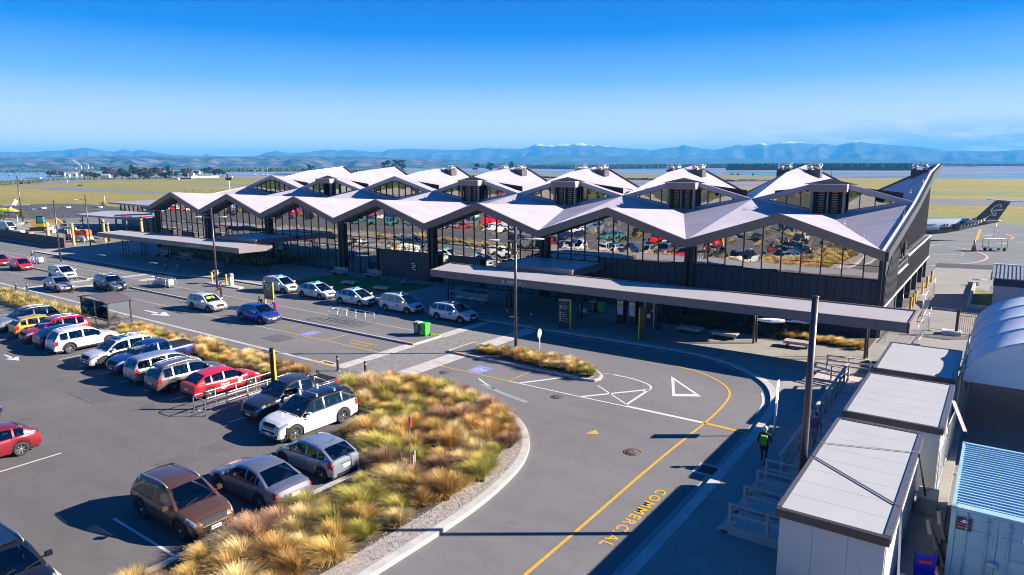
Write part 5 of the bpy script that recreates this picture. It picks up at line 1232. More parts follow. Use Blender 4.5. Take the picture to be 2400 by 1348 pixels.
one('side_frame', GALV, lambda b: (b.box(.42, .5, -.4, .4, 0, 2.1), b.box(-.5, -.42, -.1, .4, 0, 2.1)), e); one('hood', LGRY, lambda b: b.box(-.5, .55, -.45, .4, 2.1, 2.25), e); one('body', SIGNB, lambda b: b.box(-.4, .4, -.1, .35, .3, 2.0), e); one('notice', INK_W, lambda b: (b.box(-.25, .05, -.125, -.1, .7, 1.05), b.box(.1, .3, -.125, -.1, 1.3, 1.4)), e)
e = empty('black_sign_board', (49.45, -17.95, KH), 0, 'black upright notice board on the median behind the dark blue hatchback', 'sign')
one('panel', SIGNB, lambda b: b.box(-.62, .62, -.05, .05, .75, 2.35), e); one('post', mat('olive_edge', (.30, .30, .04), .5), lambda b: (b.box(-.72, -.62, -.07, .07, 0, 2.4), b.box(.62, .66, -.07, .07, 0, 2.4)), e)
for i, s in enumerate(('PICK UP AND', 'DROP OFF', 'ZONE')): text_mesh('lettering', s, .2, INK_W, (0, -.06, 2.1-.23*i), (PI/2, 0, 0), e, align='CENTER', bold=True)
def post_sign(x, y, z0, h, label, shape='round', rz=0.0, pm=GALV, r=.035, size=.32, cat='sign', fm=WHITEM):
    e = empty('traffic_sign', (x, y, z0), rz, label, cat)
    one('post', pm, lambda b: b.tube([(0, 0, 0), (0, 0, h)], r, 8), e)
    if shape == 'round': one('sign_plate', fm, lambda b: b.lathe((0, 0, h-size), [(0, -.012), (size, -.012), (size, .012), (0, .012)], 24, axis='y'), e)
    else: one('sign_plate', fm, lambda b: b.box(-size*.5, size*.5, -.02, .0, h-size*1.7, h), e)
    return e
post_sign(79.35, -17.85, KH, 2.0, 'back of a round traffic sign on a white post in the median grass', rz=1.75, pm=WHITEM, r=.04, size=.33)
e = post_sign(96.05, -22.45, KH, 2.65, 'white sign seen nearly edge-on, on a pole at the outside of the bend', 'rect', rz=1.62, pm=WHITEM, r=.05, size=.62)
one('lettering', REDM, lambda b: [b.box(-.22, .22, -.028, -.02, 1.75+.16*i, 1.8+.16*i) for i in range(4)], e)
post_sign(71.9, -30.4, KH, 1.0, 'small grey plate on a short white post in the roadside grass', 'rect', rz=.5, pm=WHITEM, r=.03, size=.22, fm=GALV)
post_sign(73.5, -31.0, KH, .95, 'small brown back of a plate sign beside the bollards', 'rect', rz=.3, pm=STEELD, r=.03, size=.34, fm=mat('brown_plate', (.10, .06, .055), .5))
e = empty('marker_post', (72.9, -34.1, KH), .5, 'tall dark marker post with an orange-yellow edge behind the trolley bay', 'sign post')
one('post', mat('brown_black_post', (.05, .022, .02), .4), lambda b: b.box(-.11, .09, -.09, .09, 0, 3.3), e); one('edge_stripe', YELLOWM, lambda b: b.box(.09, .125, -.09, .09, 0, 3.2), e)
text_mesh('lettering', '2', .14, INK_W, (-.05, -.095, 3.0), (PI/2, 0, 0), e)
# ------------------------------------------------------------------ smokers' shelter with bicycles
e = empty('bike_shelter', (44.05, -29.85, KH), 0, 'small glass shelter with curved brown roof beside the planting strip', 'shelter')
L_, Wd, Hs = 4.7, 1.75, 2.15
for sx in (-1, 1):
    for sy in (-1, 1): one('post', STEELD, lambda b: b.box(sx*L_/2-.05, sx*L_/2+.05, sy*Wd/2-.05, sy*Wd/2+.05, 0, Hs), e)
def roofb(b):
    n = 8; pts = [(-L_/2-.25+(L_+.5)*i/n, Hs+.02+.38*math.sin(PI*i/n)) for i in range(n+1)]
    for (xa, za), (xb, zb_) in zip(pts, pts[1:]):
        b.face([(xa, -Wd/2-.2, za), (xb, -Wd/2-.2, zb_), (xb, Wd/2+.2, zb_), (xa, Wd/2+.2, za)], 0, True)
        b.face([(xa, -Wd/2-.2, za-.05), (xa, Wd/2+.2, za-.05), (xb, Wd/2+.2, zb_-.05), (xb, -Wd/2-.2, zb_-.05)], 0, True)
        for y in (-Wd/2-.2, Wd/2+.2): b.face([(xa, y, za-.05), (xb, y, zb_-.05), (xb, y, zb_), (xa, y, za)])
one('roof', mat('brown_sheet_roof', (.125, .10, .098), .6, metal=.2), roofb, e)
one('glass_pane', GLASS_T, lambda b: b.box(L_/2-.01, L_/2+.01, -Wd/2+.05, Wd/2-.05, .7, Hs-.02), e)
for a, c in ((-L_/2+.05, -.02), (.02, L_/2-.05)): one('glass_pane', GLASS_T, lambda b: b.box(a, c, -Wd/2-.01, -Wd/2+.01, .75, Hs-.02), e)
one('glass_pane', GLASS_T, lambda b: b.box(-L_/2-.01, -L_/2+.01, -Wd/2+.05, Wd/2-.05, .7, Hs-.02), e)
one('frame_rail', STEELD, lambda b: (b.box(-L_/2, L_/2, -Wd/2-.03, -Wd/2+.03, .62, .70), b.box(L_/2-.03, L_/2+.03, -Wd/2, Wd/2, .62, .70), b.box(-L_/2, L_/2, -Wd/2-.03, -Wd/2+.03, .08, .13), b.box(-L_/2, L_/2, -Wd/2-.03, -Wd/2+.03, Hs-.05, Hs+.02), b.box(-.03, .03, -Wd/2-.03, -Wd/2+.03, .1, .7)), e)
def bicycle(x, y, z, rz, label, m):
    e = empty('bicycle', (x, y, z), rz, label, 'bicycle')
    for wx in (-.5, .5):
        def wh(b):
            n = 20
            b.tube([(wx+.33*math.cos(2*PI*i/n), 0, .34+.33*math.sin(2*PI*i/n)) for i in range(n+1)], .018, 5)
            for i in range(6): b.tube([(wx, 0, .34), (wx+.33*math.cos(PI*i/3), 0, .34+.33*math.sin(PI*i/3))], .004, 3)
        one('wheel', RUBBER, wh, e)
    one('frame', m, lambda b: (b.tube([(-.5, 0, .34), (-.1, 0, .3), (.42, 0, .78), (.5, 0, .34)], .018, 6), b.tube([(-.1, 0, .3), (-.22, 0, .85), (.42, 0, .78)], .018, 6), b.tube([(-.5, 0, .34), (-.2, 0, .78)], .014, 6), b.tube([(.42, 0, .78), (.40, 0, .95)], .016, 6)), e)
    one('saddle', BLACKM, lambda b: b.cbox((-.24, 0, .9), (.26, .12, .05)), e); one('handlebar', BLACKM, lambda b: b.tube([(.36, -.25, .98), (.42, 0, .96), (.36, .25, .98)], .014, 6), e)
bicycle(44.6, -29.7, KH, .3, 'dark bicycle leaning in the glass shelter, left one', REDM); bicycle(45.3, -29.3, KH, .9, 'grey bicycle parked in the glass shelter by the open end', GALV); bicycle(-18.6, -3.0, .01, .4, 'dark bicycle parked by the lamp post at the end of the hoarding', STEELD)
# ------------------------------------------------------------------ vehicles
# each type: L W H wheelbase wheel-radius; top = centre-line of the lower body (x, z) from tail to nose;
# cab = cowl, windscreen top, roof peak, roof end, rear-glass base ; pil = painted pillars (x ranges); rail = roof rails
TY = {
 'suv': dict(L=4.5, W=1.86, H=1.66, wb=2.66, wr=.355, ov=.88,
    top=[(-2.25, .55), (-2.24, .78), (-2.18, .98), (-2.02, 1.05), (-1.0, 1.04), (.9, 1.02), (1.15, 1.02), (1.6, .97), (1.95, .90), (2.12, .82), (2.22, .70), (2.25, .58)],
    cab=[(1.16, 1.02), (.42, 1.54), (-.3, 1.645), (-1.72, 1.57), (-2.12, 1.06)], pil=[(-.36, -.26), (-1.30, -1.22), (-2.2, -1.80)], rail=True, clad=True),
 'range': dict(L=4.88, W=1.98, H=1.79, wb=2.92, wr=.40, ov=.86,
    top=[(-2.44, .60), (-2.43, .90), (-2.38, 1.08), (-2.2, 1.13), (-1.0, 1.13), (.9, 1.10), (1.2, 1.10), (1.7, 1.06), (2.1, .99), (2.32, .90), (2.42, .76), (2.44, .60)],
    cab=[(1.22, 1.10), (.42, 1.70), (-.3, 1.775), (-2.0, 1.70), (-2.36, 1.14)], pil=[(-.30, -.22), (-1.42, -1.34), (-2.4, -2.22)], rail=False, clad=False),
 'wagon': dict(L=4.45, W=1.70, H=1.49, wb=2.6, wr=.31, ov=.86,
    top=[(-2.22, .50), (-2.21, .75), (-2.15, .93), (-2.0, .97), (-1.0, .96), (.85, .92), (1.15, .91), (1.6, .85), (1.95, .76), (2.12, .68), (2.2, .57), (2.22, .48)],
    cab=[(1.2, .91), (.42, 1.40), (-.2, 1.475), (-1.75, 1.42), (-2.12, .98)], pil=[(-.28, -.20), (-1.22, -1.14), (-2.2, -1.95)], rail=False, clad=False),
 'hatch': dict(L=4.35, W=1.76, H=1.46, wb=2.62, wr=.32, ov=.85,
    top=[(-2.17, .48), (-2.17, .74), (-2.10, .95), (-1.95, .99), (-1.0, .97), (.85, .92), (1.1, .91), (1.6, .84), (1.92, .75), (2.08, .66), (2.16, .55), (2.17, .46)],
    cab=[(1.22, .90), (.35, 1.39), (-.3, 1.45), (-1.35, 1.36), (-1.98, .99)], pil=[(-.36, -.28), (-1.12, -1.04), (-2.1, -1.50)], rail=False, clad=False),
 'small': dict(L=3.85, W=1.69, H=1.50, wb=2.46, wr=.30, ov=.74,
    top=[(-1.92, .48), (-1.92, .74), (-1.87, .96), (-1.74, 1.0), (-1.0, .97), (.75, .92), (1.0, .90), (1.4, .83), (1.68, .74), (1.84, .64), (1.91, .54), (1.92, .45)],
    cab=[(1.22, .88), (.35, 1.42), (-.3, 1.49), (-1.35, 1.42), (-1.80, 1.0)], pil=[(-.30, -.22), (-1.10, -1.02), (-1.9, -1.48)], rail=False, clad=False),
 'prius': dict(L=4.5, W=1.75, H=1.50, wb=2.72, wr=.31, ov=.90,
    top=[(-2.25, .50), (-2.25, .78), (-2.19, 1.00), (-2.05, 1.03), (-1.0, .97), (.85, .91), (1.2, .90), (1.7, .80), (2.0, .70), (2.15, .61), (2.23, .52), (2.25, .44)],
    cab=[(1.55, .84), (.40, 1.42), (-.1, 1.49), (-1.15, 1.41), (-2.10, 1.03)], pil=[(-.42, -.34), (-1.22, -1.15), (-2.2, -1.62)], rail=False, clad=False),
 'aqua': dict(L=4.0, W=1.70, H=1.45, wb=2.55, wr=.30, ov=.76,
    top=[(-2.0, .50), (-2.0, .76), (-1.95, .97), (-1.82, 1.01), (-1.0, .97), (.75, .90), (1.0, .89), (1.45, .80), (1.75, .70), (1.9, .61), (1.98, .52), (2.0, .44)],
    cab=[(1.32, .84), (.30, 1.38), (-.2, 1.44), (-1.25, 1.34), (-1.88, 1.01)], pil=[(-.36, -.28), (-1.10, -1.03), (-2.0, -1.46)], rail=False, clad=False),
 'sedan': dict(L=4.75, W=1.82, H=1.45, wb=2.74, wr=.325, ov=.93,
    top=[(-2.37, .50), (-2.36, .74), (-2.30, .93), (-2.15, .99), (-1.7, 1.01), (-1.0, .97), (.85, .93), (1.05, .92), (1.6, .85), (2.0, .76), (2.2, .67), (2.34, .56), (2.37, .46)],
    cab=[(1.10, .92), (.35, 1.38), (-.3, 1.445), (-.95, 1.38), (-1.72, 1.01)], pil=[(-.42, -.34), (-1.05, -.99), (-1.7, -1.22)], rail=False, clad=False),
 'mpv': dict(L=4.4, W=1.70, H=1.62, wb=2.7, wr=.31, ov=.80,
    top=[(-2.2, .50), (-2.2, .78), (-2.15, 1.0), (-2.0, 1.05), (-1.0, 1.03), (.9, 1.0), (1.3, .98), (1.7, .90), (1.98, .80), (2.1, .70), (2.18, .57), (2.2, .47)],
    cab=[(1.55, .94), (.55, 1.53), (-.2, 1.61), (-1.8, 1.55), (-2.12, 1.06)], pil=[(-.20, -.12), (-1.20, -1.12), (-2.2, -1.92)], rail=False, clad=False),
 'ute': dict(L=5.3, W=1.86, H=1.78, wb=3.1, wr=.38, ov=.95,
    top=[(-2.65, .60), (-2.65, .90), (-2.62, 1.12), (-2.5, 1.16), (-1.0, 1.15), (.9, 1.12), (1.3, 1.11), (1.8, 1.06), (2.2, .99), (2.45, .90), (2.6, .76), (2.65, .60)],
    cab=[(1.34, 1.11), (.62, 1.67), (0, 1.77), (-.72, 1.71), (-1.02, 1.16)], pil=[(-.12, -.02), (-.95, -.80)], rail=False, clad=True, bed=True),
 'van': dict(L=4.9, W=1.85, H=2.0, wb=2.9, wr=.33, ov=.85,
    top=[(-2.45, .50), (-2.45, .85), (-2.42, 1.10), (-2.3, 1.15), (-1, 1.15), (.9, 1.12), (1.6, 1.08), (2.0, 1.0), (2.25, .88), (2.38, .75), (2.44, .6), (2.45, .5)],
    cab=[(2.05, 1.0), (1.2, 1.85), (.5, 1.98), (-2.1, 1.96), (-2.4, 1.16)], pil=[(.15, .25), (-2.4, -.6)], rail=False, clad=False),
}
def prof(pts, x):
    return interp(pts, x)
class Shape:
    def __init__(s, t):
        s.t = t; s.L = t['L']; s.W = t['W']; s.hw = s.W/2; s.xw = (s.L/2-t['ov'], s.L/2-t['ov']-t['wb']); s.wr = t['wr']
    def wid(s, x):
        L2 = s.L/2
        return s.hw*interp([(-L2, .80), (-L2+.06, .87), (-L2+.22, .93), (-L2+.7, .985), (-.3, 1.0), (L2-1.2, .99), (L2-.6, .955), (L2-.25, .88), (L2-.08, .80), (L2, .72)], x)
    def sill(s, x):
        z = .25 + (.06 if abs(x) > s.L/2-.5 else 0)
        for xw in s.xw:
            d = abs(x-xw); Rr = s.wr+.075
            if d < Rr: z = max(z, s.wr+math.sqrt(max(0, Rr*Rr-d*d))*.98)
        return z
    def sec(s, x):
        w = s.wid(x); zt = prof(s.t['top'], x); zs = min(s.sill(x), zt-.12); h = zt-zs
        a = min(.15, h*.32)
        return [(0, zt+.028), (w*.5, zt+.022), (w*.82, zt+.002), (w*.945, zt-a*.30), (w*1.0, zt-a*1.05), (w*1.0, zs+(h-a)*.50), (w*.985, zs+.07 if h > .3 else zs+.03), (w*.965, zs)]
    def P(s, x, v, side=1, off=0.0):
        q = s.sec(x); i = min(int(v), 6); f = v-i
        y = q[i][0]+(q[i+1][0]-q[i][0])*f; z = q[i][1]+(q[i+1][1]-q[i][1])*f
        if off:
            ny = (q[i][1]-q[i+1][1]); nz = (q[i+1][0]-q[i][0]); l = math.hypot(ny, nz) or 1
            y += off*abs(ny)/l; z += off*nz/l*(1 if nz > 0 else 1)
            if abs(x) > s.L/2-.12: x += off*(1 if x > 0 else -1)
        return (x, side*y, z)
    def patch(s, b, x0, x1, v0, v1, side, off=.008, nx=3, nv=3, mi=0):
        for i in range(nx):
            for j in range(nv):
                xa, xb = x0+(x1-x0)*i/nx, x0+(x1-x0)*(i+1)/nx; va, vb = v0+(v1-v0)*j/nv, v0+(v1-v0)*(j+1)/nv
                q = [s.P(xa, va, side, off), s.P(xb, va, side, off), s.P(xb, vb, side, off), s.P(xa, vb, side, off)]
                b.face(q if side > 0 else q[::-1], mi, True)
def merge_smooth(me, angle=40):
    bm = bmesh.new(); bm.from_mesh(me); bmesh.ops.remove_doubles(bm, verts=bm.verts[:], dist=.0006)
    bmesh.ops.recalc_face_normals(bm, faces=bm.faces[:])
    for e in bm.edges:
        if len(e.link_faces) == 2 and e.calc_face_angle(0) > R(angle): e.smooth = False
    for f in bm.faces: f.smooth = True
    bm.to_mesh(me); bm.free(); return me
def wheel_meshes(r, style, w=.21):
    b = MB(); b.lathe((0, 0, 0), [(r*.60, -w/2), (r*.90, -w/2), (r*.985, -w/2+.02), (r, -w*.25), (r, w*.25), (r*.985, w/2-.02), (r*.90, w/2), (r*.60, w/2), (r*.60, w/2-.06), (0, w/2-.07)], 26, axis='y'); ty = b.mesh('tyre', RUBBER)
    b = MB(); y = w/2-.018; ro = r*.70
    b.lathe((0, 0, 0), [(ro*.90, y-.03), (ro*.92, y), (ro*1.0, y+.004), (ro*1.02, y-.01)], 26, 0, axis='y')
    n = {0: 5, 1: 7, 2: 10}[style]
    for k in range(n):
        a = 2*PI*k/n
        for da in ((-.16, .16) if style == 0 else (0,)):
            ca, sa = math.cos(a+da), math.sin(a+da); c2, s2 = math.cos(a+da*.4), math.sin(a+da*.4); hw = r*(.035 if style == 0 else .05 if style == 1 else .035)
            p0 = (c2*r*.10, s2*r*.10); p1 = (ca*ro*.95, sa*ro*.95); nx_, nz_ = -sa*hw, ca*hw
            b.face([(p0[0]-nx_, y-.012, p0[1]-nz_), (p0[0]+nx_, y-.012, p0[1]+nz_), (p1[0]+nx_*1.2, y+.002, p1[1]+nz_*1.2), (p1[0]-nx_*1.2, y+.002, p1[1]-nz_*1.2)])
    b.lathe((0, 0, 0), [(r*.17, y-.02), (r*.15, y-.002), (0, y)], 12, axis='y'); ri = b.mesh('rim', CHROME)
    return ty, ri
CAR_CACHE = {}
def car_meshes(tn):
    if tn in CAR_CACHE: return CAR_CACHE[tn]
    t = TY[tn]; s = Shape(t); L2 = s.L/2; out = []
    PNT = MATS['paint_slot']
    xs = set([-L2, -L2+.02, -L2+.05, -L2+.10, L2-.02, L2-.05, L2-.09, L2-.14])
    x = -L2+.15
    while x < L2-.15: xs.add(round(x, 3)); x += .12
    for xw in s.xw:
        Rr = s.wr+.075
        for k in range(17):
            xs.add(round(xw+Rr*math.cos(PI*k/16)*1.0, 4))
        xs.add(xw+Rr+.004); xs.add(xw-Rr-.004)
    for p in t['top']: xs.add(p[0])
    xs = sorted(x for x in xs if -L2 <= x <= L2)
    b = MB(); secs = [s.sec(x) for x in xs]
    xcw, xrb = t['cab'][0][0], t['cab'][-1][0]
    for i in range(len(xs)-1):
        for j in range(7):
            if j < 2 and xs[i] > xrb+.12 and xs[i+1] < xcw-.12: continue
            for sd in (1, -1):
                q = [(xs[i], sd*secs[i][j][0], secs[i][j][1]), (xs[i+1], sd*secs[i+1][j][0], secs[i+1][j][1]), (xs[i+1], sd*secs[i+1][j+1][0], secs[i+1][j+1][1]), (xs[i], sd*secs[i][j+1][0], secs[i][j+1][1])]
                b.face(q if sd > 0 else q[::-1], 0, True)
    for i, fl in ((0, 1), (len(xs)-1, -1)):
        q = [(xs[i], y, z) for y, z in secs[i]] + [(xs[i], -y, z) for y, z in secs[i][::-1][:-1]]
        b.face(q if fl < 0 else q[::-1], 0, False)
    out.append(('body', merge_smooth(b.mesh('body', PNT), 38), 'paint', None))
    # dark underbody and wheel wells
    b = MB(); hw = s.hw
    b.box(-L2+.12, L2-.12, -hw*.80, hw*.80, .17, .34)
    for xw in s.xw: b.box(xw-s.wr-.09, xw+s.wr+.09, -hw*.93, hw*.93, .30, s.wr*2+.02)
    b.box(-L2+.3, L2-.3, -hw*.9, hw*.9, .26, .50)
    out.append(('underbody', b.mesh('underbody', BLACKM), None, None))
    # cabin
    (xc, zc), (xt, zt), (xp, zp), (xr, zr), (xb, zb) = t['cab']
    def roofz(x):
        if x >= xt:
            f = (xc-x)/(xc-xt); return zc+(zt-zc)*(f*1.06-.06*f*f)
        if x >= xp: f = (xt-x)/(xt-xp); return zt+(zp-zt)*math.sin(f*PI/2)
        if x >= xr: f = (xp-x)/(xp-xr); return zp+(zr-zp)*f**1.7
        f = (xr-x)/(xr-xb); return zr+(zb-zr)*f**1.12
    st = [xc-(xc-xt)*k/7 for k in range(8)] + [xt+(xp-xt)*k/3 for k in range(1, 4)] + [xp+(xr-xp)*k/5 for k in range(1, 6)] + [xr+(xb-xr)*k/5 for k in range(1, 6)]
    sail = xc-.46*(xc-xt) if tn != 'van' else xc-.55
    st += [sail]
    for a, c in t['pil']: st += [v for v in (a, c) if xb < v < xc]
    st = sorted(set(round(v, 4) for v in st), reverse=True)
    zroofmax = zp; ins = .78 if tn not in ('van', 'mpv') else .84
    def csec(x):
        base = s.wid(x)*.925; zb0 = prof(t['top'], x)-.012; z = max(roofz(x), zb0+.004); H = z-zb0
        f = min(1, H/(zroofmax-zb0)); wt = base*(1-(1-ins)*f)
        return [(base, zb0), (base+(wt-base)*.80, zb0+H*.83), (wt*.975, zb0+H*.95), (wt*.86, zb0+H*.995), (wt*.45, z+.018*f), (0, z+.026*f)]
    groups = {}
    def addf(key, q): groups.setdefault(key, MB()).face(q, 0, True)
    cs = [csec(x) for x in st]; nwin = 0
    for i in range(len(st)-1):
        xm = (st[i]+st[i+1])/2; painted = xm > sail or any(a <= xm <= c for a, c in t['pil'])
        wsd = sum(1 for a, c in t['pil'] if xm < a)
        for j in range(5):
            for sd in (1, -1):
                q = [(st[i], sd*cs[i][j][0], cs[i][j][1]), (st[i], sd*cs[i][j+1][0], cs[i][j+1][1]), (st[i+1], sd*cs[i+1][j+1][0], cs[i+1][j+1][1]), (st[i+1], sd*cs[i+1][j][0], cs[i+1][j][1])]
                if sd < 0: q = q[::-1]
                if j == 0: key = 'roof' if painted else ('side_window', wsd, sd)
                elif j in (1, 2): key = 'roof'
                else: key = 'windscreen' if xm > xt else 'rear_window' if xm < xr-.04 else 'roof'
                addf(key, q)
    q = [(st[-1], y, z) for y, z in cs[-1]] + [(st[-1], -y, z) for y, z in cs[-1][::-1][1:]]
    for key, mb in groups.items():
        nm = key if isinstance(key, str) else 'side_window'
        out.append((nm, merge_smooth(mb.mesh(nm, PNT if nm == 'roof' else CARG), 50), 'roof' if nm == 'roof' else None, None))
    # lamps, grille, bumper openings, plates, mirrors, handles
    for sd in (1, -1):
        b = MB(); s.patch(b, L2-.50, L2-.06, 2.5, 3.7, sd, .010, 6, 3); out.append(('headlight', b.mesh('headlight', MATS['headlight_glass']), None, None))
        b = MB(); s.patch(b, -L2+.02, -L2+.26, 2.9, 4.6, sd, .010, 3, 3)
        if sd: out.append(('taillight', b.mesh('taillight', MATS['taillight_red']), None, None))
        b = MB(); xm = sail-.02; yb = s.wid(xm); zm = prof(t['top'], xm)+.10
        b.box(xm-.06, xm+.07, sd*(yb+.03) if sd > 0 else -yb-.22, sd*(yb+.22) if sd > 0 else -yb-.03, zm-.07, zm+.07); b.box(xm-.02, xm+.03, min(sd*yb*.9, sd*(yb+.05)), max(sd*yb*.9, sd*(yb+.05)), zm-.06, zm-.02)
        out.append(('mirror', b.mesh('mirror', PNT), 'paint', None))
        for hx in (xt-.58, xt-1.55):
            if hx < xb: continue
            b = MB(); p = s.P(hx, 4.25, sd, .0); b.box(p[0]-.09, p[0]+.09, p[1]-.02, p[1]+.02, p[2]-.018, p[2]+.018); out.append(('door_handle', b.mesh('door_handle', PNT), 'paint', None))
        b = MB()
        for xd in (sail+.06, (t['pil'][0][0]+t['pil'][0][1])/2, s.xw[1]+s.wr+.12 if s.xw[1]+s.wr+.12 < t['pil'][0][0]-.5 else t['pil'][0][0]-.85):
            s.patch(b, xd-.008, xd+.008, 3.2, 6.6, sd, .003, 1, 5)
        s.patch(b, xc+.03, L2-.36, 2.42, 2.47, sd, .003, 6, 1); s.patch(b, xc+.02, xc+.07, .2, 2.4, sd, .004, 1, 3)
        out.append(('door_gap', b.mesh('door_gap', BLACKM), None, None))
        if t['clad']:
            b = MB(); s.patch(b, s.xw[1]+s.wr+.09, s.xw[0]-s.wr-.09, 5.75, 7, sd, .008, 6, 2)
            for xw in s.xw:
                Rr = s.wr+.075; n = 14
                for k in range(n):
                    a0, a1 = PI*k/n, PI*(k+1)/n
                    pts = []
                    for a, rr in ((a0, Rr-.01), (a1, Rr-.01), (a1, Rr+.06), (a0, Rr+.06)):
                        X = xw+rr*math.cos(a); pts.append((X, sd*(s.wid(xw)+.008), s.wr+rr*math.sin(a)))
                    b.face(pts if sd < 0 else pts[::-1])
            out.append(('wheel_arch_trim', b.mesh('wheel_arch_trim', BLACKM), None, None))
    zn = prof(t['top'], L2)
    b = MB(); [s.patch(b, L2-.16, L2-.012, 0, 1.25 if not t['clad'] else 1.5, sd, .008, 4, 3) for sd in (1, -1)]; out.append(('upper_grille', b.mesh('upper_grille', BLACKM), None, None))
    for sd in (1, -1):
        b = MB(); b.box(L2-.05, L2+.009, *sorted((sd*s.hw*.56, sd*s.hw*.70)), .36, .47); out.append(('fog_lamp_recess', b.mesh('fog_lamp_recess', BLACKM), None, None))
    b = MB(); b.box(L2-.03, L2+.012, -s.hw*.50, s.hw*.50, max(.44, zn-.10), zn+.01); out.append(('grille', b.mesh('grille', BLACKM), None, None))
    b = MB(); b.box(L2-.03, L2+.010, -s.hw*.56, s.hw*.56, .33, .41); out.append(('lower_intake', b.mesh('lower_intake', BLACKM), None, None))
    b = MB(); b.box(L2-.02, L2+.017, -s.hw*.52, s.hw*.52, zn+.012, zn+.026); out.append(('grille_trim', b.mesh('grille_trim', CHROME), None, None))
    for sx, z in ((1, .47), (-1, .66)):
        b = MB(); b.box(*sorted((sx*(L2-.01), sx*(L2+.026))), -.19, .19, z-.065, z+.065); out.append(('number_plate', b.mesh('number_plate', WHITEM), None, None))
    b = MB(); b.box(-L2-.012, -L2+.03, -s.hw*.62, s.hw*.62, .30, .42); out.append(('rear_valance', b.mesh('rear_valance', BLACKM), None, None))
    b = MB()
    for yy in (-.28, .18):
        f0, f1 = .04, .10
        b.beam((xc-(xc-xt)*.04, yy*1.6, roofz(xc-(xc-xt)*.04)+.03), (xc-(xc-xt)*.16, yy*1.6+.52, roofz(xc-(xc-xt)*.16)+.045), .02, .02)
    out.append(('wiper', b.mesh('wiper', BLACKM), None, None))
    SE = MATS['cabin_trim']
    for sx in (xt-.62, xt-1.52):
        if sx < xb+.25: continue
        for yy in (-.36, .36):
            b = MB(); b.box(sx-.2, sx+.25, yy-.24, yy+.24, .50, zc-.28); b.box(sx-.28, sx-.14, yy-.24, yy+.24, .5, zc+.12); b.box(sx-.27, sx-.17, yy-.12, yy+.12, zc+.14, zc+(.32 if sx > -1 and t['wb'] != 2.74 else .2)); out.append(('seat', b.mesh('seat', SE), None, None))
    b = MB(); b.box(xc-.62, xc-.12, -.72, .72, zc-.25, zc-.02); out.append(('dashboard', b.mesh('dashboard', BLACKM), None, None))
    b = MB(); b.tube([(xc-.78-.05*math.sin(a), -.36+.18*math.cos(a), zc-.02+.17*math.sin(a)) for a in [2*PI*k/12 for k in range(13)]], .014, 5); out.append(('steering_wheel', b.mesh('steering_wheel', BLACKM), None, None))
    if t['rail']:
        for sd in (1, -1):
            b = MB(); pts = []
            for k in range(7):
                x = xt-.15+(xr-xt+.15)*k/6; c = csec(x); pts.append((x, sd*c[3][0]*1.03, c[3][1]+(.05 if 0 < k < 6 else .01)))
            b.tube(pts, .022, 6); out.append(('roof_rail', b.mesh('roof_rail', GALV), None, None))
    if t.get('bed'):
        b = MB(); b.box(-L2+.10, xb-.08, -s.hw*.80, s.hw*.80, 1.165, 1.20); out.append(('bed_cover', b.mesh('bed_cover', BLACKM), None, None))
    ty, ri = wheel_meshes(s.wr, {'suv': 0, 'range': 0, 'sedan': 1, 'wagon': 2}.get(tn, 1))
    CAR_CACHE[tn] = (out, ty, ri, s); return CAR_CACHE[tn]
mat('paint_slot', (.5, .5, .5), .3); mat('cabin_trim', (.16, .155, .145), .8)
hm = mat('headlight_glass', (.30, .32, .34), .12, metal=.35, coat=.8, var=.3, vscale=9); mat('taillight_red', (.50, .01, .012), .15, coat=.8, var=.3, vscale=10)
def paint(name, col, metal=.35, rough=.32):
    if name in MATS: return MATS[name]
    m = mat(name, col, rough, metal=metal, coat=.9, spec=.5, var=.03, vscale=3); return m
C = dict(white=paint('white_paint', (.58, .59, .60), 0), pearl=paint('pearl_paint', (.50, .51, .52), .1), silver=paint('silver_paint', (.42, .43, .45), .6), grey=paint('grey_paint', (.20, .205, .22), .6), dgrey=paint('dark_grey_paint', (.045, .047, .052), .5),
         black=paint('black_paint', (.012, .012, .014), .3), red=paint('red_paint', (.62, .012, .022), .15), crimson=paint('crimson_paint', (.36, .008, .028), .35), maroon=paint('maroon_paint', (.22, .01, .02), .35), blue=paint('blue_paint', (.015, .035, .33), .35), navy=paint('navy_paint', (.01, .018, .07), .4),
         royal=paint('royal_blue_paint', (.012, .03, .18), .4), brown=paint('bronze_brown_paint', (.150, .072, .036), .55), gold=paint('gold_yellow_paint', (.62, .33, .04), .3), taupe=paint('taupe_paint', (.20, .165, .16), .6), lilac=paint('pale_lilac_paint', (.36, .33, .37), .55), steel=paint('blue_silver_paint', (.33, .37, .44), .6), slate=paint('slate_blue_paint', (.035, .07, .13), .5), orange=paint('orange_paint', (.7, .14, .01), .2), teal=paint('teal_paint', (.05, .22, .22), .4))
def car(tn, x, y, heading, pm, label, roofm=None, cat='car', group=None, extras=None, z=0.0, lite=False, name='parked_car'):
    parts, ty, ri, s = car_meshes(tn)
    e = empty(name, (x, y, z), heading, label, cat, group)
    for nm, me, role, _ in parts:
        if lite and nm in ('wiper', 'door_gap', 'door_handle', 'rear_valance', 'lower_intake', 'grille_trim', 'wheel_arch_trim', 'roof_rail', 'mirror', 'seat', 'dashboard', 'steering_wheel'): continue
        o = link(nm, me, e)
        if (lite or pm.name.startswith('navy')) and nm in ('side_window', 'windscreen', 'rear_window'): o.material_slots[0].link = 'OBJECT'; o.material_slots[0].material = CARG2
        if role:
            o.material_slots[0].link = 'OBJECT'; o.material_slots[0].material = (roofm or pm) if role == 'roof' else pm
    for xw in s.xw:
        for sd in (1, -1):
            w = link('wheel', ty, e); w.location = (xw, sd*(s.wid(xw)-.115), s.wr)
            if sd < 0: w.rotation_euler = (0, 0, PI)
            if not lite: link('rim', ri, w)
    if extras: extras(e, s)
    return e
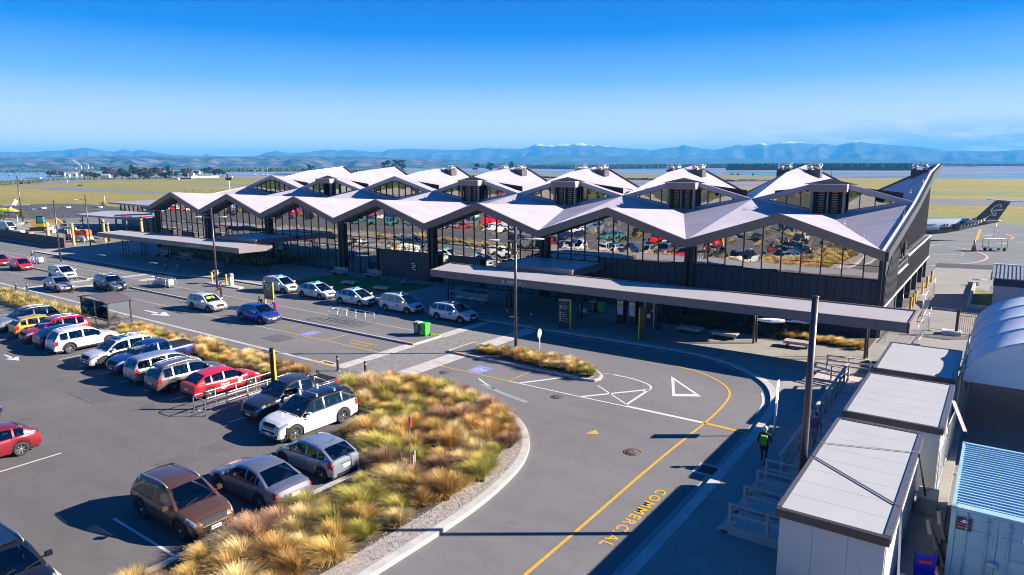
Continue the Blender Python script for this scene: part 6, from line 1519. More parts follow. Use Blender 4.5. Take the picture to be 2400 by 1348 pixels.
def roof_box(e, s): one('roof_bar', GALV, lambda b: [b.box(x-.03, x+.03, -.62, .62, TY['suv']['H']+.03, TY['suv']['H']+.06) for x in (0.05, -.75)], e)
def range_bars(e, s):
    for x in (.05, -1.05):
        one('roof_bar', GALV, lambda b: (b.tube([(x, -.72, 1.90), (x, .72, 1.90)], .022, 6), b.box(x-.05, x+.05, -.72, -.62, 1.76, 1.92), b.box(x-.05, x+.05, .62, .72, 1.76, 1.92)), e)
    for sd in (1, -1): one('side_vent', BLACKM, lambda b: (b.box(.95, 1.12, min(sd*.97, sd*.995), max(sd*.97, sd*.995), .92, .97)), e)
    one('permit', INK_W, lambda b: b.face([(1.0, .35, 1.29), (1.0, .45, 1.29), (.93, .45, 1.335), (.93, .35, 1.335)]), e)
def sport_bar(e, s):
    one('sports_bar', CHROME, lambda b: [b.tube([(-.95, sd*.72, 1.2), (-1.10, sd*.66, 1.62), (-1.75, sd*.75, 1.24)], .035, 7) for sd in (-1, 1)] + [b.tube([(-1.10, -.66, 1.62), (-1.10, .66, 1.62)], .035, 7)], e)
    one('chrome_rail', CHROME, lambda b: [b.tube([(-1.2, sd*.86, 1.19), (-2.5, sd*.84, 1.19)], .025, 6) for sd in (-1, 1)], e)
def aerial(e, s, h=1.45): one('aerial', BLACKM, lambda b: b.tube([(-1.0, 0, h), (-1.25, 0, h+.22)], .012, 5), e)
TAXI_G = mat('dark_green_taxi_decal', (.02, .13, .10), .4); TAXI_S = mat('aqua_taxi_sign', (.02, .45, .62), .3, emit=.0)
def taxi(e, s, sgn='h', dull=False):
    H = s.t['H']
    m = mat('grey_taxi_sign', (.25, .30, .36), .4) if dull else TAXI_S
    one('roof_sign', m, lambda b: (b.box(-.02, .16, -.30, .30, H+.03, H+.10), b.box(.02, .14, -.22, .22, H+.10, H+.17)), e)
    for sd in (1, -1):
        def dec(b):
            n = 16; y = sd*(s.wid(.35)+.012); c = (.30, .70)
            pts = [(c[0]+.21*math.cos(2*PI*k/n), y, c[1]+.095*math.sin(2*PI*k/n)) for k in range(n)]
            b.face(pts if sd < 0 else pts[::-1]); 
        one('door_decal', TAXI_G, dec, e)
        one('decal_lettering', LGRY, lambda b: b.box(.19, .41, *sorted((sd*(s.wid(.3)+.013), sd*(s.wid(.3)+.016))), .685, .72), e)
HP = PI/2
TG = 'white taxis queued along the kerb'
# taxi rank (heading +X)
car('mpv', 42.75, -11.95, 0, C['white'], 'white taxi with aqua roof sign, last in the queue, nearest the yellow bollards', extras=taxi, group=TG, cat='taxi', name='taxi')
car('prius', 48.6, -11.85, 0, C['white'], 'white taxi with aqua roof sign, second from the back of the queue', extras=taxi, group=TG, cat='taxi', name='taxi')
car('prius', 54.5, -11.95, 0, C['white'], 'white taxi with aqua sign, middle of the queue, its bonnet in shadow', extras=taxi, group=TG, cat='taxi', name='taxi')
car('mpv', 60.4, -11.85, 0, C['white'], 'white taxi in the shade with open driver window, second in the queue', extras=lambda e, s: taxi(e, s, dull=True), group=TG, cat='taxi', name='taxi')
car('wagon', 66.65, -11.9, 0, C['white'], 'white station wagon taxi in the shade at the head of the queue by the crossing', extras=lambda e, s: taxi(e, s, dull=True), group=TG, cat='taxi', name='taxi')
# drop-off lane (heading +X)
car('small', 1.3, -21.25, 0, C['red'], 'small bright red hatchback at the left median kerb')
car('mpv', 14.1, -21.45, .02, C['white'], 'white people carrier at the kerb behind the silver sedan')
car('sedan', 22.0, -24.9, -.03, C['lilac'], 'silver-lilac sedan driving past the white people carrier', name='moving_car')
def barsf(e, s): one('roof_bar', CHROME, lambda b: [b.box(x-.03, x+.03, -.66, .66, 1.70, 1.73) for x in (.1, -.8)], e)
car('suv', 26.5, -21.7, 0, C['slate'], 'dark slate blue wagon with silver roof bars on the crossing', extras=barsf, name='moving_car')
def wag(e, s):
    one('green_card', mat('lime_sunshade', (.35, .75, .05), .6), lambda b: b.face([(.86, -.45, 1.14), (.86, .30, 1.14), (.60, .30, 1.31), (.60, -.45, 1.31)]), e)
    one('door_lettering', GREENP, lambda b: (b.box(.0, .42, -s.wid(.2)-.012, -s.wid(.2)-.004, .68, .73), b.box(-.4, .5, -s.wid(.2)-.012, -s.wid(.2)-.004, .58, .60)), e)
car('wagon', 45.0, -21.5, 0, C['white'], 'white company station wagon with green lettering at the median kerb', extras=wag, name='moving_car')
car('hatch', 53.1, -21.6, 0, C['blue'], 'vivid blue hatchback at the kerb beside two people')
car('hatch', -6.2, -21.3, 0, C['crimson'], 'dark red car cut off by the left edge of the view')
# parked row along the planting strip; stalls 2.9 m apart, centres at 50.85 + 2.9 k
def st(k): return 50.85+2.9*k
PR = 'cars parked nose-in and tail-in along the grassy strip'
car('suv', st(-4)+.1, -34.0, -HP, C['silver'], 'silver grey sport utility with dark roof, far left of the parked row', roofm=C['black'], group=PR)
car('small', st(-3)+.25, -34.2, HP, C['gold'], 'golden yellow hatchback between the silver and crimson cars', group=PR)
car('suv', st(-2)+.25, -34.2, -HP, C['crimson'], 'crimson sport utility with pointed dark grille', group=PR, extras=lambda e, s: one('spindle_grille', CHROME, lambda b: (b.beam((2.275, -.38, .42), (2.235, -.22, .72), .03, .04), b.beam((2.275, .38, .42), (2.235, .22, .72), .03, .04)), e))
car('hatch', st(-1)-.05, -34.3, HP, C['navy'], 'dark navy hatchback tucked between the crimson and white cars', group=PR)
car('suv', st(0)-.55, -34.25, HP, C['white'], 'bright white compact sport utility, its side in full sun', group=PR)
car('suv', st(2)-.55, -34.4, -HP, C['pearl'], 'pearl white sport utility with roof bars and sunroof, facing out', group=PR, extras=lambda e, s: (roof_box(e, s), one('sunroof', CARG2, lambda b: b.box(-.45, .25, -.45, .45, 1.655, 1.68), e)))
car('ute', st(3)-.5, -33.7, -HP, C['royal'], 'royal blue double-cab utility with black tray cover', cat='pickup', group=PR, name='parked_pickup')
car('mpv', st(4)-.55, -34.4, HP, C['silver'], 'silver people carrier with its tail to the car park', group=PR)
car('suv', st(5)-.55, -34.5, HP, C['taupe'], 'taupe sport utility next to the red company car', group=PR)
def redtxt(e, s):
    y = -(s.wid(-.4)+.004)
    one('door_emblem', mat('pale_door_emblem', (.72, .55, .45), .5), lambda b: b.face([(.62+.17*math.cos(2*PI*k/16), y, .66+.2*math.sin(2*PI*k/16)) for k in range(16)]), e)
    text_mesh('door_lettering', 'Rental', .17, INK_W, (-.62, y-.001, .80), (PI/2, 0, 0), e, extrude=.001, bold=True); text_mesh('door_lettering', 'Request', .17, INK_W, (-.62, y-.001, .63), (PI/2, 0, 0), e, extrude=.001, bold=True)
    for i in range(3): one('small_print', INK_W, lambda b: b.box(-.6, -.15-.08*i, y-.002, y, .55-.07*i, .575-.07*i), e)
car('hatch', st(6)-.65, -33.95, HP, C['red'], 'bright red company hatchback with white lettering on its doors', group=PR, extras=redtxt)
car('ute', st(8)-.55, -33.5, -HP, C['dgrey'], 'black double-cab utility with chrome sports bar', cat='pickup', extras=sport_bar, group=PR, name='parked_pickup')
car('range', st(9)-.35, -34.7, -HP, C['white'], 'large white luxury four-wheel drive with black roof and roof bars', roofm=C['black'], extras=range_bars, group=PR)
# cars against the big planted island
car('aqua', 80.65, -37.55, PI, C['steel'], 'pale blue-silver hatchback backed against the tussock island', extras=lambda e, s: (aerial(e, s, 1.42), one('script_decal', BLACKM, lambda b: b.tube([(-2.02, .3-.05*k, .80+.03*math.sin(k*1.7)) for k in range(12)], .008, 4), e)))
car('sedan', 80.7, -40.45, PI, paint('grey_beige_paint', (.22, .23, .27), .6), 'grey sedan between the brown sport utility and the blue-silver hatchback')
car('suv', 80.2, -43.35, 0, C['brown'], 'bronze brown sport utility facing the tussock island', extras=lambda e, s: one('plate_lettering', BLACKM, lambda b: [b.box(2.277, 2.280, -.15+.052*k, -.115+.052*k, .445, .495) for k in range(6)], e))
car('hatch', 67.75, -45.85, -HP, C['maroon'], 'maroon hatchback with silver wheels cut by the left edge of the view')
car('suv', 80.0, -49.0, 0, C['black'], 'black sport utility with glass roof in the bottom left corner', extras=lambda e, s: one('glass_roof', CARG2, lambda b: b.box(-1.2, .2, -.48, .48, 1.655, 1.675), e))
car('hatch', 61.35, -45.3, HP, C['navy'], 'dark car just cut off by the left edge above the maroon hatchback')
# ------------------------------------------------------------------ tussock grass
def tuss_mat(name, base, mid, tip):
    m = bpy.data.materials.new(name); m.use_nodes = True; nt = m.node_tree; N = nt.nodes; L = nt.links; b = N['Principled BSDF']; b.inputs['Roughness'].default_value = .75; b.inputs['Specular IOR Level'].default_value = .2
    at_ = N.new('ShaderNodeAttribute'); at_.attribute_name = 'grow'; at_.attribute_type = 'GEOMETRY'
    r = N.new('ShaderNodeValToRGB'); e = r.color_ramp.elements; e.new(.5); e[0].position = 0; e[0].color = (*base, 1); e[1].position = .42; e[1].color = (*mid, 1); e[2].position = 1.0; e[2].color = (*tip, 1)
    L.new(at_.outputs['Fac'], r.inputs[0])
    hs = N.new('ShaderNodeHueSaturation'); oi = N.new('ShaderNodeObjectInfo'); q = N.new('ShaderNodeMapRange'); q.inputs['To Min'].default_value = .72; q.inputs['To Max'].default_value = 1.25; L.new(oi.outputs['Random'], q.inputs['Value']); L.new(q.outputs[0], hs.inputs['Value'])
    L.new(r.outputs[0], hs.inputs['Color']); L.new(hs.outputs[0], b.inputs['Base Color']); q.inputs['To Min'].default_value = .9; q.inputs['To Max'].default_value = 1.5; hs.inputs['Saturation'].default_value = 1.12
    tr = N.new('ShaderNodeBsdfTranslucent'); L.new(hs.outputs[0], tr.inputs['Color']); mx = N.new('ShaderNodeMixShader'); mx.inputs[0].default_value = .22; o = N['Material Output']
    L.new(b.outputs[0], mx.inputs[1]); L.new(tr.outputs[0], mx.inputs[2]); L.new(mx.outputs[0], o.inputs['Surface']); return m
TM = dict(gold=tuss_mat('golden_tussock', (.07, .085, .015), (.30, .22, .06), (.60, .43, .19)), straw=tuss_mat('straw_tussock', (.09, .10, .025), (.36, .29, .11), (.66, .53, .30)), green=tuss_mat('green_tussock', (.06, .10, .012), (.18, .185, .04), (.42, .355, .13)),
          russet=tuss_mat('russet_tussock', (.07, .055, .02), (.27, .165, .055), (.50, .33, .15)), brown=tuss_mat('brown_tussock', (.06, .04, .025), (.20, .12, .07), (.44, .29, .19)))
def blades(V, F, A, rnd, cx, cy, z0, n, r, h, spread=1.0, width=.016, wind=(.0, .0)):
    for _ in range(n):
        a = rnd.uniform(0, 2*PI); q = rnd.random()**.7; L = h*rnd.uniform(.65, 1.2)
        dx, dy = math.cos(a), math.sin(a); lean = spread*(.18+.95*q)
        bx, by = cx+dx*r*.16*q, cy+dy*r*.16*q
        w = width*rnd.uniform(.6, 1.3); px, py = -dy*w, dx*w
        base = len(V); n_s = 4
        wx, wy = wind[0]*rnd.uniform(.5, 1.3)+rnd.gauss(0, .07), wind[1]*rnd.uniform(.5, 1.3)+rnd.gauss(0, .07)
        for s in range(n_s):
            t = s/(n_s-1); out = r*lean*(t**1.35); z = L*(t*1.0 - .42*lean*t**2.4)
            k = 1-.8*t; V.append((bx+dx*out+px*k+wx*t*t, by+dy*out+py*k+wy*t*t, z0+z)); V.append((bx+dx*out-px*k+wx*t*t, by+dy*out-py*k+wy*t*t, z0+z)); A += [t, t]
        for s in range(n_s-1):
            F.append((base+2*s, base+2*s+1, base+2*s+3, base+2*s+2))
def grass_mesh(name, V, F, A, m):
    me = bpy.data.meshes.new(name); me.from_pydata(V, [], F); at_ = me.attributes.new('grow', 'FLOAT', 'POINT'); at_.data.foreach_set('value', A); me.materials.append(m); me.update(); return me
TMESH = {}
for k in TM:
    for v in range(3):
        rnd = random.Random(hash(k) % 97*0+ord(k[0])*7+v); V, F, A = [], [], []
        wind = (rnd.uniform(-.1, .1)-.08, rnd.uniform(-.1, .1)-.03)
        blades(V, F, A, rnd, 0, 0, 0, 900, .80, .86, 1.0, .0105, wind)
        blades(V, F, A, rnd, .16, -.12, 0, 380, .6, .98, .8, .0095, (wind[0]*1.5, wind[1]*1.5))
        TMESH[k, v] = grass_mesh('tussock_blades', V, F, A, TM[k])
def inside(p, poly):
    x, y = p; c = False; j = len(poly)-1
    for i in range(len(poly)):
        xi, yi = poly[i]; xj, yj = poly[j]
        if (yi > y) != (yj > y) and x < (xj-xi)*(y-yi)/(yj-yi)+xi: c = not c
        j = i
    return c
def scatter(poly, d, rnd, tries=9000, maxn=400):
    xs = [p[0] for p in poly]; ys = [p[1] for p in poly]; out = []
    for _ in range(tries):
        p = (rnd.uniform(min(xs), max(xs)), rnd.uniform(min(ys), max(ys)))
        if inside(p, poly) and all((p[0]-q[0])**2+(p[1]-q[1])**2 > d*d for q in out): out.append(p)
        if len(out) >= maxn: break
    return out
LAB = {'gold': 'golden', 'straw': 'pale straw-coloured', 'green': 'yellow-green', 'russet': 'russet-orange', 'brown': 'dull brown'}
def plant(poly, d, where, group, seed, sc=(.8, 1.25), weights=(5, 4, 4, 1.3, 1.8), z=KH+.02, maxn=400):
    rnd = random.Random(seed); n = 0
    for (x, y) in scatter(poly, d, rnd, maxn=maxn):
        nn = noise.noise(Vector((x*.25, y*.25, seed)))
        k = rnd.choices(list(TM), weights)[0]
        if nn > .25 and rnd.random() < .3: k = 'green'
        if nn < -.25 and rnd.random() < .5: k = rnd.choice(('brown', 'russet'))
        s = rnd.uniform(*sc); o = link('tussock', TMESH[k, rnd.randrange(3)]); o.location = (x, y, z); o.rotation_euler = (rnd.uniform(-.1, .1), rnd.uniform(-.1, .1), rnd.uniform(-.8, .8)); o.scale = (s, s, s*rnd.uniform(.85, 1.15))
        tag(o, '%s clump of tussock grass %s' % (LAB[k], where), 'tussock', '%s tussocks %s' % (LAB[k], where)); n += 1
    return n
bed_in = [(73.6, -27.9), (76.8, -27.1), (80.4, -27.3), (83.7, -28.1), (85.9, -29.8), (87.1, -31.9), (87.6, -34.5), (87.35, -37.5), (87.0, -47.5), (83.85, -47.5), (83.85, -36.4), (79.5, -34.8), (78.9, -31.9), (74.6, -31.2)]
NT = plant(bed_in, .80, 'in the big curved island', 'x', 4, sc=(.68, 1.25))
NT += plant([(47.6, -29.2), (65.9, -29.2), (70.2, -29.9), (70.2, -31.2), (47.6, -31.2)], .78, 'in the strip right of the glass shelter', 'x', 9, sc=(.62, 1.0), weights=(5, 5, 3, 2, 1))
NT += plant([(75.0, -19.2), (76.8, -19.0), (76.8, -18.1), (75.0, -18.1)], .62, 'at the thin left end of the median island', 'x', 12, sc=(.5, .7), weights=(3, 2, 2, 5, 1))
NT += plant([(78.2, -19.5), (84.2, -19.6), (84.0, -18.7), (81.4, -17.9), (78.2, -17.9)], .60, 'around the round sign in the median', 'x', 14, sc=(.6, .9), weights=(3, 6, 4, 2, 1))
NT += plant([(92.0, -3.3), (96.8, -3.3), (96.8, -2.2), (92.0, -2.2)], .6, 'in the sunny bed under the arrivals canopy', 'x', 15, sc=(.45, .65), weights=(8, 1, 1, 1, 0))
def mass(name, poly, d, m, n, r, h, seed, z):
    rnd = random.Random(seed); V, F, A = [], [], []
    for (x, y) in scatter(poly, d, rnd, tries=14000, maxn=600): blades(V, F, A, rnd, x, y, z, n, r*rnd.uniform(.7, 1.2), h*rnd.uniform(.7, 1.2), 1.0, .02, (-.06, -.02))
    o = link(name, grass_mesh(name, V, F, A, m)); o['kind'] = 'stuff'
for i, k in enumerate(('straw', 'gold', 'green')):
    mass('roadside_grass', [(-22, -29.3), (40, -29.3), (40, -31.2), (-22, -31.2)], 1.25, TM[k], 90, .75, .75, 31+i, KH+.02)
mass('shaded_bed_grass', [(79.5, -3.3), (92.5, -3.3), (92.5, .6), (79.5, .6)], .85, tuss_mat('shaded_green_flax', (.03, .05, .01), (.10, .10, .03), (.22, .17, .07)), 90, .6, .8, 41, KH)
mass('shaded_bed_grass', [(-.5, -2.7), (25.5, -2.7), (25.5, .5), (-.5, .5)], .95, TM['green'], 80, .6, .8, 42, KH)
for i, yy in enumerate((-56.8, -73.8)): mass('roadside_grass', [(-150, yy-1.2), (92, yy-1.2), (92, yy+1.2), (-150, yy+1.2)], 1.7, TM['straw' if i else 'gold'], 60, 1.0, 1.0, 51+i, .02)
# loose stones along the pebble strip: stuff
rnd = random.Random(77); b = MB()
for _ in range(1700):
    i = rnd.randrange(14, len(big_r)-1); t = rnd.random(); x = big_r[i][0]*(1-t)+big_r[i+1][0]*t; y = big_r[i][1]*(1-t)+big_r[i+1][1]*t
    if i == len(big_r)-2: y = rnd.uniform(-47, -40); x = 88.45
    x -= rnd.uniform(.25, 1.3); s = rnd.uniform(.015, .045); z = KH+.04
    a = rnd.uniform(0, 3); p = [(x+s*math.cos(a+k*PI/2), y+s*math.sin(a+k*PI/2), z) for k in range(4)]; top = (x, y, z+s*.9)
    for k in range(4): b.face([p[k], p[(k+1) % 4], top])
o = b.build('pebbles', PEBBLE); o['kind'] = 'stuff'
# staked sapling
e = empty('young_tree', (84.65, -35.85, KH), 0, 'leafless staked sapling with a red tag in the big grass island', 'sapling')
rnd = random.Random(8)
def sap(b):
    b.tube([(0, 0, 0), (.02, .01, 1.4), (-.01, .02, 2.6), (.03, 0, 3.6)], .028, 6, r2=.008)
    for k in range(16):
        z = rnd.uniform(1.1, 3.3); a = rnd.uniform(0, 2*PI); l = rnd.uniform(.2, .55); b.tube([(0, 0, z), (math.cos(a)*l*.5, math.sin(a)*l*.5, z+l*.5), (math.cos(a)*l*.7, math.sin(a)*l*.7, z+l*1.0)], .008, 4, r2=.003)
one('trunk', mat('pale_bark', (.22, .17, .15), .8), sap, e)
for x, y in ((-.3, -.2), (.32, -.12), (0, .3)): one('stake', TIMBER, lambda b: b.box(x-.035, x+.035, y-.035, y+.035, 0, .95), e)
one('tie', TIMBER, lambda b: (b.beam((-.3, -.2, .6), (.32, -.12, .6), .02, .05),), e)
one('red_tag', REDM, lambda b: b.box(.06, .14, -.03, .03, 2.1, 2.55), e)
# ------------------------------------------------------------------ people
def person(x, y, z, heading, pose, cols, label, h=1.72, hair_len=.0, extras=None, girth=1.0):
    """one continuous skinned body; cols: skin, top, legs, shoes, hair"""
    k = h/1.72; hw = .19*girth
    J = {'pel': (0, 0, .95, .125), 'wai': (0, 0, 1.10, .12), 'che': (0, 0, 1.30, .145), 'nkb': (0, 0, 1.44, .07), 'nk': (.01, 0, 1.50, .052), 'hd0': (.02, 0, 1.58, .078), 'hd1': (.015, 0, 1.66, .088)}
    ll = pose.get('legs', ((.0, .0), (.0, .0))); aa = pose.get('arms', ((-.05, .2), (-.05, .2))); ln = pose.get('lean', 0)
    E = [('pel', 'wai'), ('wai', 'che'), ('che', 'nkb'), ('nkb', 'nk'), ('nk', 'hd0'), ('hd0', 'hd1')]
    for i, s in ((0, 1), (1, -1)):
        fwd, bend = ll[i]; hy = s*.095
        J['hip%d' % i] = (0, hy, .90, .095); kx = .43*math.sin(fwd); kz = .90-.43*math.cos(fwd)
        J['kn%d' % i] = (kx, hy*1.02, kz, .060); sa = fwd-bend; J['an%d' % i] = (kx+.41*math.sin(sa), hy*1.03, kz-.41*math.cos(sa)+.0, .042)
        a = J['an%d' % i]; J['to%d' % i] = (a[0]+.15, a[1]+s*.02, max(.035, a[2]-.045), .038); J['he%d' % i] = (a[0]-.03, a[1], max(.04, a[2]-.04), .042)
        E += [('pel', 'hip%d' % i), ('hip%d' % i, 'kn%d' % i), ('kn%d' % i, 'an%d' % i), ('an%d' % i, 'he%d' % i), ('he%d' % i, 'to%d' % i)]
        up, el = aa[i][:2]; out = aa[i][2] if len(aa[i]) > 2 else .12
        J['sh%d' % i] = (0, s*hw*.93, 1.40, .062); ex = .28*math.sin(up); ez = 1.40-.28*math.cos(up)
        J['el%d' % i] = (ex, s*(hw+out*.5), ez, .043); t = up+el; J['wr%d' % i] = (ex+.24*math.sin(t), s*(hw+out*.5-.04*el), ez-.24*math.cos(t), .030)
        w = J['wr%d' % i]; dx, dz = math.sin(t), -math.cos(t); J['pa%d' % i] = (w[0]+.08*dx, w[1], w[2]+.08*dz, .033)
        E += [('che', 'sh%d' % i), ('sh%d' % i, 'el%d' % i), ('el%d' % i, 'wr%d' % i), ('wr%d' % i, 'pa%d' % i)]
        for f in range(5):
            nm = 'f%d%d' % (i, f); oy = (f-1.5)*.018 if f < 4 else -.03*s; l = (.075, .085, .08, .062, .05)[f]
            J[nm] = (w[0]+(.08+l)*dx+.01*(f == 4), w[1]+(oy if f < 4 else -.035*s), w[2]+(.08+l*(1 if f < 4 else .4))*dz, .009)
            E.append(('pa%d' % i if f < 4 else 'wr%d' % i, nm))
    if ln:
        for q in J:
            X, Y, Z, r = J[q]
            if Z > .93 and not q.startswith(('kn', 'an', 'hip', 'pel')) or q[:2] in ('el', 'wr', 'pa', 'sh') or q[0] == 'f':
                dz = Z-.93; J[q] = (X*math.cos(ln)+dz*math.sin(ln), Y, .93+dz*math.cos(ln)-X*math.sin(ln), r)
    names = list(J); idx = {q: i for i, q in enumerate(names)}
    zmin = min(J['an0'][2], J['an1'][2])-.06
    me = bpy.data.meshes.new('skel'); me.from_pydata([((J[q][0])*k, J[q][1]*k, (J[q][2]-max(0, zmin-.02))*k) for q in names], [(idx[a], idx[b_]) for a, b_ in E], [])
    o = bpy.data.objects.new('skel', me); COL.objects.link(o); md = o.modifiers.new('skin', 'SKIN')
    for i, q in enumerate(names):
        sv = me.skin_vertices[0].data[i]; r = J[q][3]*k; yk = 1.25 if q in ('che', 'wai', 'pel') else 1.0
        sv.radius = (r*girth*(.85 if yk > 1 else 1), r*girth*yk) if q not in ('hd0', 'hd1') else (r, r*.9); sv.use_root = (q == 'pel')
    md.use_smooth_shade = True; sb = o.modifiers.new('sub', 'SUBSURF'); sb.levels = 1; sb.render_levels = 1
    bpy.context.view_layer.update()
    nm = bpy.data.meshes.new_from_object(o.evaluated_get(bpy.context.evaluated_depsgraph_get())); nm.name = 'body'
    pts = {q: Vector(me.vertices[idx[q]].co) for q in names}; bpy.data.objects.remove(o); bpy.data.meshes.remove(me)
    nm.materials.clear()
    for c in cols: nm.materials.append(c)
    reg = {'hd0': 0, 'hd1': 0, 'nk': 0, 'wai': 1, 'che': 1, 'nkb': 1, 'pel': 2}
    for q in names:
        if q not in reg: reg[q] = {'sh': 1, 'el': 1, 'wr': 0, 'pa': 0, 'hi': 2, 'kn': 2, 'an': 2, 'he': 3, 'to': 3}.get(q[:2], 0)
    segs = [(pts[a], pts[b_], a, b_) for a, b_ in E]
    for p in nm.polygons:
        c = p.center; best = None
        for a, b_, qa, qb in segs:
            ab = b_-a; t = max(0, min(1, (c-a).dot(ab)/max(1e-9, ab.length_squared))); d = (a+ab*t-c).length
            if best is None or d < best[0]: best = (d, qa if t < .5 else qb)
        p.material_index = reg[best[1]]; p.use_smooth = True
    e = empty('person', (x, y, z), heading, label, 'person')
    link('body', nm, e)
    hc = pts['hd1']
    def hair(b):
        r = .108*k; b.lathe((hc.x-.018*k, hc.y, hc.z-.02*k), [(r*1.0, -.05*k-hair_len*.2), (r*1.08, .0), (r*.98, .05*k), (r*.6, .095*k), (0, .108*k)], 12)
        if hair_len > 0: b.lathe((hc.x-.07*k, hc.y, hc.z-.02*k), [(.02, -hair_len), (.075, -hair_len*.7), (.085, 0), (.05, .06)], 10)
    one('hair', cols[4], hair, e)
    one('face', cols[0], lambda b: b.lathe((pts['hd0'].x+.045*k, 0, hc.z-.045*k), [(0, -.06), (.05, -.045), (.068, 0), (.06, .05), (0, .07)], 10), e)
    one('eye', BLACKM, lambda b: [b.cbox((pts['hd0'].x+.115*k, s*.03, hc.z-.02*k), (.012, .018, .010)) for s in (-1, 1)], e)
    one('nose', cols[0], lambda b: b.cbox((pts['hd0'].x+.118*k, 0, hc.z-.05*k), (.025, .018, .035)), e)
    if extras: extras(e, pts, k)
    return e
SK = mat('skin_tone', (.50, .28, .19), .5)
CL = lambda n, c: mat(n, c, .85, var=.08, vscale=12)
HB_, HBL, HR = mat('brown_hair', (.05, .03, .02), .6), mat('blond_hair', (.42, .27, .12), .6), mat('auburn_hair', (.20, .06, .03), .6)
walk = dict(legs=((.42, .10), (-.30, .35)), arms=((-.35, .3), (.35, .35)))
person(-2.9, -18.4, KH, .4, dict(legs=((.1, .05), (-.1, .1)), arms=((.3, 1.2), (-.1, .3))), [SK, CL('dark_top', (.03, .025, .03)), CL('light_blue_jeans', (.12, .26, .55)), CL('dark_shoe', (.03, .03, .03)), HBL], 'woman with long fair hair, dark top and light blue jeans on the left median', hair_len=.22)
person(43.1, -18.9, KH, -2.2, dict(arms=((.25, 1.5), (.25, 1.5)), legs=((.05, .02), (-.05, .05))), [SK, CL('black_jacket', (.018, .018, .02)), CL('black_trouser', (.02, .02, .024)), CL('dark_shoe', (.03, .03, .03)), HB_], 'man in black standing at the foot of the lamp post behind the white wagon', h=1.84, girth=1.08)
person(51.4, -20.0, KH, -1.3, dict(lean=.55, arms=((.9, .4), (.8, .5)), legs=((.1, .05), (-.1, .05))), [SK, CL('charcoal_jacket', (.05, .045, .04)), CL('black_trouser', (.02, .02, .024)), CL('dark_shoe', (.03, .03, .03)), HB_], 'man leaning over the blue hatchback beside the black notice board', extras=lambda e, p, k: one('sunglasses', BLACKM, lambda b: b.cbox((p['hd1'].x+.09, 0, p['hd1'].z-.02), (.03, .14, .035)), e))
person(53.6, -20.25, KH, PI, dict(arms=((.6, .7), (.5, .8)), legs=((.0, .0), (.05, .05))), [SK, CL('purple_top', (.13, .02, .16)), CL('purple_leggings', (.07, .03, .16)), CL('red_boot', (.42, .06, .03)), HR], 'woman in purple with a red skirt and red boots beside the blue hatchback', h=1.66,
       extras=lambda e, p, k: (one('skirt', CL('red_skirt', (.36, .015, .03)), lambda b: b.lathe((p['pel'].x, 0, p['pel'].z-.28), [(.20, 0), (.19, .1), (.165, .22), (.14, .34)], 14), e), [one('boot', MATS['red_boot'], lambda b: b.lathe((p['an%d' % i].x, p['an%d' % i].y, .04), [(.062, 0), (.062, .12), (.07, .26), (.068, .28)], 10), e) for i in (0, 1)]))
person(96.6, -26.3, KH, HP+.15, walk, [SK, CL('dark_navy_coat', (.015, .018, .03)), CL('dark_blue_jeans', (.02, .035, .07)), CL('dark_shoe', (.03, .03, .03)), mat('grey_knit_cap', (.55, .55, .56), .9)], 'walker in a dark coat and pale cap with a bright green backpack', h=1.76,
       extras=lambda e, p, k: (one('backpack', mat('lime_green_pack', (.12, .42, .03), .7), lambda b: (b.cbox((p['che'].x-.20, 0, p['che'].z-.12), (.16, .26, .40)), b.cbox((p['che'].x-.29, 0, p['che'].z-.18), (.06, .20, .2))), e), one('coat_skirt', MATS['dark_navy_coat'], lambda b: b.lathe((0, 0, .72), [(.19, 0), (.18, .15), (.165, .4)], 14), e)))
person(98.0, -23.3, KH+.05, -HP-.2, walk, [SK, CL('patterned_top', (.22, .08, .16)), CL('pink_trouser', (.42, .22, .22)), CL('dark_shoe', (.03, .03, .03)), HR], 'person in a patterned top half hidden behind the thick lamp post')
person(-29.6, -2.2, .01, -1.0, walk, [SK, CL('orange_hi_vis', (.75, .10, .02)), CL('navy_trouser', (.02, .025, .06)), CL('dark_shoe', (.03, .03, .03)), mat('orange_helmet', (.8, .12, .02), .4)], 'construction worker in orange high-visibility clothing among the log posts')
person(-21.5, 4.2, .01, 1.0, dict(), [SK, CL('pale_cloak', (.45, .36, .33)), CL('pale_cloak_low', (.5, .42, .38)), CL('dark_shoe', (.03, .03, .03)), mat('blue_helmet', (.02, .12, .45), .4)], 'worker in pale overalls and blue helmet under the unfinished steel frame', h=1.8)
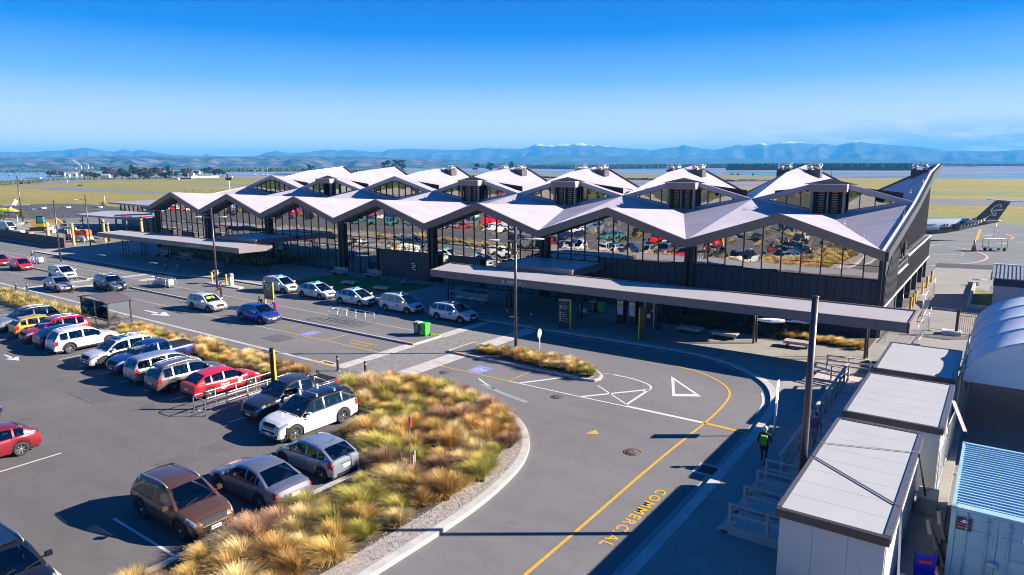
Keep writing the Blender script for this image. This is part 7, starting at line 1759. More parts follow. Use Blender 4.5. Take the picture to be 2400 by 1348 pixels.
# ------------------------------------------------------------------ right side: cabins, steps, tent, container, fences
def cabin(name, x0, x1, y0, y1, h, label, straps=False, npan=7):
    e = empty(name, ((x0+x1)/2, (y0+y1)/2, 0), 0, label, 'cabin', 'flat pale portable cabins')
    ox, oy = e.location.x, e.location.y
    def P(nm, m, fn):
        b = MB(); fn(b); o = b.build(nm, m, e); o.location = (-ox, -oy, 0); return o
    z0 = KH+.05
    nw = 3
    for i in range(nw):
        a, c = x0+.1+(x1-x0-.2)*i/nw, x0+.1+(x1-x0-.2)*(i+1)/nw
        for y, s in ((y0+.05, 0), (y1-.15, 0)): P('wall_panel', PANELC, lambda b: b.box(a+.004, c-.004, y, y+.1, z0, h-.18))
    n2 = npan
    for i in range(n2):
        a, c = y0+.15+(y1-y0-.3)*i/n2, y0+.15+(y1-y0-.3)*(i+1)/n2
        for x in (x0+.08, x1-.18): P('wall_panel', PANELC, lambda b: b.box(x, x+.1, a+.004, c-.004, z0, h-.18))
    for i in range(npan):
        a, c = y0+.12+(y1-y0-.24)*i/npan, y0+.12+(y1-y0-.24)*(i+1)/npan
        P('roof_sheet', PANELW, lambda b: b.box(x0+.12, x1-.16, a+.004, c-.010, h-.08, h))
    P('roof_seam', mat('tan_seam', (.33, .29, .22), .7), lambda b: b.box(x0+.12, x1-.16, y0+.12, y1-.12, h-.07, h-.012))
    TR_ = mat('brown_metal_trim', (.075, .06, .06), .45, metal=.3)
    P('edge_trim', TR_, lambda b: (b.box(x0+.0, x1+.0, y0-.04, y0+.12, h-.24, h+.02)))
    P('edge_trim', TR_, lambda b: (b.box(x0+.0, x1+.0, y1-.12, y1+.04, h-.24, h+.02)))
    P('edge_trim', mat('rolled_grey_trim', (.12, .12, .13), .4, metal=.3, var=.3, vscale=18), lambda b: (b.box(x1-.16, x1+.02, y0+.12, y1-.12, h-.2, h+.03)))
    P('edge_trim', MATS['rolled_grey_trim'], lambda b: (b.box(x0-.02, x0+.12, y0+.12, y1-.12, h-.2, h+.03)))
    P('skid', STEELD, lambda b: (b.box(x0+.2, x1-.2, y0+.2, y1-.2, KH-.02, z0)))
    if not straps:
        P('door', GALV, lambda b: b.box(x1-.09, x1-.06, (y0+y1)/2-.45, (y0+y1)/2+.45, z0+.05, z0+2.1))
    if straps:
        ST = mat('ratchet_strap', (.05, .05, .055), .7); SY = mat('yellow_grey_strap', (.30, .30, .24), .6)
        P('strap', ST, lambda b: (b.beam((x0-.02, y0+4.55, h+.035), (x1+.02, y0+2.1, h+.035), .07, .012)))
        P('strap', SY, lambda b: (b.beam((x0-.02, y0+5.9, h+.04), (x1+.02, y0+6.9, h+.04), .05, .012)))
        P('strap', PANELP, lambda b: b.beam((x1+.03, y0+2.1, h-.02), (x1+.25, y0+1.0, .5), .06, .012))
        P('strap', ST, lambda b: b.beam((x1+.03, y0+6.9, h), (x1+.32, y0+8.0, .9), .06, .012))
    return e
cabin('portable_cabin', 99.42, 102.42, -35.45, -26.4, 2.9, 'nearest flat-roofed pale cabin, tied down with two straps', True, 8)
cabin('portable_cabin', 99.45, 103.0, -25.5, -18.95, 2.92, 'middle flat-roofed pale cabin between the strapped one and the far one', False, 6)
cabin('portable_cabin', 99.5, 102.95, -17.95, -11.75, 2.9, 'farthest flat-roofed pale cabin, partly shaded by the tent', False, 6)
def blk(name, m, x0, x1, y0, y1, z0, z1, label, cat):
    e = empty(name, ((x0+x1)/2, (y0+y1)/2, z0), 0, label, cat)
    hx, hy, h = (x1-x0)/2, (y1-y0)/2, z1-z0
    one('block', m, lambda b: (b.box(-hx, hx, -hy, hy, 0, h), b.box(-hx*.9, hx*.9, -hy*.9, hy*.9, h, h+.02)), e); return e
e = blk('concrete_weight', CONC, 102.45, 103.1, -27.3, -26.2, .0, .75, 'pale concrete weight block holding a cabin strap', 'concrete block')
one('lifting_chain', mat('rusty_chain', (.45, .33, .16), .6), lambda b: b.tube([(.05*math.sin(k*2.1)+.02*k-.15, -.1+.06*k, .79) for k in range(9)], .03, 5), e)
blk('concrete_weight', CONC, 102.5, 103.1, -33.8, -32.9, .0, .6, 'concrete weight block beside the blue chair at the bottom edge', 'concrete block')
# access ramp and steps in rough timber
e = empty('timber_ramp', (98.4, -18, KH), 0, 'long timber access ramp with rails beside the pale cabins', 'ramp')
def PR_(nm, m, fn, par, ox=98.4, oy=-18):
    b = MB(); fn(b); o = b.build(nm, m, par); o.location = (-ox, -oy, -KH); return o
BT = mat('new_timber_rail', (.46, .40, .36), .75, var=.2, vscale=3, stretch=(4, 1, 8), bump=.2)
for k in range(14):
    ya = -27.2+k*1.1
    PR_('deck_board', BT, lambda b: b.box(97.62, 99.35, ya+.01, ya+1.09, KH+.02+.028*k, KH+.06+.028*k), e)
for (yA, yB) in ((-27.25, -21.3), (-20.6, -12.6)):
    PR_('handrail', BT, lambda b: b.beam((97.5, yA, 1.12+.026*(yA+27)), (97.5, yB, 1.12+.026*(yB+27)), .14, .045), e)
    PR_('mid_rail', BT, lambda b: b.beam((97.5, yA, .72+.026*(yA+27)), (97.5, yB, .72+.026*(yB+27)), .04, .12), e)
    PR_('kick_rail', BT, lambda b: b.beam((97.5, yA, .35+.026*(yA+27)), (97.5, yB, .35+.026*(yB+27)), .04, .12), e)
    n = int((yB-yA)/1.15)
    for k in range(n+1):
        y = yA+(yB-yA)*k/n; PR_('rail_post', BT, lambda b: b.box(97.52, 97.61, y-.045, y+.045, KH, 1.1+.026*(y+27)), e)
# end landing with frames (upper)
for x, y in ((95.5, -12.0), (96.6, -12.3), (97.5, -12.45), (95.9, -10.0), (97.1, -9.7), (98.3, -9.9)):
    PR_('rail_post', BT, lambda b: b.box(x-.045, x+.045, y-.045, y+.045, KH, 1.15), e)
for z in (.55, .82, 1.12):
    PR_('handrail' if z > 1 else 'mid_rail', BT, lambda b: (b.beam((95.4, -11.95, z), (97.6, -12.5, z), .05 if z < 1 else .12, .1 if z < 1 else .045)), e)
    PR_('handrail' if z > 1 else 'mid_rail', BT, lambda b: (b.beam((95.85, -10.0, z), (99.3, -9.6, z), .05 if z < 1 else .12, .1 if z < 1 else .045)), e)
PR_('landing', BT, lambda b: b.box(95.6, 99.3, -12.4, -10.0, KH, KH+.12), e)
for i, yc in enumerate((-32.25, -30.6, -29.0)):
    s = empty('timber_step_landing', (98.2, yc, KH), 0, 'small timber landing with handrails at the nearest cabin, %s' % ['closest to the bottom edge', 'middle of three', 'farthest of three, by the ramp foot'][i], 'steps', 'timber landings along the nearest cabin')
    one('platform', BT, lambda b: (b.box(-.95, 1.1, -.62, .62, .25, .36), b.box(-1.3, -.95, -.6, .6, .08, .16)), s)
    one('riser', BT, lambda b: b.box(-.95, 1.1, -.66, -.62, .0, .34), s)
    for y in (-.6,) if i < 2 else (-.6, .6):
        one('handrail', BT, lambda b: b.beam((-1.0, y, 1.15), (1.1, y, 1.15), .12, .045), s); one('mid_rail', BT, lambda b: b.beam((-1.0, y, .78), (1.1, y, .78), .04, .1), s)
        for x in (-.92, .35): one('rail_post', BT, lambda b: b.box(x-.05, x+.05, y-.05, y+.05, 0, 1.14), s)
    one('stringer', BT, lambda b: b.beam((-1.35, -.62, .05), (-.7, -.62, .55), .04, .12), s)
# vaulted fabric tent
e = empty('vaulted_tent', (107.6, -9, 0), 0, 'white vaulted fabric tunnel tent at the right edge', 'tent')
xl, xr_, y0, y1 = 103.15, 112.0, -16.0, -1.8; ze, rise = 2.4, 2.55
def prof_t(t, k=1.0): return (xl+(xr_-xl)*(1-math.cos(PI*t))/2, ze+rise*k*math.sin(PI*t))
nb = 4
for bay in range(nb):
    ya, yb = y0+(y1-y0)*bay/nb, y0+(y1-y0)*(bay+1)/nb
    def fn(b):
        for i in range(24):
            for j in range(6):
                q = []
                for (ii, jj) in ((i, j), (i+1, j), (i+1, j+1), (i, j+1)):
                    t = ii/24; v = jj/6; k = 1-.045*math.sin(PI*v); x, z = prof_t(t, k); q.append((x, ya+(yb-ya)*v, z))
                b.face(q[::-1], 0, True)
    b = MB(); fn(b); o = link('fabric_bay', merge_smooth(b.mesh('fabric_bay', TENT), 60), e); o.location = (-107.6, 9, 0)
for k in range(nb+1):
    y = y0+(y1-y0)*k/nb
    PR_('rib', GALV, lambda b: b.tube([(prof_t(i/20)[0], y, prof_t(i/20)[1]+.0) for i in range(21)], .05, 6), e, 107.6, -9).location = (-107.6, 9, 0)
def endw(b):
    for i in range(24):
        a, c = prof_t(i/24, .99), prof_t((i+1)/24, .99); b.face([(a[0], y0-.03, ze), (c[0], y0-.03, ze), (c[0], y0-.03, c[1]), (a[0], y0-.03, a[1])])
b = MB(); endw(b); o = b.build('end_wall', TENT, e); o.location = (-107.6, 9, 0)
for y in (y0, -9, y1):
    b = MB(); b.box(xl-.02, xl+.16, y-.09, y+.09, 0, ze); o = b.build('tent_post', TIMBER, e); o.location = (-107.6, 9, 0)
b = MB(); b.box(xl+.0, xl+.12, y0, y1, ze-.12, ze+.02); o = b.build('eave_beam', GALV, e); o.location = (-107.6, 9, 0)
for y in (-14.5, -12, -9.5, -7, -4.5): 
    b = MB(); b.box(xl-.16, xl-.08, y-.6, y+.6, .2, 2.3); o = b.build('side_curtain', TENT, e); o.location = (-107.6, 9, 0)
# shipping container: roof ribs run across, doors at the near end
e = empty('shipping_container', (104.87, -28.55, 0), 0, 'pale blue shipping container with ribbed roof and a small black BOXMAN sign', 'container')
cx0, cx1, cy0, cy1, ch = -1.22, 1.22, -3.03, 3.03, 2.6
one('floor_frame', BLUEC, lambda b: (b.box(cx0, cx1, cy0, cy1, .0, .16)), e)
for x, y in ((cx0, cy0), (cx1-.14, cy0), (cx0, cy1-.14), (cx1-.14, cy1-.14)):
    one('corner_post', BLUEC, lambda b: b.box(x, x+.14, y, y+.14, .16, ch), e)
    one('corner_casting', mat('casting_deep_blue', (.22, .34, .43), .5), lambda b: (b.box(x-.006, x+.146, y-.006, y+.146, ch-.12, ch+.006), b.cbox((x+.07, y+.07, ch+.008), (.07, .05, .008))), e)  # castings a slightly deeper blue than the container body
one('top_rail', BLUEC, lambda b: (b.box(cx0, cx0+.08, cy0+.14, cy1-.14, ch-.1, ch), b.box(cx1-.08, cx1, cy0+.14, cy1-.14, ch-.1, ch), b.box(cx0+.14, cx1-.14, cy0, cy0+.3, ch-.1, ch-.006), b.box(cx0+.14, cx1-.14, cy1-.12, cy1, ch-.1, ch)), e)
one('roof_sheet', BLUEC, lambda b: b.box(cx0+.08, cx1-.08, cy0+.3, cy1-.12, ch-.09, ch-.055), e)
for k in range(25):
    y = cy0+.34+k*.222
    one('roof_rib', BLUEC, lambda b: (b.face([(cx0+.12, y, ch-.055), (cx1-.12, y, ch-.055), (cx1-.14, y+.045, ch-.014), (cx0+.14, y+.045, ch-.014)]), b.face([(cx0+.14, y+.045, ch-.014), (cx1-.14, y+.045, ch-.014), (cx1-.14, y+.10, ch-.014), (cx0+.14, y+.10, ch-.014)]), b.face([(cx0+.14, y+.10, ch-.014), (cx1-.14, y+.10, ch-.014), (cx1-.12, y+.145, ch-.055), (cx0+.12, y+.145, ch-.055)])), e)
for s in (cx0+.05, cx1-.09):
    for k in range(22): one('side_rib', BLUEC, lambda b: b.box(s-.03, s+.07, cy0+.2+k*.262, cy0+.33+k*.262, .16, ch-.1), e)
    one('side_sheet', BLUEC, lambda b: b.box(s, s+.03, cy0+.14, cy1-.14, .16, ch-.1), e)
for i, (a, c) in enumerate(((cx0+.15, -.01), (.01, cx1-.15))):
    d = one('door', BLUEC, lambda b: (b.box(a, c, cy0+.03, cy0+.08, .18, ch-.12)), e)
    for z in (.5, 1.1, 1.75): one('door_panel', BLUEC, lambda b: b.box(a+.1, c-.1, cy0+.012, cy0+.03, z-.2, z+.2), d)
    for x in (a+.28, c-.25):
        one('lock_rod', BLUEC, lambda b: b.tube([(x, cy0-.02, .2), (x, cy0-.02, ch-.14)], .02, 8), d)
        for z in (.3, 1.2, 2.3): one('rod_bracket', BLUEC, lambda b: b.box(x-.05, x+.05, cy0-.035, cy0+.02, z-.03, z+.03), d)
one('lock_box', BLUEC, lambda b: b.lathe((-.05, cy0-.06, 1.05), [(0, -.06), (.13, -.06), (.13, .06), (0, .06)], 16, axis='z'), e)
pl = one('sign_plate', SIGNB, lambda b: b.box(cx0+.16, cx0+.55, cy0-.035, cy0-.02, 1.9, 2.3), e)
text_mesh('lettering', 'BOXMAN', .085, mat('magenta_lettering', (.75, .02, .18), .5), (cx0+.18, cy0-.037, 2.05), (PI/2, 0, 0), pl, extrude=.001, bold=True)
text_mesh('lettering', '0800 BOXMAN', .04, INK_W, (cx0+.20, cy0-.037, 1.97), (PI/2, 0, 0), pl, extrude=.001)
one('bird_symbol', INK_W, lambda b: (b.face([(cx0+.24, cy0-.037, 2.17), (cx0+.36, cy0-.037, 2.14), (cx0+.48, cy0-.037, 2.2), (cx0+.36, cy0-.037, 2.19)]), b.face([(cx0+.30, cy0-.0375, 2.2), (cx0+.42, cy0-.0375, 2.21), (cx0+.36, cy0-.0375, 2.26)])), pl)
one('number_plate', INK_W, lambda b: b.box(cx1-.62, cx1-.42, cy0+.0, cy0+.012, 1.97, 2.08), e)
one('hazard_stripe', YELLOWM, lambda b: [b.face([(cx0+.16+.1*k, cy0+.05, ch-.003), (cx0+.21+.1*k, cy0+.05, ch-.003), (cx0+.25+.1*k, cy0+.14, ch-.003), (cx0+.20+.1*k, cy0+.14, ch-.003)]) for k in range(4)], e)
# mesh fence panels along the cabins
def mesh_panel(a, c, h, label, m=GALV, base=True, grid=.22):
    a, c = Vector((*a, 0)), Vector((*c, 0)); e = empty('mesh_fence', tuple(a), 0, label, 'fence', 'galvanised mesh fence panels')
    d = c-a; L_ = d.length; u = d.normalized()
    one('frame', m, lambda b: (b.tube([(0, 0, .05), (0, 0, h)], .022, 6), b.tube([tuple(u*L_+Vector((0, 0, .05))), tuple(u*L_+Vector((0, 0, h)))], .022, 6), b.tube([(0, 0, h), tuple(u*L_+Vector((0, 0, h)))], .018, 6), b.tube([(0, 0, .2), tuple(u*L_+Vector((0, 0, .2)))], .018, 6)), e)
    def ms(b):
        n = int(L_/grid)
        for k in range(1, n):
            p = u*L_*k/n; b.beam(tuple(p+Vector((0, 0, .2))), tuple(p+Vector((0, 0, h))), .008, .008)
        for k in range(1, int(h/grid)): b.beam((0, 0, .2+k*grid), tuple(u*L_+Vector((0, 0, .2+k*grid))), .008, .008)
    o = one('wire_mesh', m, ms, e); o['kind'] = 'stuff'
    if base: one('foot', CONC_D, lambda b: [b.cbox((p.x, p.y, .03), (.5, .18, .06)) for p in (Vector((0, 0, 0)), u*L_)], e)
mesh_panel((103.15, -19.0), (103.0, -22.2), 1.9, 'mesh fence panel beside the middle cabin, far one'); mesh_panel((103.0, -22.3), (102.95, -25.2), 1.9, 'mesh fence panel beside the middle cabin, near one')
mesh_panel((99.8, 1.1), (100.05, 6.4), 1.5, 'slanting mesh fence from the canopy corner towards the gate'); mesh_panel((100.1, 6.5), (101.85, 6.1), 1.9, 'mesh fence panel facing the viewer beside the golden gate')
mesh_panel((99.3, 9.5), (99.2, 22.5), 1.9, 'tall mesh fence leading away beside the yellow bollards', grid=.5); mesh_panel((97.6, 12.0), (99.2, 12.2), 1.9, 'short mesh gate between the terminal wall and the fence', grid=.4)
e = empty('vehicle_gate', (101.95, 6.1, 0), -.05, 'golden barred gate between a thick post and the tent', 'gate')
one('gate_post', STEELD, lambda b: b.box(-.09, .09, -.09, .09, 0, 2.0), e)
for k in range(19): one('bar', GOLDG, lambda b: b.box(.18+k*.13-.014, .18+k*.13+.014, -.014, .014, .12, 1.72), e)
one('rail', GOLDG, lambda b: b.box(.1, 2.65, -.03, .03, 1.72, 1.80), e); one('rail', GOLDG, lambda b: b.box(.1, 2.65, -.03, .03, 1.50, 1.55), e); one('rail', GOLDG, lambda b: b.box(.1, 2.65, -.03, .03, .05, .13), e)
e = empty('leaning_board', (103.35, -21.6, 0), 0, 'white board with red edge leaning on the middle cabin', 'board')
one('board', WHITEM, lambda b: b.beam((-.3, 1.2, 2.6), (.28, -.6, 1.9), .12, .04), e); one('red_edge', REDM, lambda b: b.beam((-.23, 1.2, 2.58), (.35, -.6, 1.88), .03, .05), e)
e = empty('green_skip', (102.0, -8.9, KH), .05, 'dark green covered tub just beyond the far cabin', 'tub')
one('tub', mat('dark_green_plastic', (.01, .10, .06), .5), lambda b: (b.box(-.6, .6, -.45, .45, 0, .95)), e); one('lid', MATS['dark_green_plastic'], lambda b: [b.cbox((0, 0, .98+.05*k), (1.3-.1*k, 1.0-.1*k, .05)) for k in range(3)], e)
# blue chair, pallets, cone, litter
e = empty('blue_trolley_chair', (103.2, -32.3, 0), .3, 'deep blue plastic seat with a red stripe at the bottom edge', 'chair')
BLU = mat('deep_blue_plastic', (.01, .01, .42), .4)
one('seat', BLU, lambda b: b.box(-.28, .28, -.25, .25, .42, .48), e); one('backrest', BLU, lambda b: (b.box(-.28, .28, .2, .26, .5, 1.0), b.box(-.30, -.24, .18, .28, .5, 1.12), b.box(.24, .30, .18, .28, .5, 1.12)), e); one('red_stripe', REDM, lambda b: b.box(-.2, .2, .185, .20, .72, .82), e)
for x in (-.25, .25):
    for y in (-.22, .22): one('leg', BLU, lambda b: b.box(x-.03, x+.03, y-.03, y+.03, 0, .42), e)
def pallet(x, y, z, rot, label):
    e = empty('wooden_pallet', (x, y, z), 0, label, 'pallet', 'timber pallets by the container'); e.rotation_euler = rot
    for k in range(7): one('slat', TIMBER, lambda b: b.box(-.6, .6, -.5+k*.155, -.5+k*.155+.10, .10, .12), e)
    for x_ in (-.55, 0, .55): one('bearer', TIMBER, lambda b: b.box(x_-.05, x_+.05, -.5, .5, 0, .10), e)
pallet(103.42, -29.6, .62, (0, 1.25, .1), 'timber pallet leaning on the container door side, inner one'); pallet(103.25, -30.4, .60, (0, 1.15, .15), 'timber pallet leaning by the blue seat, outer one')
def cone(x, y, z, label, s=1.0):
    e = empty('traffic_cone', (x, y, z), 0, label, 'cone'); one('cone_body', ORANGEM, lambda b: b.lathe((0, 0, 0), [(.15*s, .03), (.10*s, .25*s), (.06*s, .48*s), (.035*s, .68*s), (0, .70*s)], 14), e); one('base', ORANGEM, lambda b: b.cbox((0, 0, .015), (.38*s, .38*s, .03)), e); one('sleeve', WHITEM, lambda b: b.lathe((0, 0, 0), [(.085*s, .35*s), (.062*s, .5*s)], 14), e)
cone(103.45, -32.0, 0, 'orange cone beside the blue seat')
e = empty('litter', (103.2, -22.6, .01), 0, 'scraps of pale litter on the concrete beside the mesh fence', 'litter')
rnd = random.Random(4)
for k in range(6): one('paper_scrap', WHITEM if k % 2 else LOG, lambda b: b.cbox((rnd.uniform(-.15, .3), rnd.uniform(-1.2, .6), .01), (.22, .12, .015), rz=rnd.uniform(0, 3)), e)
# small building beyond the tent
e = empty('utility_building', (107, 22, 0), 0, 'low pale building with corrugated lean-to roof beyond the tent', 'building')
one('wall', mat('pale_lilac_wall', (.50, .50, .54), .7, var=.05), lambda b: b.box(-3.1, 6, -2.3, 6, 0, 2.6), e)
one('wall_band', mat('navy_wall_band', (.04, .05, .09), .6), lambda b: b.box(-3.16, 6, -2.36, 6, 2.05, 2.72), e)
for k in range(30): one('roof_sheet_rib', mat('aged_zinc', (.34, .36, .36), .5, metal=.3, var=.25, vscale=3), lambda b: (b.beam((-3.2+k*.3, -2.75, 2.80), (-3.2+k*.3, 1.9, 3.46), .16, .09), b.beam((-3.05+k*.3, -2.75, 2.77), (-3.05+k*.3, 1.9, 3.43), .15, .03)), e)
one('ridge_flashing', WHITEM, lambda b: b.box(-3.35, 6, 1.85, 2.1, 3.46, 3.56), e)
one('fascia_board', STEELD, lambda b: b.box(-3.4, -3.3, -2.8, 2.0, 2.6, 2.86), e)
one('window', FRAME, lambda b: b.box(.9, 1.8, -2.38, -2.3, .9, 1.8), e)
o = one('kerbed_plinth', CONC, lambda b: (b.box(0, .25, 0, 14.5, 0, .35), b.box(.25, 1.9, 0, .25, 0, .30), b.box(-.5, .5, 14.0, 14.25, 0, .4)), None, (102.05, 18.6, 0)); tag(o, 'low concrete upstand kerb on the service lane beyond the gate', 'kerb')
sheet('green_verge', [(102.4, 19.0), (103.8, 19.0), (103.8, 28.6), (102.4, 31)], .012, FIELD_G)
o = one('service_cover', CONC_D, lambda b: (b.lathe((0, 0, 0), [(0, .03), (.7, .03), (.75, 0)], 20), b.lathe((0, 0, .03), [(0, .02), (.35, .02), (.36, 0)], 16)), None, (102.5, 37.6, .005)); tag(o, 'round concrete service cover near the apron edge', 'cover')
# ------------------------------------------------------------------ airside: aircraft, cart, cone, markings
def amark(name, m, segs, z=.004):
    b = MB()
    for pts, w in segs: ribbon(b, pts, w, z)
    o = b.build(name, m); o['kind'] = 'structure'
amark('apron_line', PAINT_Y, [(gp((2297.7, 538), (2288.7, 563)), .45), (smooth_poly(gp((2320, 547.5), (2354, 548.5), (2375, 556.7), (2359, 562), (2340, 562)), 5), .35), (gp((2182, 552), (2280, 557)), .25), (gp((2383, 568), (2450, 570)), .45), (gp((2205, 607), (2240, 609.5)), .2)])
amark('apron_line', PAINT_W, [(gp((2180, 576), (2210, 572.5), (2300, 571), (2345, 574.5)), .2), (gp((2270, 544), (2284, 544.5), (2400, 551), (2500, 557)), .28), (gp((2180, 545), (2275, 544.5)), .2), (gp((2180, 598), (2230, 597), (2258, 595)), .15)])
amark('apron_line', mat('faded_pink_line', (.52, .34, .36), .7, var=.2, vscale=3), [(smooth_poly(gp((2226.7, 578.4), (2264, 583.6), (2297, 592), (2314, 604), (2280.5, 616), (2174.5, 623.6), (2120, 626)), 6), .32), (gp((2260, 580), (2345, 587), (2430, 590)), .12), (smooth_poly(gp((2240, 584), (2257, 594), (2250, 600), (2200, 603)), 5), .12)])
b = MB()
for px, py in ((2316, 552), (2350, 571), (2313, 559.5)):
    x, y = G(px, py); b.face([(x-1.1, y-.4, .005), (x+1.1, y, .005), (x, y+1.4, .005)]); b.box(x-.5, x+.6, y-1.0, y+.1, .001, .004)
tag(b.build('apron_arrow', PAINT_Y), kind='structure')
amark('apron_line', PAINT_Y, [(gp((30, 498), (100, 497)), .5), (gp((105, 487.5), (155, 482)), .4), (gp((180, 492), (240, 491)), .5), (gp((60, 486), (130, 484)), .4), (gp((20, 494), (75, 493)), .4)])
b = MB()
for px, py in ((100, 488.8), (157, 486.8), (232, 486.5)):
    x, y = G(px, py); b.cbox((x, y, .15), (1.7, 1.6, .25), rz=.3)
o = b.build('marker_slab', WHITEM); o['kind'] = 'structure'
text_mesh('apron_number', '10', 4.2, PAINT_W, (*G(215, 480), .006), (0, 0, .62), extrude=0, bold=True, stretch=2.2)['kind'] = 'structure'
x, y = G(2282, 588); cone(x, y, 0, 'red traffic cone beside the baggage cart on the apron', 2.4)
x, y = G(2330, 588); e = empty('baggage_cart', (x, y, 0), .62, 'flat-topped white baggage cart parked on the apron', 'cart')
one('deck', GALV, lambda b: b.box(-1.5, 1.5, -.7, .7, .45, .58), e); one('canopy', WHITEM, lambda b: b.box(-1.5, 1.5, -.75, .75, 1.75, 1.85), e)
for x_ in (-1.42, 1.42):
    for y_ in (-.65, .65): one('post', GALV, lambda b: b.box(x_-.04, x_+.04, y_-.04, y_+.04, .58, 1.75), e)
for x_ in (-1.0, 1.1): one('wheel', RUBBER, lambda b: [b.lathe((x_, s*.6, .24), [(0, -.08), (.24, -.08), (.24, .08), (0, .08)], 12, axis='y') for s in (-1, 1)], e)
# airliner tail: built along +X (nose towards -X, hidden behind the terminal)
AW = mat('aircraft_white', (.40, .46, .54), .3, coat=.5); AB = mat('aircraft_black', (.012, .014, .02), .28, coat=.6); AWL = mat('aircraft_marking', (.75, .76, .78), .4)
p0 = Vector((*G(2183, 575)[:2], 0))
ar = CAM + ray(2185, 530)/ray(2185, 530).dot(FW)*116.5; pdir = math.atan2(RT.y, RT.x)+.03
e = empty('airliner', (ar.x, ar.y, 0), pdir, 'white and black turboprop airliner tail with koru on its fin, beyond the terminal', 'aircraft')
FC = [(-18, 2.35, 1.32), (-2, 2.35, 1.32), (0, 2.38, 1.31), (2, 2.45, 1.26), (4, 2.62, 1.10), (6, 2.85, .90), (8, 3.05, .66), (10, 3.20, .42), (11.3, 3.28, .22), (11.9, 3.30, .04)]
def fus(b, f0, f1, mi):
    n = 20
    for (xa, za, ra), (xb, zb_, rb) in zip(FC, FC[1:]):
        steps = 4
        for s in range(steps):
            ta, tb_ = s/steps, (s+1)/steps; x0_, x1_ = xa+(xb-xa)*ta, xa+(xb-xa)*tb_; z0_, z1_ = za+(zb_-za)*ta, za+(zb_-za)*tb_; r0_, r1_ = ra+(rb-ra)*ta, ra+(rb-ra)*tb_
            for k in range(n):
                a, c = 2*PI*k/n, 2*PI*(k+1)/n; am = (a+c)/2; xm = (x0_+x1_)/2
                # paint split: a sweeping line, black belly and black tail
                blk_ = (math.sin(am) < -.25+.17*max(0, xm)) if xm > -6 else math.sin(am) < -.8
                if (1 if blk_ else 0) != mi: continue
                b.face([(x0_, r0_*math.cos(a), z0_+r0_*math.sin(a)), (x1_, r1_*math.cos(a), z1_+r1_*math.sin(a)), (x1_, r1_*math.cos(c), z1_+r1_*math.sin(c)), (x0_, r0_*math.cos(c), z0_+r0_*math.sin(c))], 0, True)
b = MB(); fus(b, 0, 0, 0); o = link('fuselage', merge_smooth(b.mesh('fuselage', AW), 60), e)
b = MB(); fus(b, 0, 0, 1); o = link('tail_cone', merge_smooth(b.mesh('tail_cone', AB), 60), e)
def fin(b):
    P_l = [(5.2, 3.55), (7.6, 3.9), (10.4, 6.6), (10.9, 6.75), (13.1, 6.5), (11.9, 4.6), (11.2, 3.45)]
    w = .12; L1 = [(x, -w if i not in (0,) else 0, z) for i, (x, z) in enumerate(P_l)]; L2_ = [(x, w if i not in (0,) else 0, z) for i, (x, z) in enumerate(P_l)]
    b.face(L1); b.face(L2_[::-1])
    for i in range(len(P_l)):
        j = (i+1) % len(P_l); b.face([L1[j], L1[i], L2_[i], L2_[j]])
f_ = one('fin', AB, fin, e)
one('tailplane', AW, lambda b: (b.beam((12.0, -3.4, 6.72), (12.0, 3.4, 6.74), 1.1, .12)), e)
def koru(b):
    y = -.135
    def rib(pts, w):
        Lq, Rq = strip_pts(pts, w)
        for i in range(len(pts)-1): b.face([(Rq[i][0], y, Rq[i][1]), (Rq[i+1][0], y, Rq[i+1][1]), (Lq[i+1][0], y, Lq[i+1][1]), (Lq[i][0], y, Lq[i][1])])
    cx, cz = 11.25, 5.95
    up_ = [(9.75, 5.15), (10.1, 5.45), (10.6, 5.95)] + [(cx+.02-.42*math.cos(t)*(1-t/7.5), cz-.15+.42*math.sin(t)*(1-t/7.5)) for t in [k*.4 for k in range(14)]]
    rib(up_, .12)
    dn = [(9.75, 4.95), (9.95, 4.75), (10.15, 4.5)] + [(10.55-.38*math.cos(t)*(1-t/7.5), 4.45-.38*math.sin(t)*(1-t/7.5)) for t in [k*.4 for k in range(14)]]
    rib(dn, .12); rib([(9.7, 5.05), (12.0, 5.28)], .07); rib([(9.75, 4.93), (11.8, 5.10)], .07)
one('spiral_emblem', AWL, koru, f_)
def fern(b):
    sp = [(3.6+.62*k*1.0, 2.05+.02*k*k+.02*k, ) for k in range(13)]
    def ycap(x, z):
        zc = interp([(p[0], p[1]) for p in FC], x); rr = interp([(p[0], p[2]) for p in FC], x); d = max(-.98, min(.98, (z-zc)/rr)); return -rr*math.sqrt(1-d*d)-.02
    def P3(x, z): return (x, ycap(x, z) if x < 8.9 else -.135 if z > 3.6 else ycap(x, z), z)
    for k in range(12):
        x, z = sp[k]; s = 1-.055*k; h = (.62 if k < 9 else .38)*s
        b.face([P3(x, z+.06), P3(x+.16*s, z+.08), P3(x+.36*s, z+h), P3(x+.12*s, z+h*.9)])
        b.face([P3(x, z-.04), P3(x+.2*s, z-.03), P3(x+.02*s, z-h*.52), P3(x-.15*s, z-h*.45)][::-1])
        b.face([P3(x, z-.02), P3(sp[k+1][0], sp[k+1][1]-.02), P3(sp[k+1][0], sp[k+1][1]+.04), P3(x, z+.05)])
o = one('fern_marking', AWL, fern, e)
text_mesh('registration', 'ZK-MCX', .26, AWL, (8.9, -.66, 3.05), (PI/2, 0, 0), e, extrude=.002)
for xx in (-1.6, -.9, 1.2, 1.75): one('cabin_window', BLACKM, lambda b: b.cbox((xx, -1.27, 2.78), (.24, .06, .30)), e)
one('cabin_door', AB, lambda b: b.box(3.0, 3.9, -1.27, -1.18, 1.75, 2.95), e)
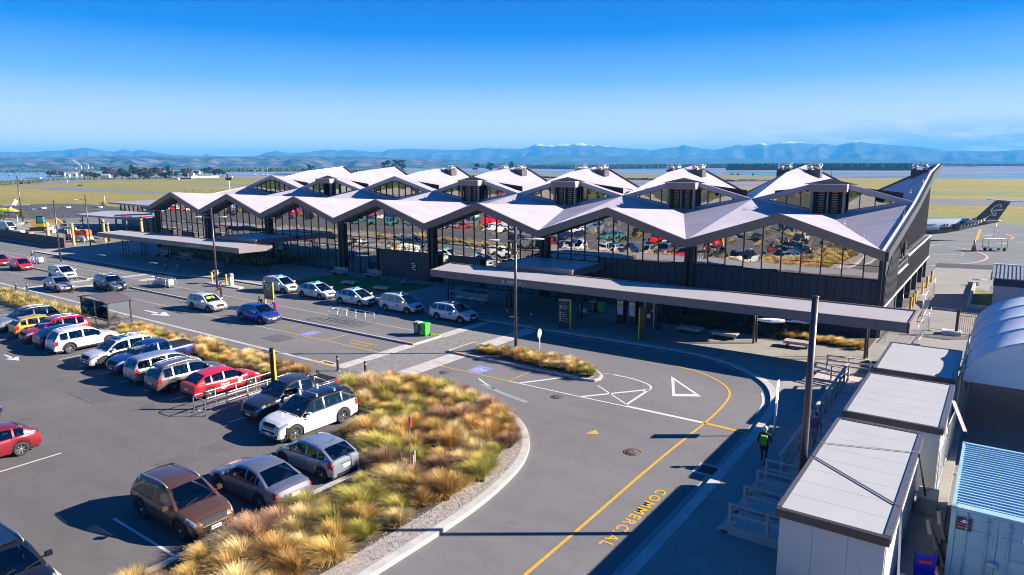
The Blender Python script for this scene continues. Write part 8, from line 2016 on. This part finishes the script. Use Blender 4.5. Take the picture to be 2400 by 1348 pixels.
one('main_gear', STEELD, lambda b: [b.tube([(-7, s*1.6, 1.2), (-7, s*1.6, .4)], .15, 8) for s in (-1, 1)] + [b.lathe((-7, s*1.6, .42), [(0, -.15), (.42, -.15), (.42, .15), (0, .15)], 14, axis='y') for s in (-1, 1)], e)
one('wing', AW, lambda b: (b.beam((-9, -13, 3.9), (-9, 13, 3.9), 2.2, .25)), e)
one('tail_prop_stand', GALV, lambda b: b.tube([(10.8, 0, 0), (11.2, 0, 3.1)], .05, 6), e)
# light aircraft at far left
e = empty('light_aircraft', (*G(22, 507), 0), _y+.25, 'yellow-green nosed light aircraft with white wings at the left edge', 'aircraft')
YG = mat('lime_yellow_aircraft', (.50, .55, .03), .35, coat=.5)
def lf(b):
    prof_ = [(-3.6, 1.5, .25), (-3.0, 1.55, .55), (-1.2, 1.7, .75), (.3, 1.6, .72), (1.6, 1.35, .6), (2.4, 1.15, .34), (2.7, 1.1, .08)]
    for (xa, za, ra), (xb, zb_, rb) in zip(prof_, prof_[1:]):
        for k in range(14):
            a, c = 2*PI*k/14, 2*PI*(k+1)/14; b.face([(xa, ra*math.cos(a), za+ra*math.sin(a)), (xb, rb*math.cos(a), zb_+rb*math.sin(a)), (xb, rb*math.cos(c), zb_+rb*math.sin(c)), (xa, ra*math.cos(c), za+ra*math.sin(c))], 0, True)
one('fuselage', YG, lf, e); one('wing', AW, lambda b: (b.beam((1.2, -.2, 1.0), (6.6, -1.4, 1.9), 1.3, .14), b.beam((-1, -.2, 1.0), (-5, 2.5, 1.4), 1.3, .14)), e); one('tailplane', AW, lambda b: b.beam((-2.6, 3.6, 2.7), (3.6, 3.6, 2.9), .9, .1), e)
one('tail_fin', AW, lambda b: b.beam((-.6, 3.4, 1.8), (.4, 4.6, 4.2), .12, 1.0), e); one('propeller', BLACKM, lambda b: (b.beam((2.72, -.1, .3), (2.78, .1, 1.9), .14, .05)), e); one('undercarriage', STEELD, lambda b: [b.tube([(x_, y_, .9), (x_, y_, .25)], .06, 6) for x_, y_ in ((1.9, 0), (-.5, -1.1), (-.5, 1.1))] + [b.lathe((x_, y_, .25), [(0, -.1), (.25, -.1), (.25, .1), (0, .1)], 12, axis='y') for x_, y_ in ((1.9, 0), (-.5, -1.1), (-.5, 1.1))], e)
one('cockpit_glass', CARG2, lambda b: b.cbox((-.4, 0, 2.15), (1.5, .9, .5)), e)
# ------------------------------------------------------------------ left: hoarding, building works, pavilion
e = empty('hoarding', (-50, -7.8, 0), 0, 'long dark hoarding fence along the road at the far left', 'hoarding')
HM = mat('dark_hoarding_ply', (.055, .045, .045), .7, var=.15, vscale=1)
for k in range(46):
    x = -30.6+k*1.32
    if x+1.3 > 30.3: break
    one('panel', HM, lambda b: b.box(x+.01, x+1.31, -.04, .04, .05, 1.72), e)
one('end_post', mat('dark_red_post', (.16, .03, .03), .6), lambda b: b.box(30.15, 30.28, -.1, .1, 0, 1.8), e)
one('base_rail', TIMBER_L, lambda b: b.box(-30.6, 30.2, -.22, -.12, 0, .12), e)
for i, (x, y, h, r) in enumerate([(-46.2, -.35, 2.6, .30), (-23.7, -4.9, 3.7, .22), (-43.5, 8.6, 2.6, .30), (-24.2, .3, 4.0, .22), (-25.6, 1.6, 3.3, .2), (-20.5, 5.0, 4.3, .27), (-14.5, 9, 4.6, .26), (-33, 12, 3, .25)]):
    e = empty('log_post', (x, y, 0), .3, 'upright debarked log post, %s' % ['leftmost, in front of the yellow digger', 'between the hoarding end and the red loader, tallest in front', 'behind the hoarding shade, short one', 'front of a close pair beside the pavilion', 'rear of a close pair beside the pavilion', 'thick one under the unfinished steel frame', 'one against the terminal corner', 'one standing in the yard shade'][i], 'post', 'upright log posts of the building works')
    one('log', LOG, lambda b: b.lathe((0, 0, 0), [(r, 0), (r*1.04, h*.3), (r*.94, h*.7), (r*.92, h-.02), (r*.8, h), (0, h)], 14), e)
    if i in (3, 4, 5): one('band', BLACKM, lambda b: b.lathe((0, 0, h*.84), [(r*1.02, 0), (r*1.02, .18)], 14), e)
# pavilion roofs
e = empty('side_pavilion', (-35, 18, 0), 0, 'glazed side wing with flat pale roofs left of the terminal gables', 'building')
def PP(nm, m, fn):
    b = MB(); fn(b); o = b.build(nm, m, e); o.location = (35, -18, 0); return o
def slab(b, pts, t=.35):
    b.face(pts); lo = [(x, y, z-t) for x, y, z in pts]; b.face(lo[::-1])
    for i in range(len(pts)):
        j = (i+1) % len(pts); b.face([lo[i], lo[j], pts[j], pts[i]])
PP('upper_roof', ROOFM, lambda b: slab(b, [(-66.3, 20, 5.0), (-42.7, 18, 5.0), (-8, 14, 6.4), (-8, 36, 7.6), (-30, 34, 6.9)]))
PP('glazed_wall', GLASS, lambda b: b.face([(-63.5, 21.5, 2.2), (-9, 16.5, 2.2), (-9, 16.5, 5.9), (-42.7, 19.2, 4.62), (-63.5, 21.5, 4.62)]))
for k in range(22):
    x = -63.4+k*2.5
    PP('mullion', FRAME, lambda b: b.box(x-.05, x+.05, 21.35-(x+63.5)*.0917, 21.5-(x+63.5)*.0917, 2.2, 4.65))
PP('base_wall', mat('blue_grey_wall', (.10, .14, .17), .6), lambda b: b.face([(-63.5, 21.45, 0), (-9, 16.45, 0), (-9, 16.45, 3.0), (-63.5, 21.45, 3.0)]))
PP('lower_roof', ROOFM, lambda b: slab(b, [(-52.1, 7.2, 3.5), (-35.7, 7.5, 3.5), (-35.7, 9.0, 3.55), (-23.5, 9.4, 4.05), (-23.5, 14, 4.05), (-38, 19, 3.9), (-58, 16.3, 3.5)]))
for x, y in ((-51, 8), (-44, 8.2), (-37, 8.3)): PP('post', STEELD, lambda b: b.box(x-.08, x+.08, y-.08, y+.08, 0, 3.2))
PP('recess_shade', BLACKM, lambda b: b.box(-36, -10, 15, 15.3, 0, 4.2))  # black slab colours in the shade of the void beneath the roofs
e = empty('steel_frame', (-29, 8, 0), 0, 'unfinished blue steel roof frame between the pavilion and the terminal', 'steel frame')
BS = mat('blue_primer_steel', (.05, .16, .24), .5, metal=.2)
for (a, c) in (((-36.6, 8, 3.75), (-23.3, 6.5, 4.55)), ((-36.6, 8, 3.2), (-36.6, 12.5, 3.6)), ((-36.6, 8, 3.2), (-23.5, 6.6, 3.75)), ((-23.4, 6.5, 4.5), (-16, 5, 5.0))):
    b = MB(); b.beam(a, c, .22, .3); o = b.build('beam', BS, e); o.location = (29, -8, 0)
for x, y in ((-36.6, 8), (-31, 7.4), (-23.4, 6.5), (-16, 5)):
    b = MB(); b.box(x-.1, x+.1, y-.1, y+.1, 0, 3.6); o = b.build('column', BS, e); o.location = (29, -8, 0)
for k in range(5):
    b = MB(); b.beam((-35+k*2.6, 7.9, 3.8), (-35+k*2.6, 13.5, 4.0), .1, .2); o = b.build('purlin', REDM if k % 2 else BS, e); o.location = (29, -8, 0)
e = empty('carved_panel', (-14.0, 3.6, 0), 0, 'reddish carved panel against the terminal corner column', 'carving')
one('panel', mat('carved_rust_panel', (.34, .14, .09), .7, var=.5, vscale=3), lambda b: [b.box(-.45, .45, -.15-.03*(k % 2), .15, .6*k, .6*k+.57) for k in range(7)], e)
# yellow digger
e = empty('excavator', (-60.3, 3.6, 0), .75, 'yellow excavator with green-tinted cab in the works yard', 'excavator')
one('house', YELLOWM, lambda b: (b.box(-1.3, 1.2, -1.0, 1.0, .85, 1.5), b.box(-1.4, -.3, -1.0, 1.0, 1.5, 2.0)), e)
one('cab', FRAME, lambda b: (b.box(-.2, 1.0, -1.0, -.05, 1.5, 3.0), b.box(-.25, 1.05, -1.05, 0, 2.95, 3.05)), e)
one('cab_glass', mat('teal_glass', (.05, .20, .22), .1), lambda b: (b.box(.0, .9, -1.03, -1.0, 1.7, 2.85), b.box(1.0, 1.03, -.9, -.15, 1.7, 2.85)), e)
for s in (-1, 1): one('track', RUBBER, lambda b: (b.box(-1.5, 1.5, s*1.15-.25, s*1.15+.25, .05, .75),), e)
one('boom', YELLOWM, lambda b: (b.beam((1.0, .35, 1.5), (3.0, .35, 2.4), .3, .45), b.beam((3.0, .35, 2.4), (4.2, .35, 1.3), .28, .4)), e)
one('bucket', STEELD, lambda b: (b.box(3.9, 4.7, -.2, .9, .5, 1.2)), e); one('blade', WHITEM, lambda b: b.box(1.7, 1.85, -1.3, 1.3, .1, .7), e)
# red platform lift / loader
e = empty('boom_lift', (-28.4, -1.6, 0), .35, 'orange-red boom lift parked beside the log posts', 'lift')
one('chassis', WHITEM, lambda b: b.box(-1.5, 1.5, -.7, .7, .45, .95), e)
for x_ in (-1.1, 1.1): one('wheel', GALV, lambda b: [b.lathe((x_, s*.85, .42), [(0, -.16), (.42, -.16), (.42, .16), (0, .16)], 14, axis='y') for s in (-1, 1)], e)
one('hood', ORANGEM, lambda b: (b.box(-1.4, -.1, -.75, .75, 1.0, 2.0), b.box(.15, 1.4, -.75, .75, 1.0, 2.05), b.box(-1.2, -.3, -.6, .6, 2.0, 2.15), b.box(.35, 1.2, -.6, .6, 2.05, 2.2)), e)
one('boom', GALV, lambda b: (b.beam((-1.4, .2, 2.3), (-6, 1.2, 2.5), .3, .3), b.beam((-1.2, .5, 2.0), (-6, 1.5, 2.2), .2, .2)), e)
one('front_rail', WHITEM, lambda b: (b.tube([(-2.8, -1.3, 1.15), (1.8, -1.3, 1.15)], .04, 6), b.tube([(-2.8, -1.3, .1), (-2.8, -1.3, 1.15)], .04, 6), b.tube([(1.8, -1.3, .1), (1.8, -1.3, 1.15)], .04, 6)), e)
e = empty('red_compressor', (-33.6, -1.2, 0), .2, 'small red site machine with white frame left of the boom lift', 'machine')
one('body', REDM, lambda b: (b.box(-.8, .8, -.6, .6, .4, 1.2), b.box(-.6, .0, -.5, .5, 1.2, 1.7)), e); one('frame', WHITEM, lambda b: (b.tube([(-.8, -.65, .1), (-.8, -.65, 1.9), (.8, -.65, 1.9), (.8, -.65, .1)], .05, 6), b.tube([(0, -.65, .1), (0, -.65, 1.9)], .05, 6)), e); one('wheel', RUBBER, lambda b: [b.lathe((x_, -.6, .25), [(0, -.1), (.25, -.1), (.25, .1), (0, .1)], 12, axis='y') for x_ in (-.5, .5)], e)
for i, (x, y, m, w, l) in enumerate([(-52.9, 2.6, WHITEM, 2.4, 'white slab stack beside the excavator blade'), (-56.5, -1.8, WHITEM, 2.6, 'pale timber stack behind the hoarding'), (-51.6, -1.6, REDM, 1.2, 'red and white crate behind the hoarding'), (-58, 9, WHITEM, 2.4, 'white sacks on the far edge of the yard')]):
    e = empty('material_stack', (x, y, 0), .3, l, 'stack')
    for k in range(3): one('layer', m if k % 2 == 0 else LOG, lambda b: b.box(-w/2+.05*k, w/2-.03*k, -.5, .5, .02+.22*k, .22+.22*k), e)
car('van', -66.1, -.6, .15, C['white'], 'white van roof showing above the hoarding at the far left', name='parked_van', cat='van', lite=True)
# perimeter fence of the yard: posts and wire
e = empty('wire_fence', (-95, 18, 0), 0, 'dark wire mesh fence between the yard and the apron', 'fence')
fp = [(-112, 9), (-104.5, 12.6), (-98.4, 16.3), (-92.5, 17.6), (-86, 18.2), (-78, 18.8), (-70, 19.6)]
for (x, y) in fp:
    b = MB(); b.box(x-.09, x+.09, y-.09, y+.09, 0, 3.1); o = b.build('fence_post', STEELD, e); o.location = (95, -18, 0)
b = MB()
for (a, c) in zip(fp, fp[1:]):
    for z in (.3, 1.0, 1.7, 2.4, 3.0): b.beam((*a, z), (*c, z), .03, .03)
    n = 10
    for k in range(n): p = (a[0]+(c[0]-a[0])*k/n, a[1]+(c[1]-a[1])*k/n); b.beam((*p, .1), (*p, 3.0), .02, .02)
o = b.build('wire', STEELD, e); o.location = (95, -18, 0); o['kind'] = 'stuff'
for i, (px, py, w, h, m, l) in enumerate([(8, 519, 24, 16, CR_B, 'dark olive bush at the left edge below the light aircraft'), (55, 516, 26, 20, CR_Y, 'bright yellow-green bush beside the farthest lamp post'), (38, 515, 14, 12, CR_Y, 'small yellow-green bush left of the farthest lamp post'), (243, 487, 20, 13, CR_Y, 'yellow-green shrub at the corner of the pavilion roof'), (150, 524, 16, 5, CR_B, 'low weeds along the far edge of the yard'), (190, 521, 12, 5, CR_B, 'tuft of scrub in front of the pavilion, by the yard edge'), (95, 517, 9, 6, CR_B, 'small scrub clump behind the excavator')]):
    sz = size_at(px, py, 1); tree('bush', at(px, py, 0), h*sz, w*sz*.5, m, l, 500, seed=500+i, cat='bush', leaf=w*sz*.055, shape=.5, lobes=9)
e = empty('gravel_mound', (*G(85, 505), 0), 0, 'low pale green mound of spoil behind the yard', 'mound')
def mound(b):
    n = 16
    for i in range(n):
        for j in range(4):
            def q(ii, jj):
                a = 2*PI*ii/n; r = jj/4; return (9*r*math.cos(a), 5*r*math.sin(a), .8*(1-r**2)*(1+.3*math.sin(ii*2.1)))
            b.face([q(i, j), q(i, j+1), q(i+1, j+1), q(i+1, j)], 0, True)
one('spoil', mat('pale_green_gravel', (.22, .24, .17), .95, var=.2, vscale=.6), mound, e)
e.location = (*G(60, 530), 0)
post_sign(*G(43, 532), 0, 2.6, 'thin pale blue pole in the works yard', 'rect', pm=mat('pale_blue_pole', (.35, .5, .55), .5), r=.09, size=.3)
post_sign(*G(254, 571), .01, 1.9, 'blue sign plate on a thin post near the parked bicycle', 'rect', rz=.5, pm=STEELD, r=.05, size=.5, fm=mat('blue_plate', (.02, .12, .45), .5))
# ------------------------------------------------------------------ the rest of the car park, seen mirrored in the glass
rnd = random.Random(21); cols = ['white', 'white', 'silver', 'grey', 'black', 'red', 'navy', 'teal', 'dgrey', 'white', 'silver', 'grey', 'crimson', 'steel', 'white', 'navy']; types = ['suv', 'hatch', 'wagon', 'sedan', 'small', 'mpv', 'ute', 'aqua']
nm = {'suv': 'sport utility', 'hatch': 'hatchback', 'wagon': 'station wagon', 'sedan': 'sedan', 'small': 'small hatchback', 'mpv': 'people carrier', 'ute': 'utility', 'aqua': 'compact car'}
rows = [(-51.0, HP, 'second'), (-63.0, -HP, 'third'), (-67.8, HP, 'fourth'), (-80, -HP, 'fifth')]
k_ = 0
def mirrored(tn):                                   # one-piece copy: too small in the reflection to show its parts
    parts, ty, ri, sh = car_meshes(tn); bm = bmesh.new()
    for nm_, me, role, _ in parts:
        if nm_ not in ('body', 'underbody', 'roof', 'windscreen', 'rear_window', 'side_window', 'headlight', 'taillight'): continue
        n0 = len(bm.faces); bm.from_mesh(me); bm.faces.ensure_lookup_table()
        for f in bm.faces[n0:]: f.material_index = {'body': 0, 'roof': 0, 'underbody': 2, 'headlight': 3, 'taillight': 4}.get(nm_, 1)
    for xw in sh.xw:
        for sd in (1, -1):
            n0 = len(bm.faces); v0 = len(bm.verts); bm.from_mesh(ty); bm.faces.ensure_lookup_table(); bm.verts.ensure_lookup_table()
            for v in bm.verts[v0:]: v.co += Vector((xw, sd*(sh.wid(xw)-.115), sh.wr))
            for f in bm.faces[n0:]: f.material_index = 2
    me = bpy.data.meshes.new('mirrored_car'); bm.to_mesh(me); bm.free()
    for m in (MATS['paint_slot'], CARG2, BLACKM, hm, MATS['taillight_red']): me.materials.append(m)
    return me
MM = {t: mirrored(t) for t in types}
for (yy, hd_, w_) in rows:
    for i in range(84):
        x = 66.9-2.75*i if yy > -60 else 85.0-2.75*i
        if yy > -60 and x > 62: continue
        if rnd.random() < (.62 if x < -30 else .5): continue
        c = cols[rnd.randrange(len(cols))]; t = types[rnd.randrange(len(types))]
        o = link('mirrored_car', MM[t], None, (x+rnd.uniform(-.15, .15), yy+rnd.uniform(-.2, .2), 0), hd_ if rnd.random() < .7 else hd_+PI)
        o.material_slots[0].link = 'OBJECT'; o.material_slots[0].material = C[c]
        tag(o, '%s %s mirrored in terminal glass, %s row, %s bay from the right' % ({'dgrey': 'dark grey', 'steel': 'pale blue'}.get(c, c), nm[t], w_, ordn(i+1)), 'car', 'cars of the outer car park mirrored in the glass')
rnd = random.Random(33); b = MB()                  # wooded slope on the landward side, mirrored in the upper glass
for _ in range(2600):
    x = rnd.uniform(-330, 330); y = -178-rnd.random()**1.3*170; h = rnd.uniform(6, 13); w = h*rnd.uniform(.3, .5); z0 = max(0, -(y+175))*.13
    k = 5; t = rnd.random()*6; r1 = [(x+w*math.cos(2*PI*j/k+t), y+w*math.sin(2*PI*j/k+t), z0+h*rnd.uniform(.3, .7)) for j in range(k)]; r0 = [(x+w*.8*math.cos(2*PI*j/k+t), y+w*.8*math.sin(2*PI*j/k+t), z0-2) for j in range(k)]
    for j in range(k): j2 = (j+1) % k; b.face([r1[j], r1[j2], (x, y, z0+h)]); b.face([r0[j], r0[j2], r1[j2], r1[j]])
o = b.build('treeline', CR_G); o['kind'] = 'stuff'
b = MB(); b.face([(-700, -176, -.2), (700, -176, -.2), (700, -400, 30), (-700, -400, 30)][::-1]); tag(b.build('hillside', CR_G), kind='structure')
# ------------------------------------------------------------------ haze: the air itself
def haze():
    m = bpy.data.materials.new('pale_air'); m.use_nodes = True; nt = m.node_tree; nt.nodes.clear(); o = nt.nodes.new('ShaderNodeOutputMaterial'); v = nt.nodes.new('ShaderNodeVolumePrincipled')
    v.inputs['Color'].default_value = (.08, .45, .97, 1); v.inputs['Density'].default_value = HAZE_D; v.inputs['Anisotropy'].default_value = 0.0; nt.links.new(v.outputs[0], o.inputs['Volume'])
    b = MB(); b.box(-16300, 6300, -2800, 16300, -2.2, 392); ob = b.build('haze', m); ob['kind'] = 'stuff'; return ob
HAZE_D = 1.25e-4
haze()
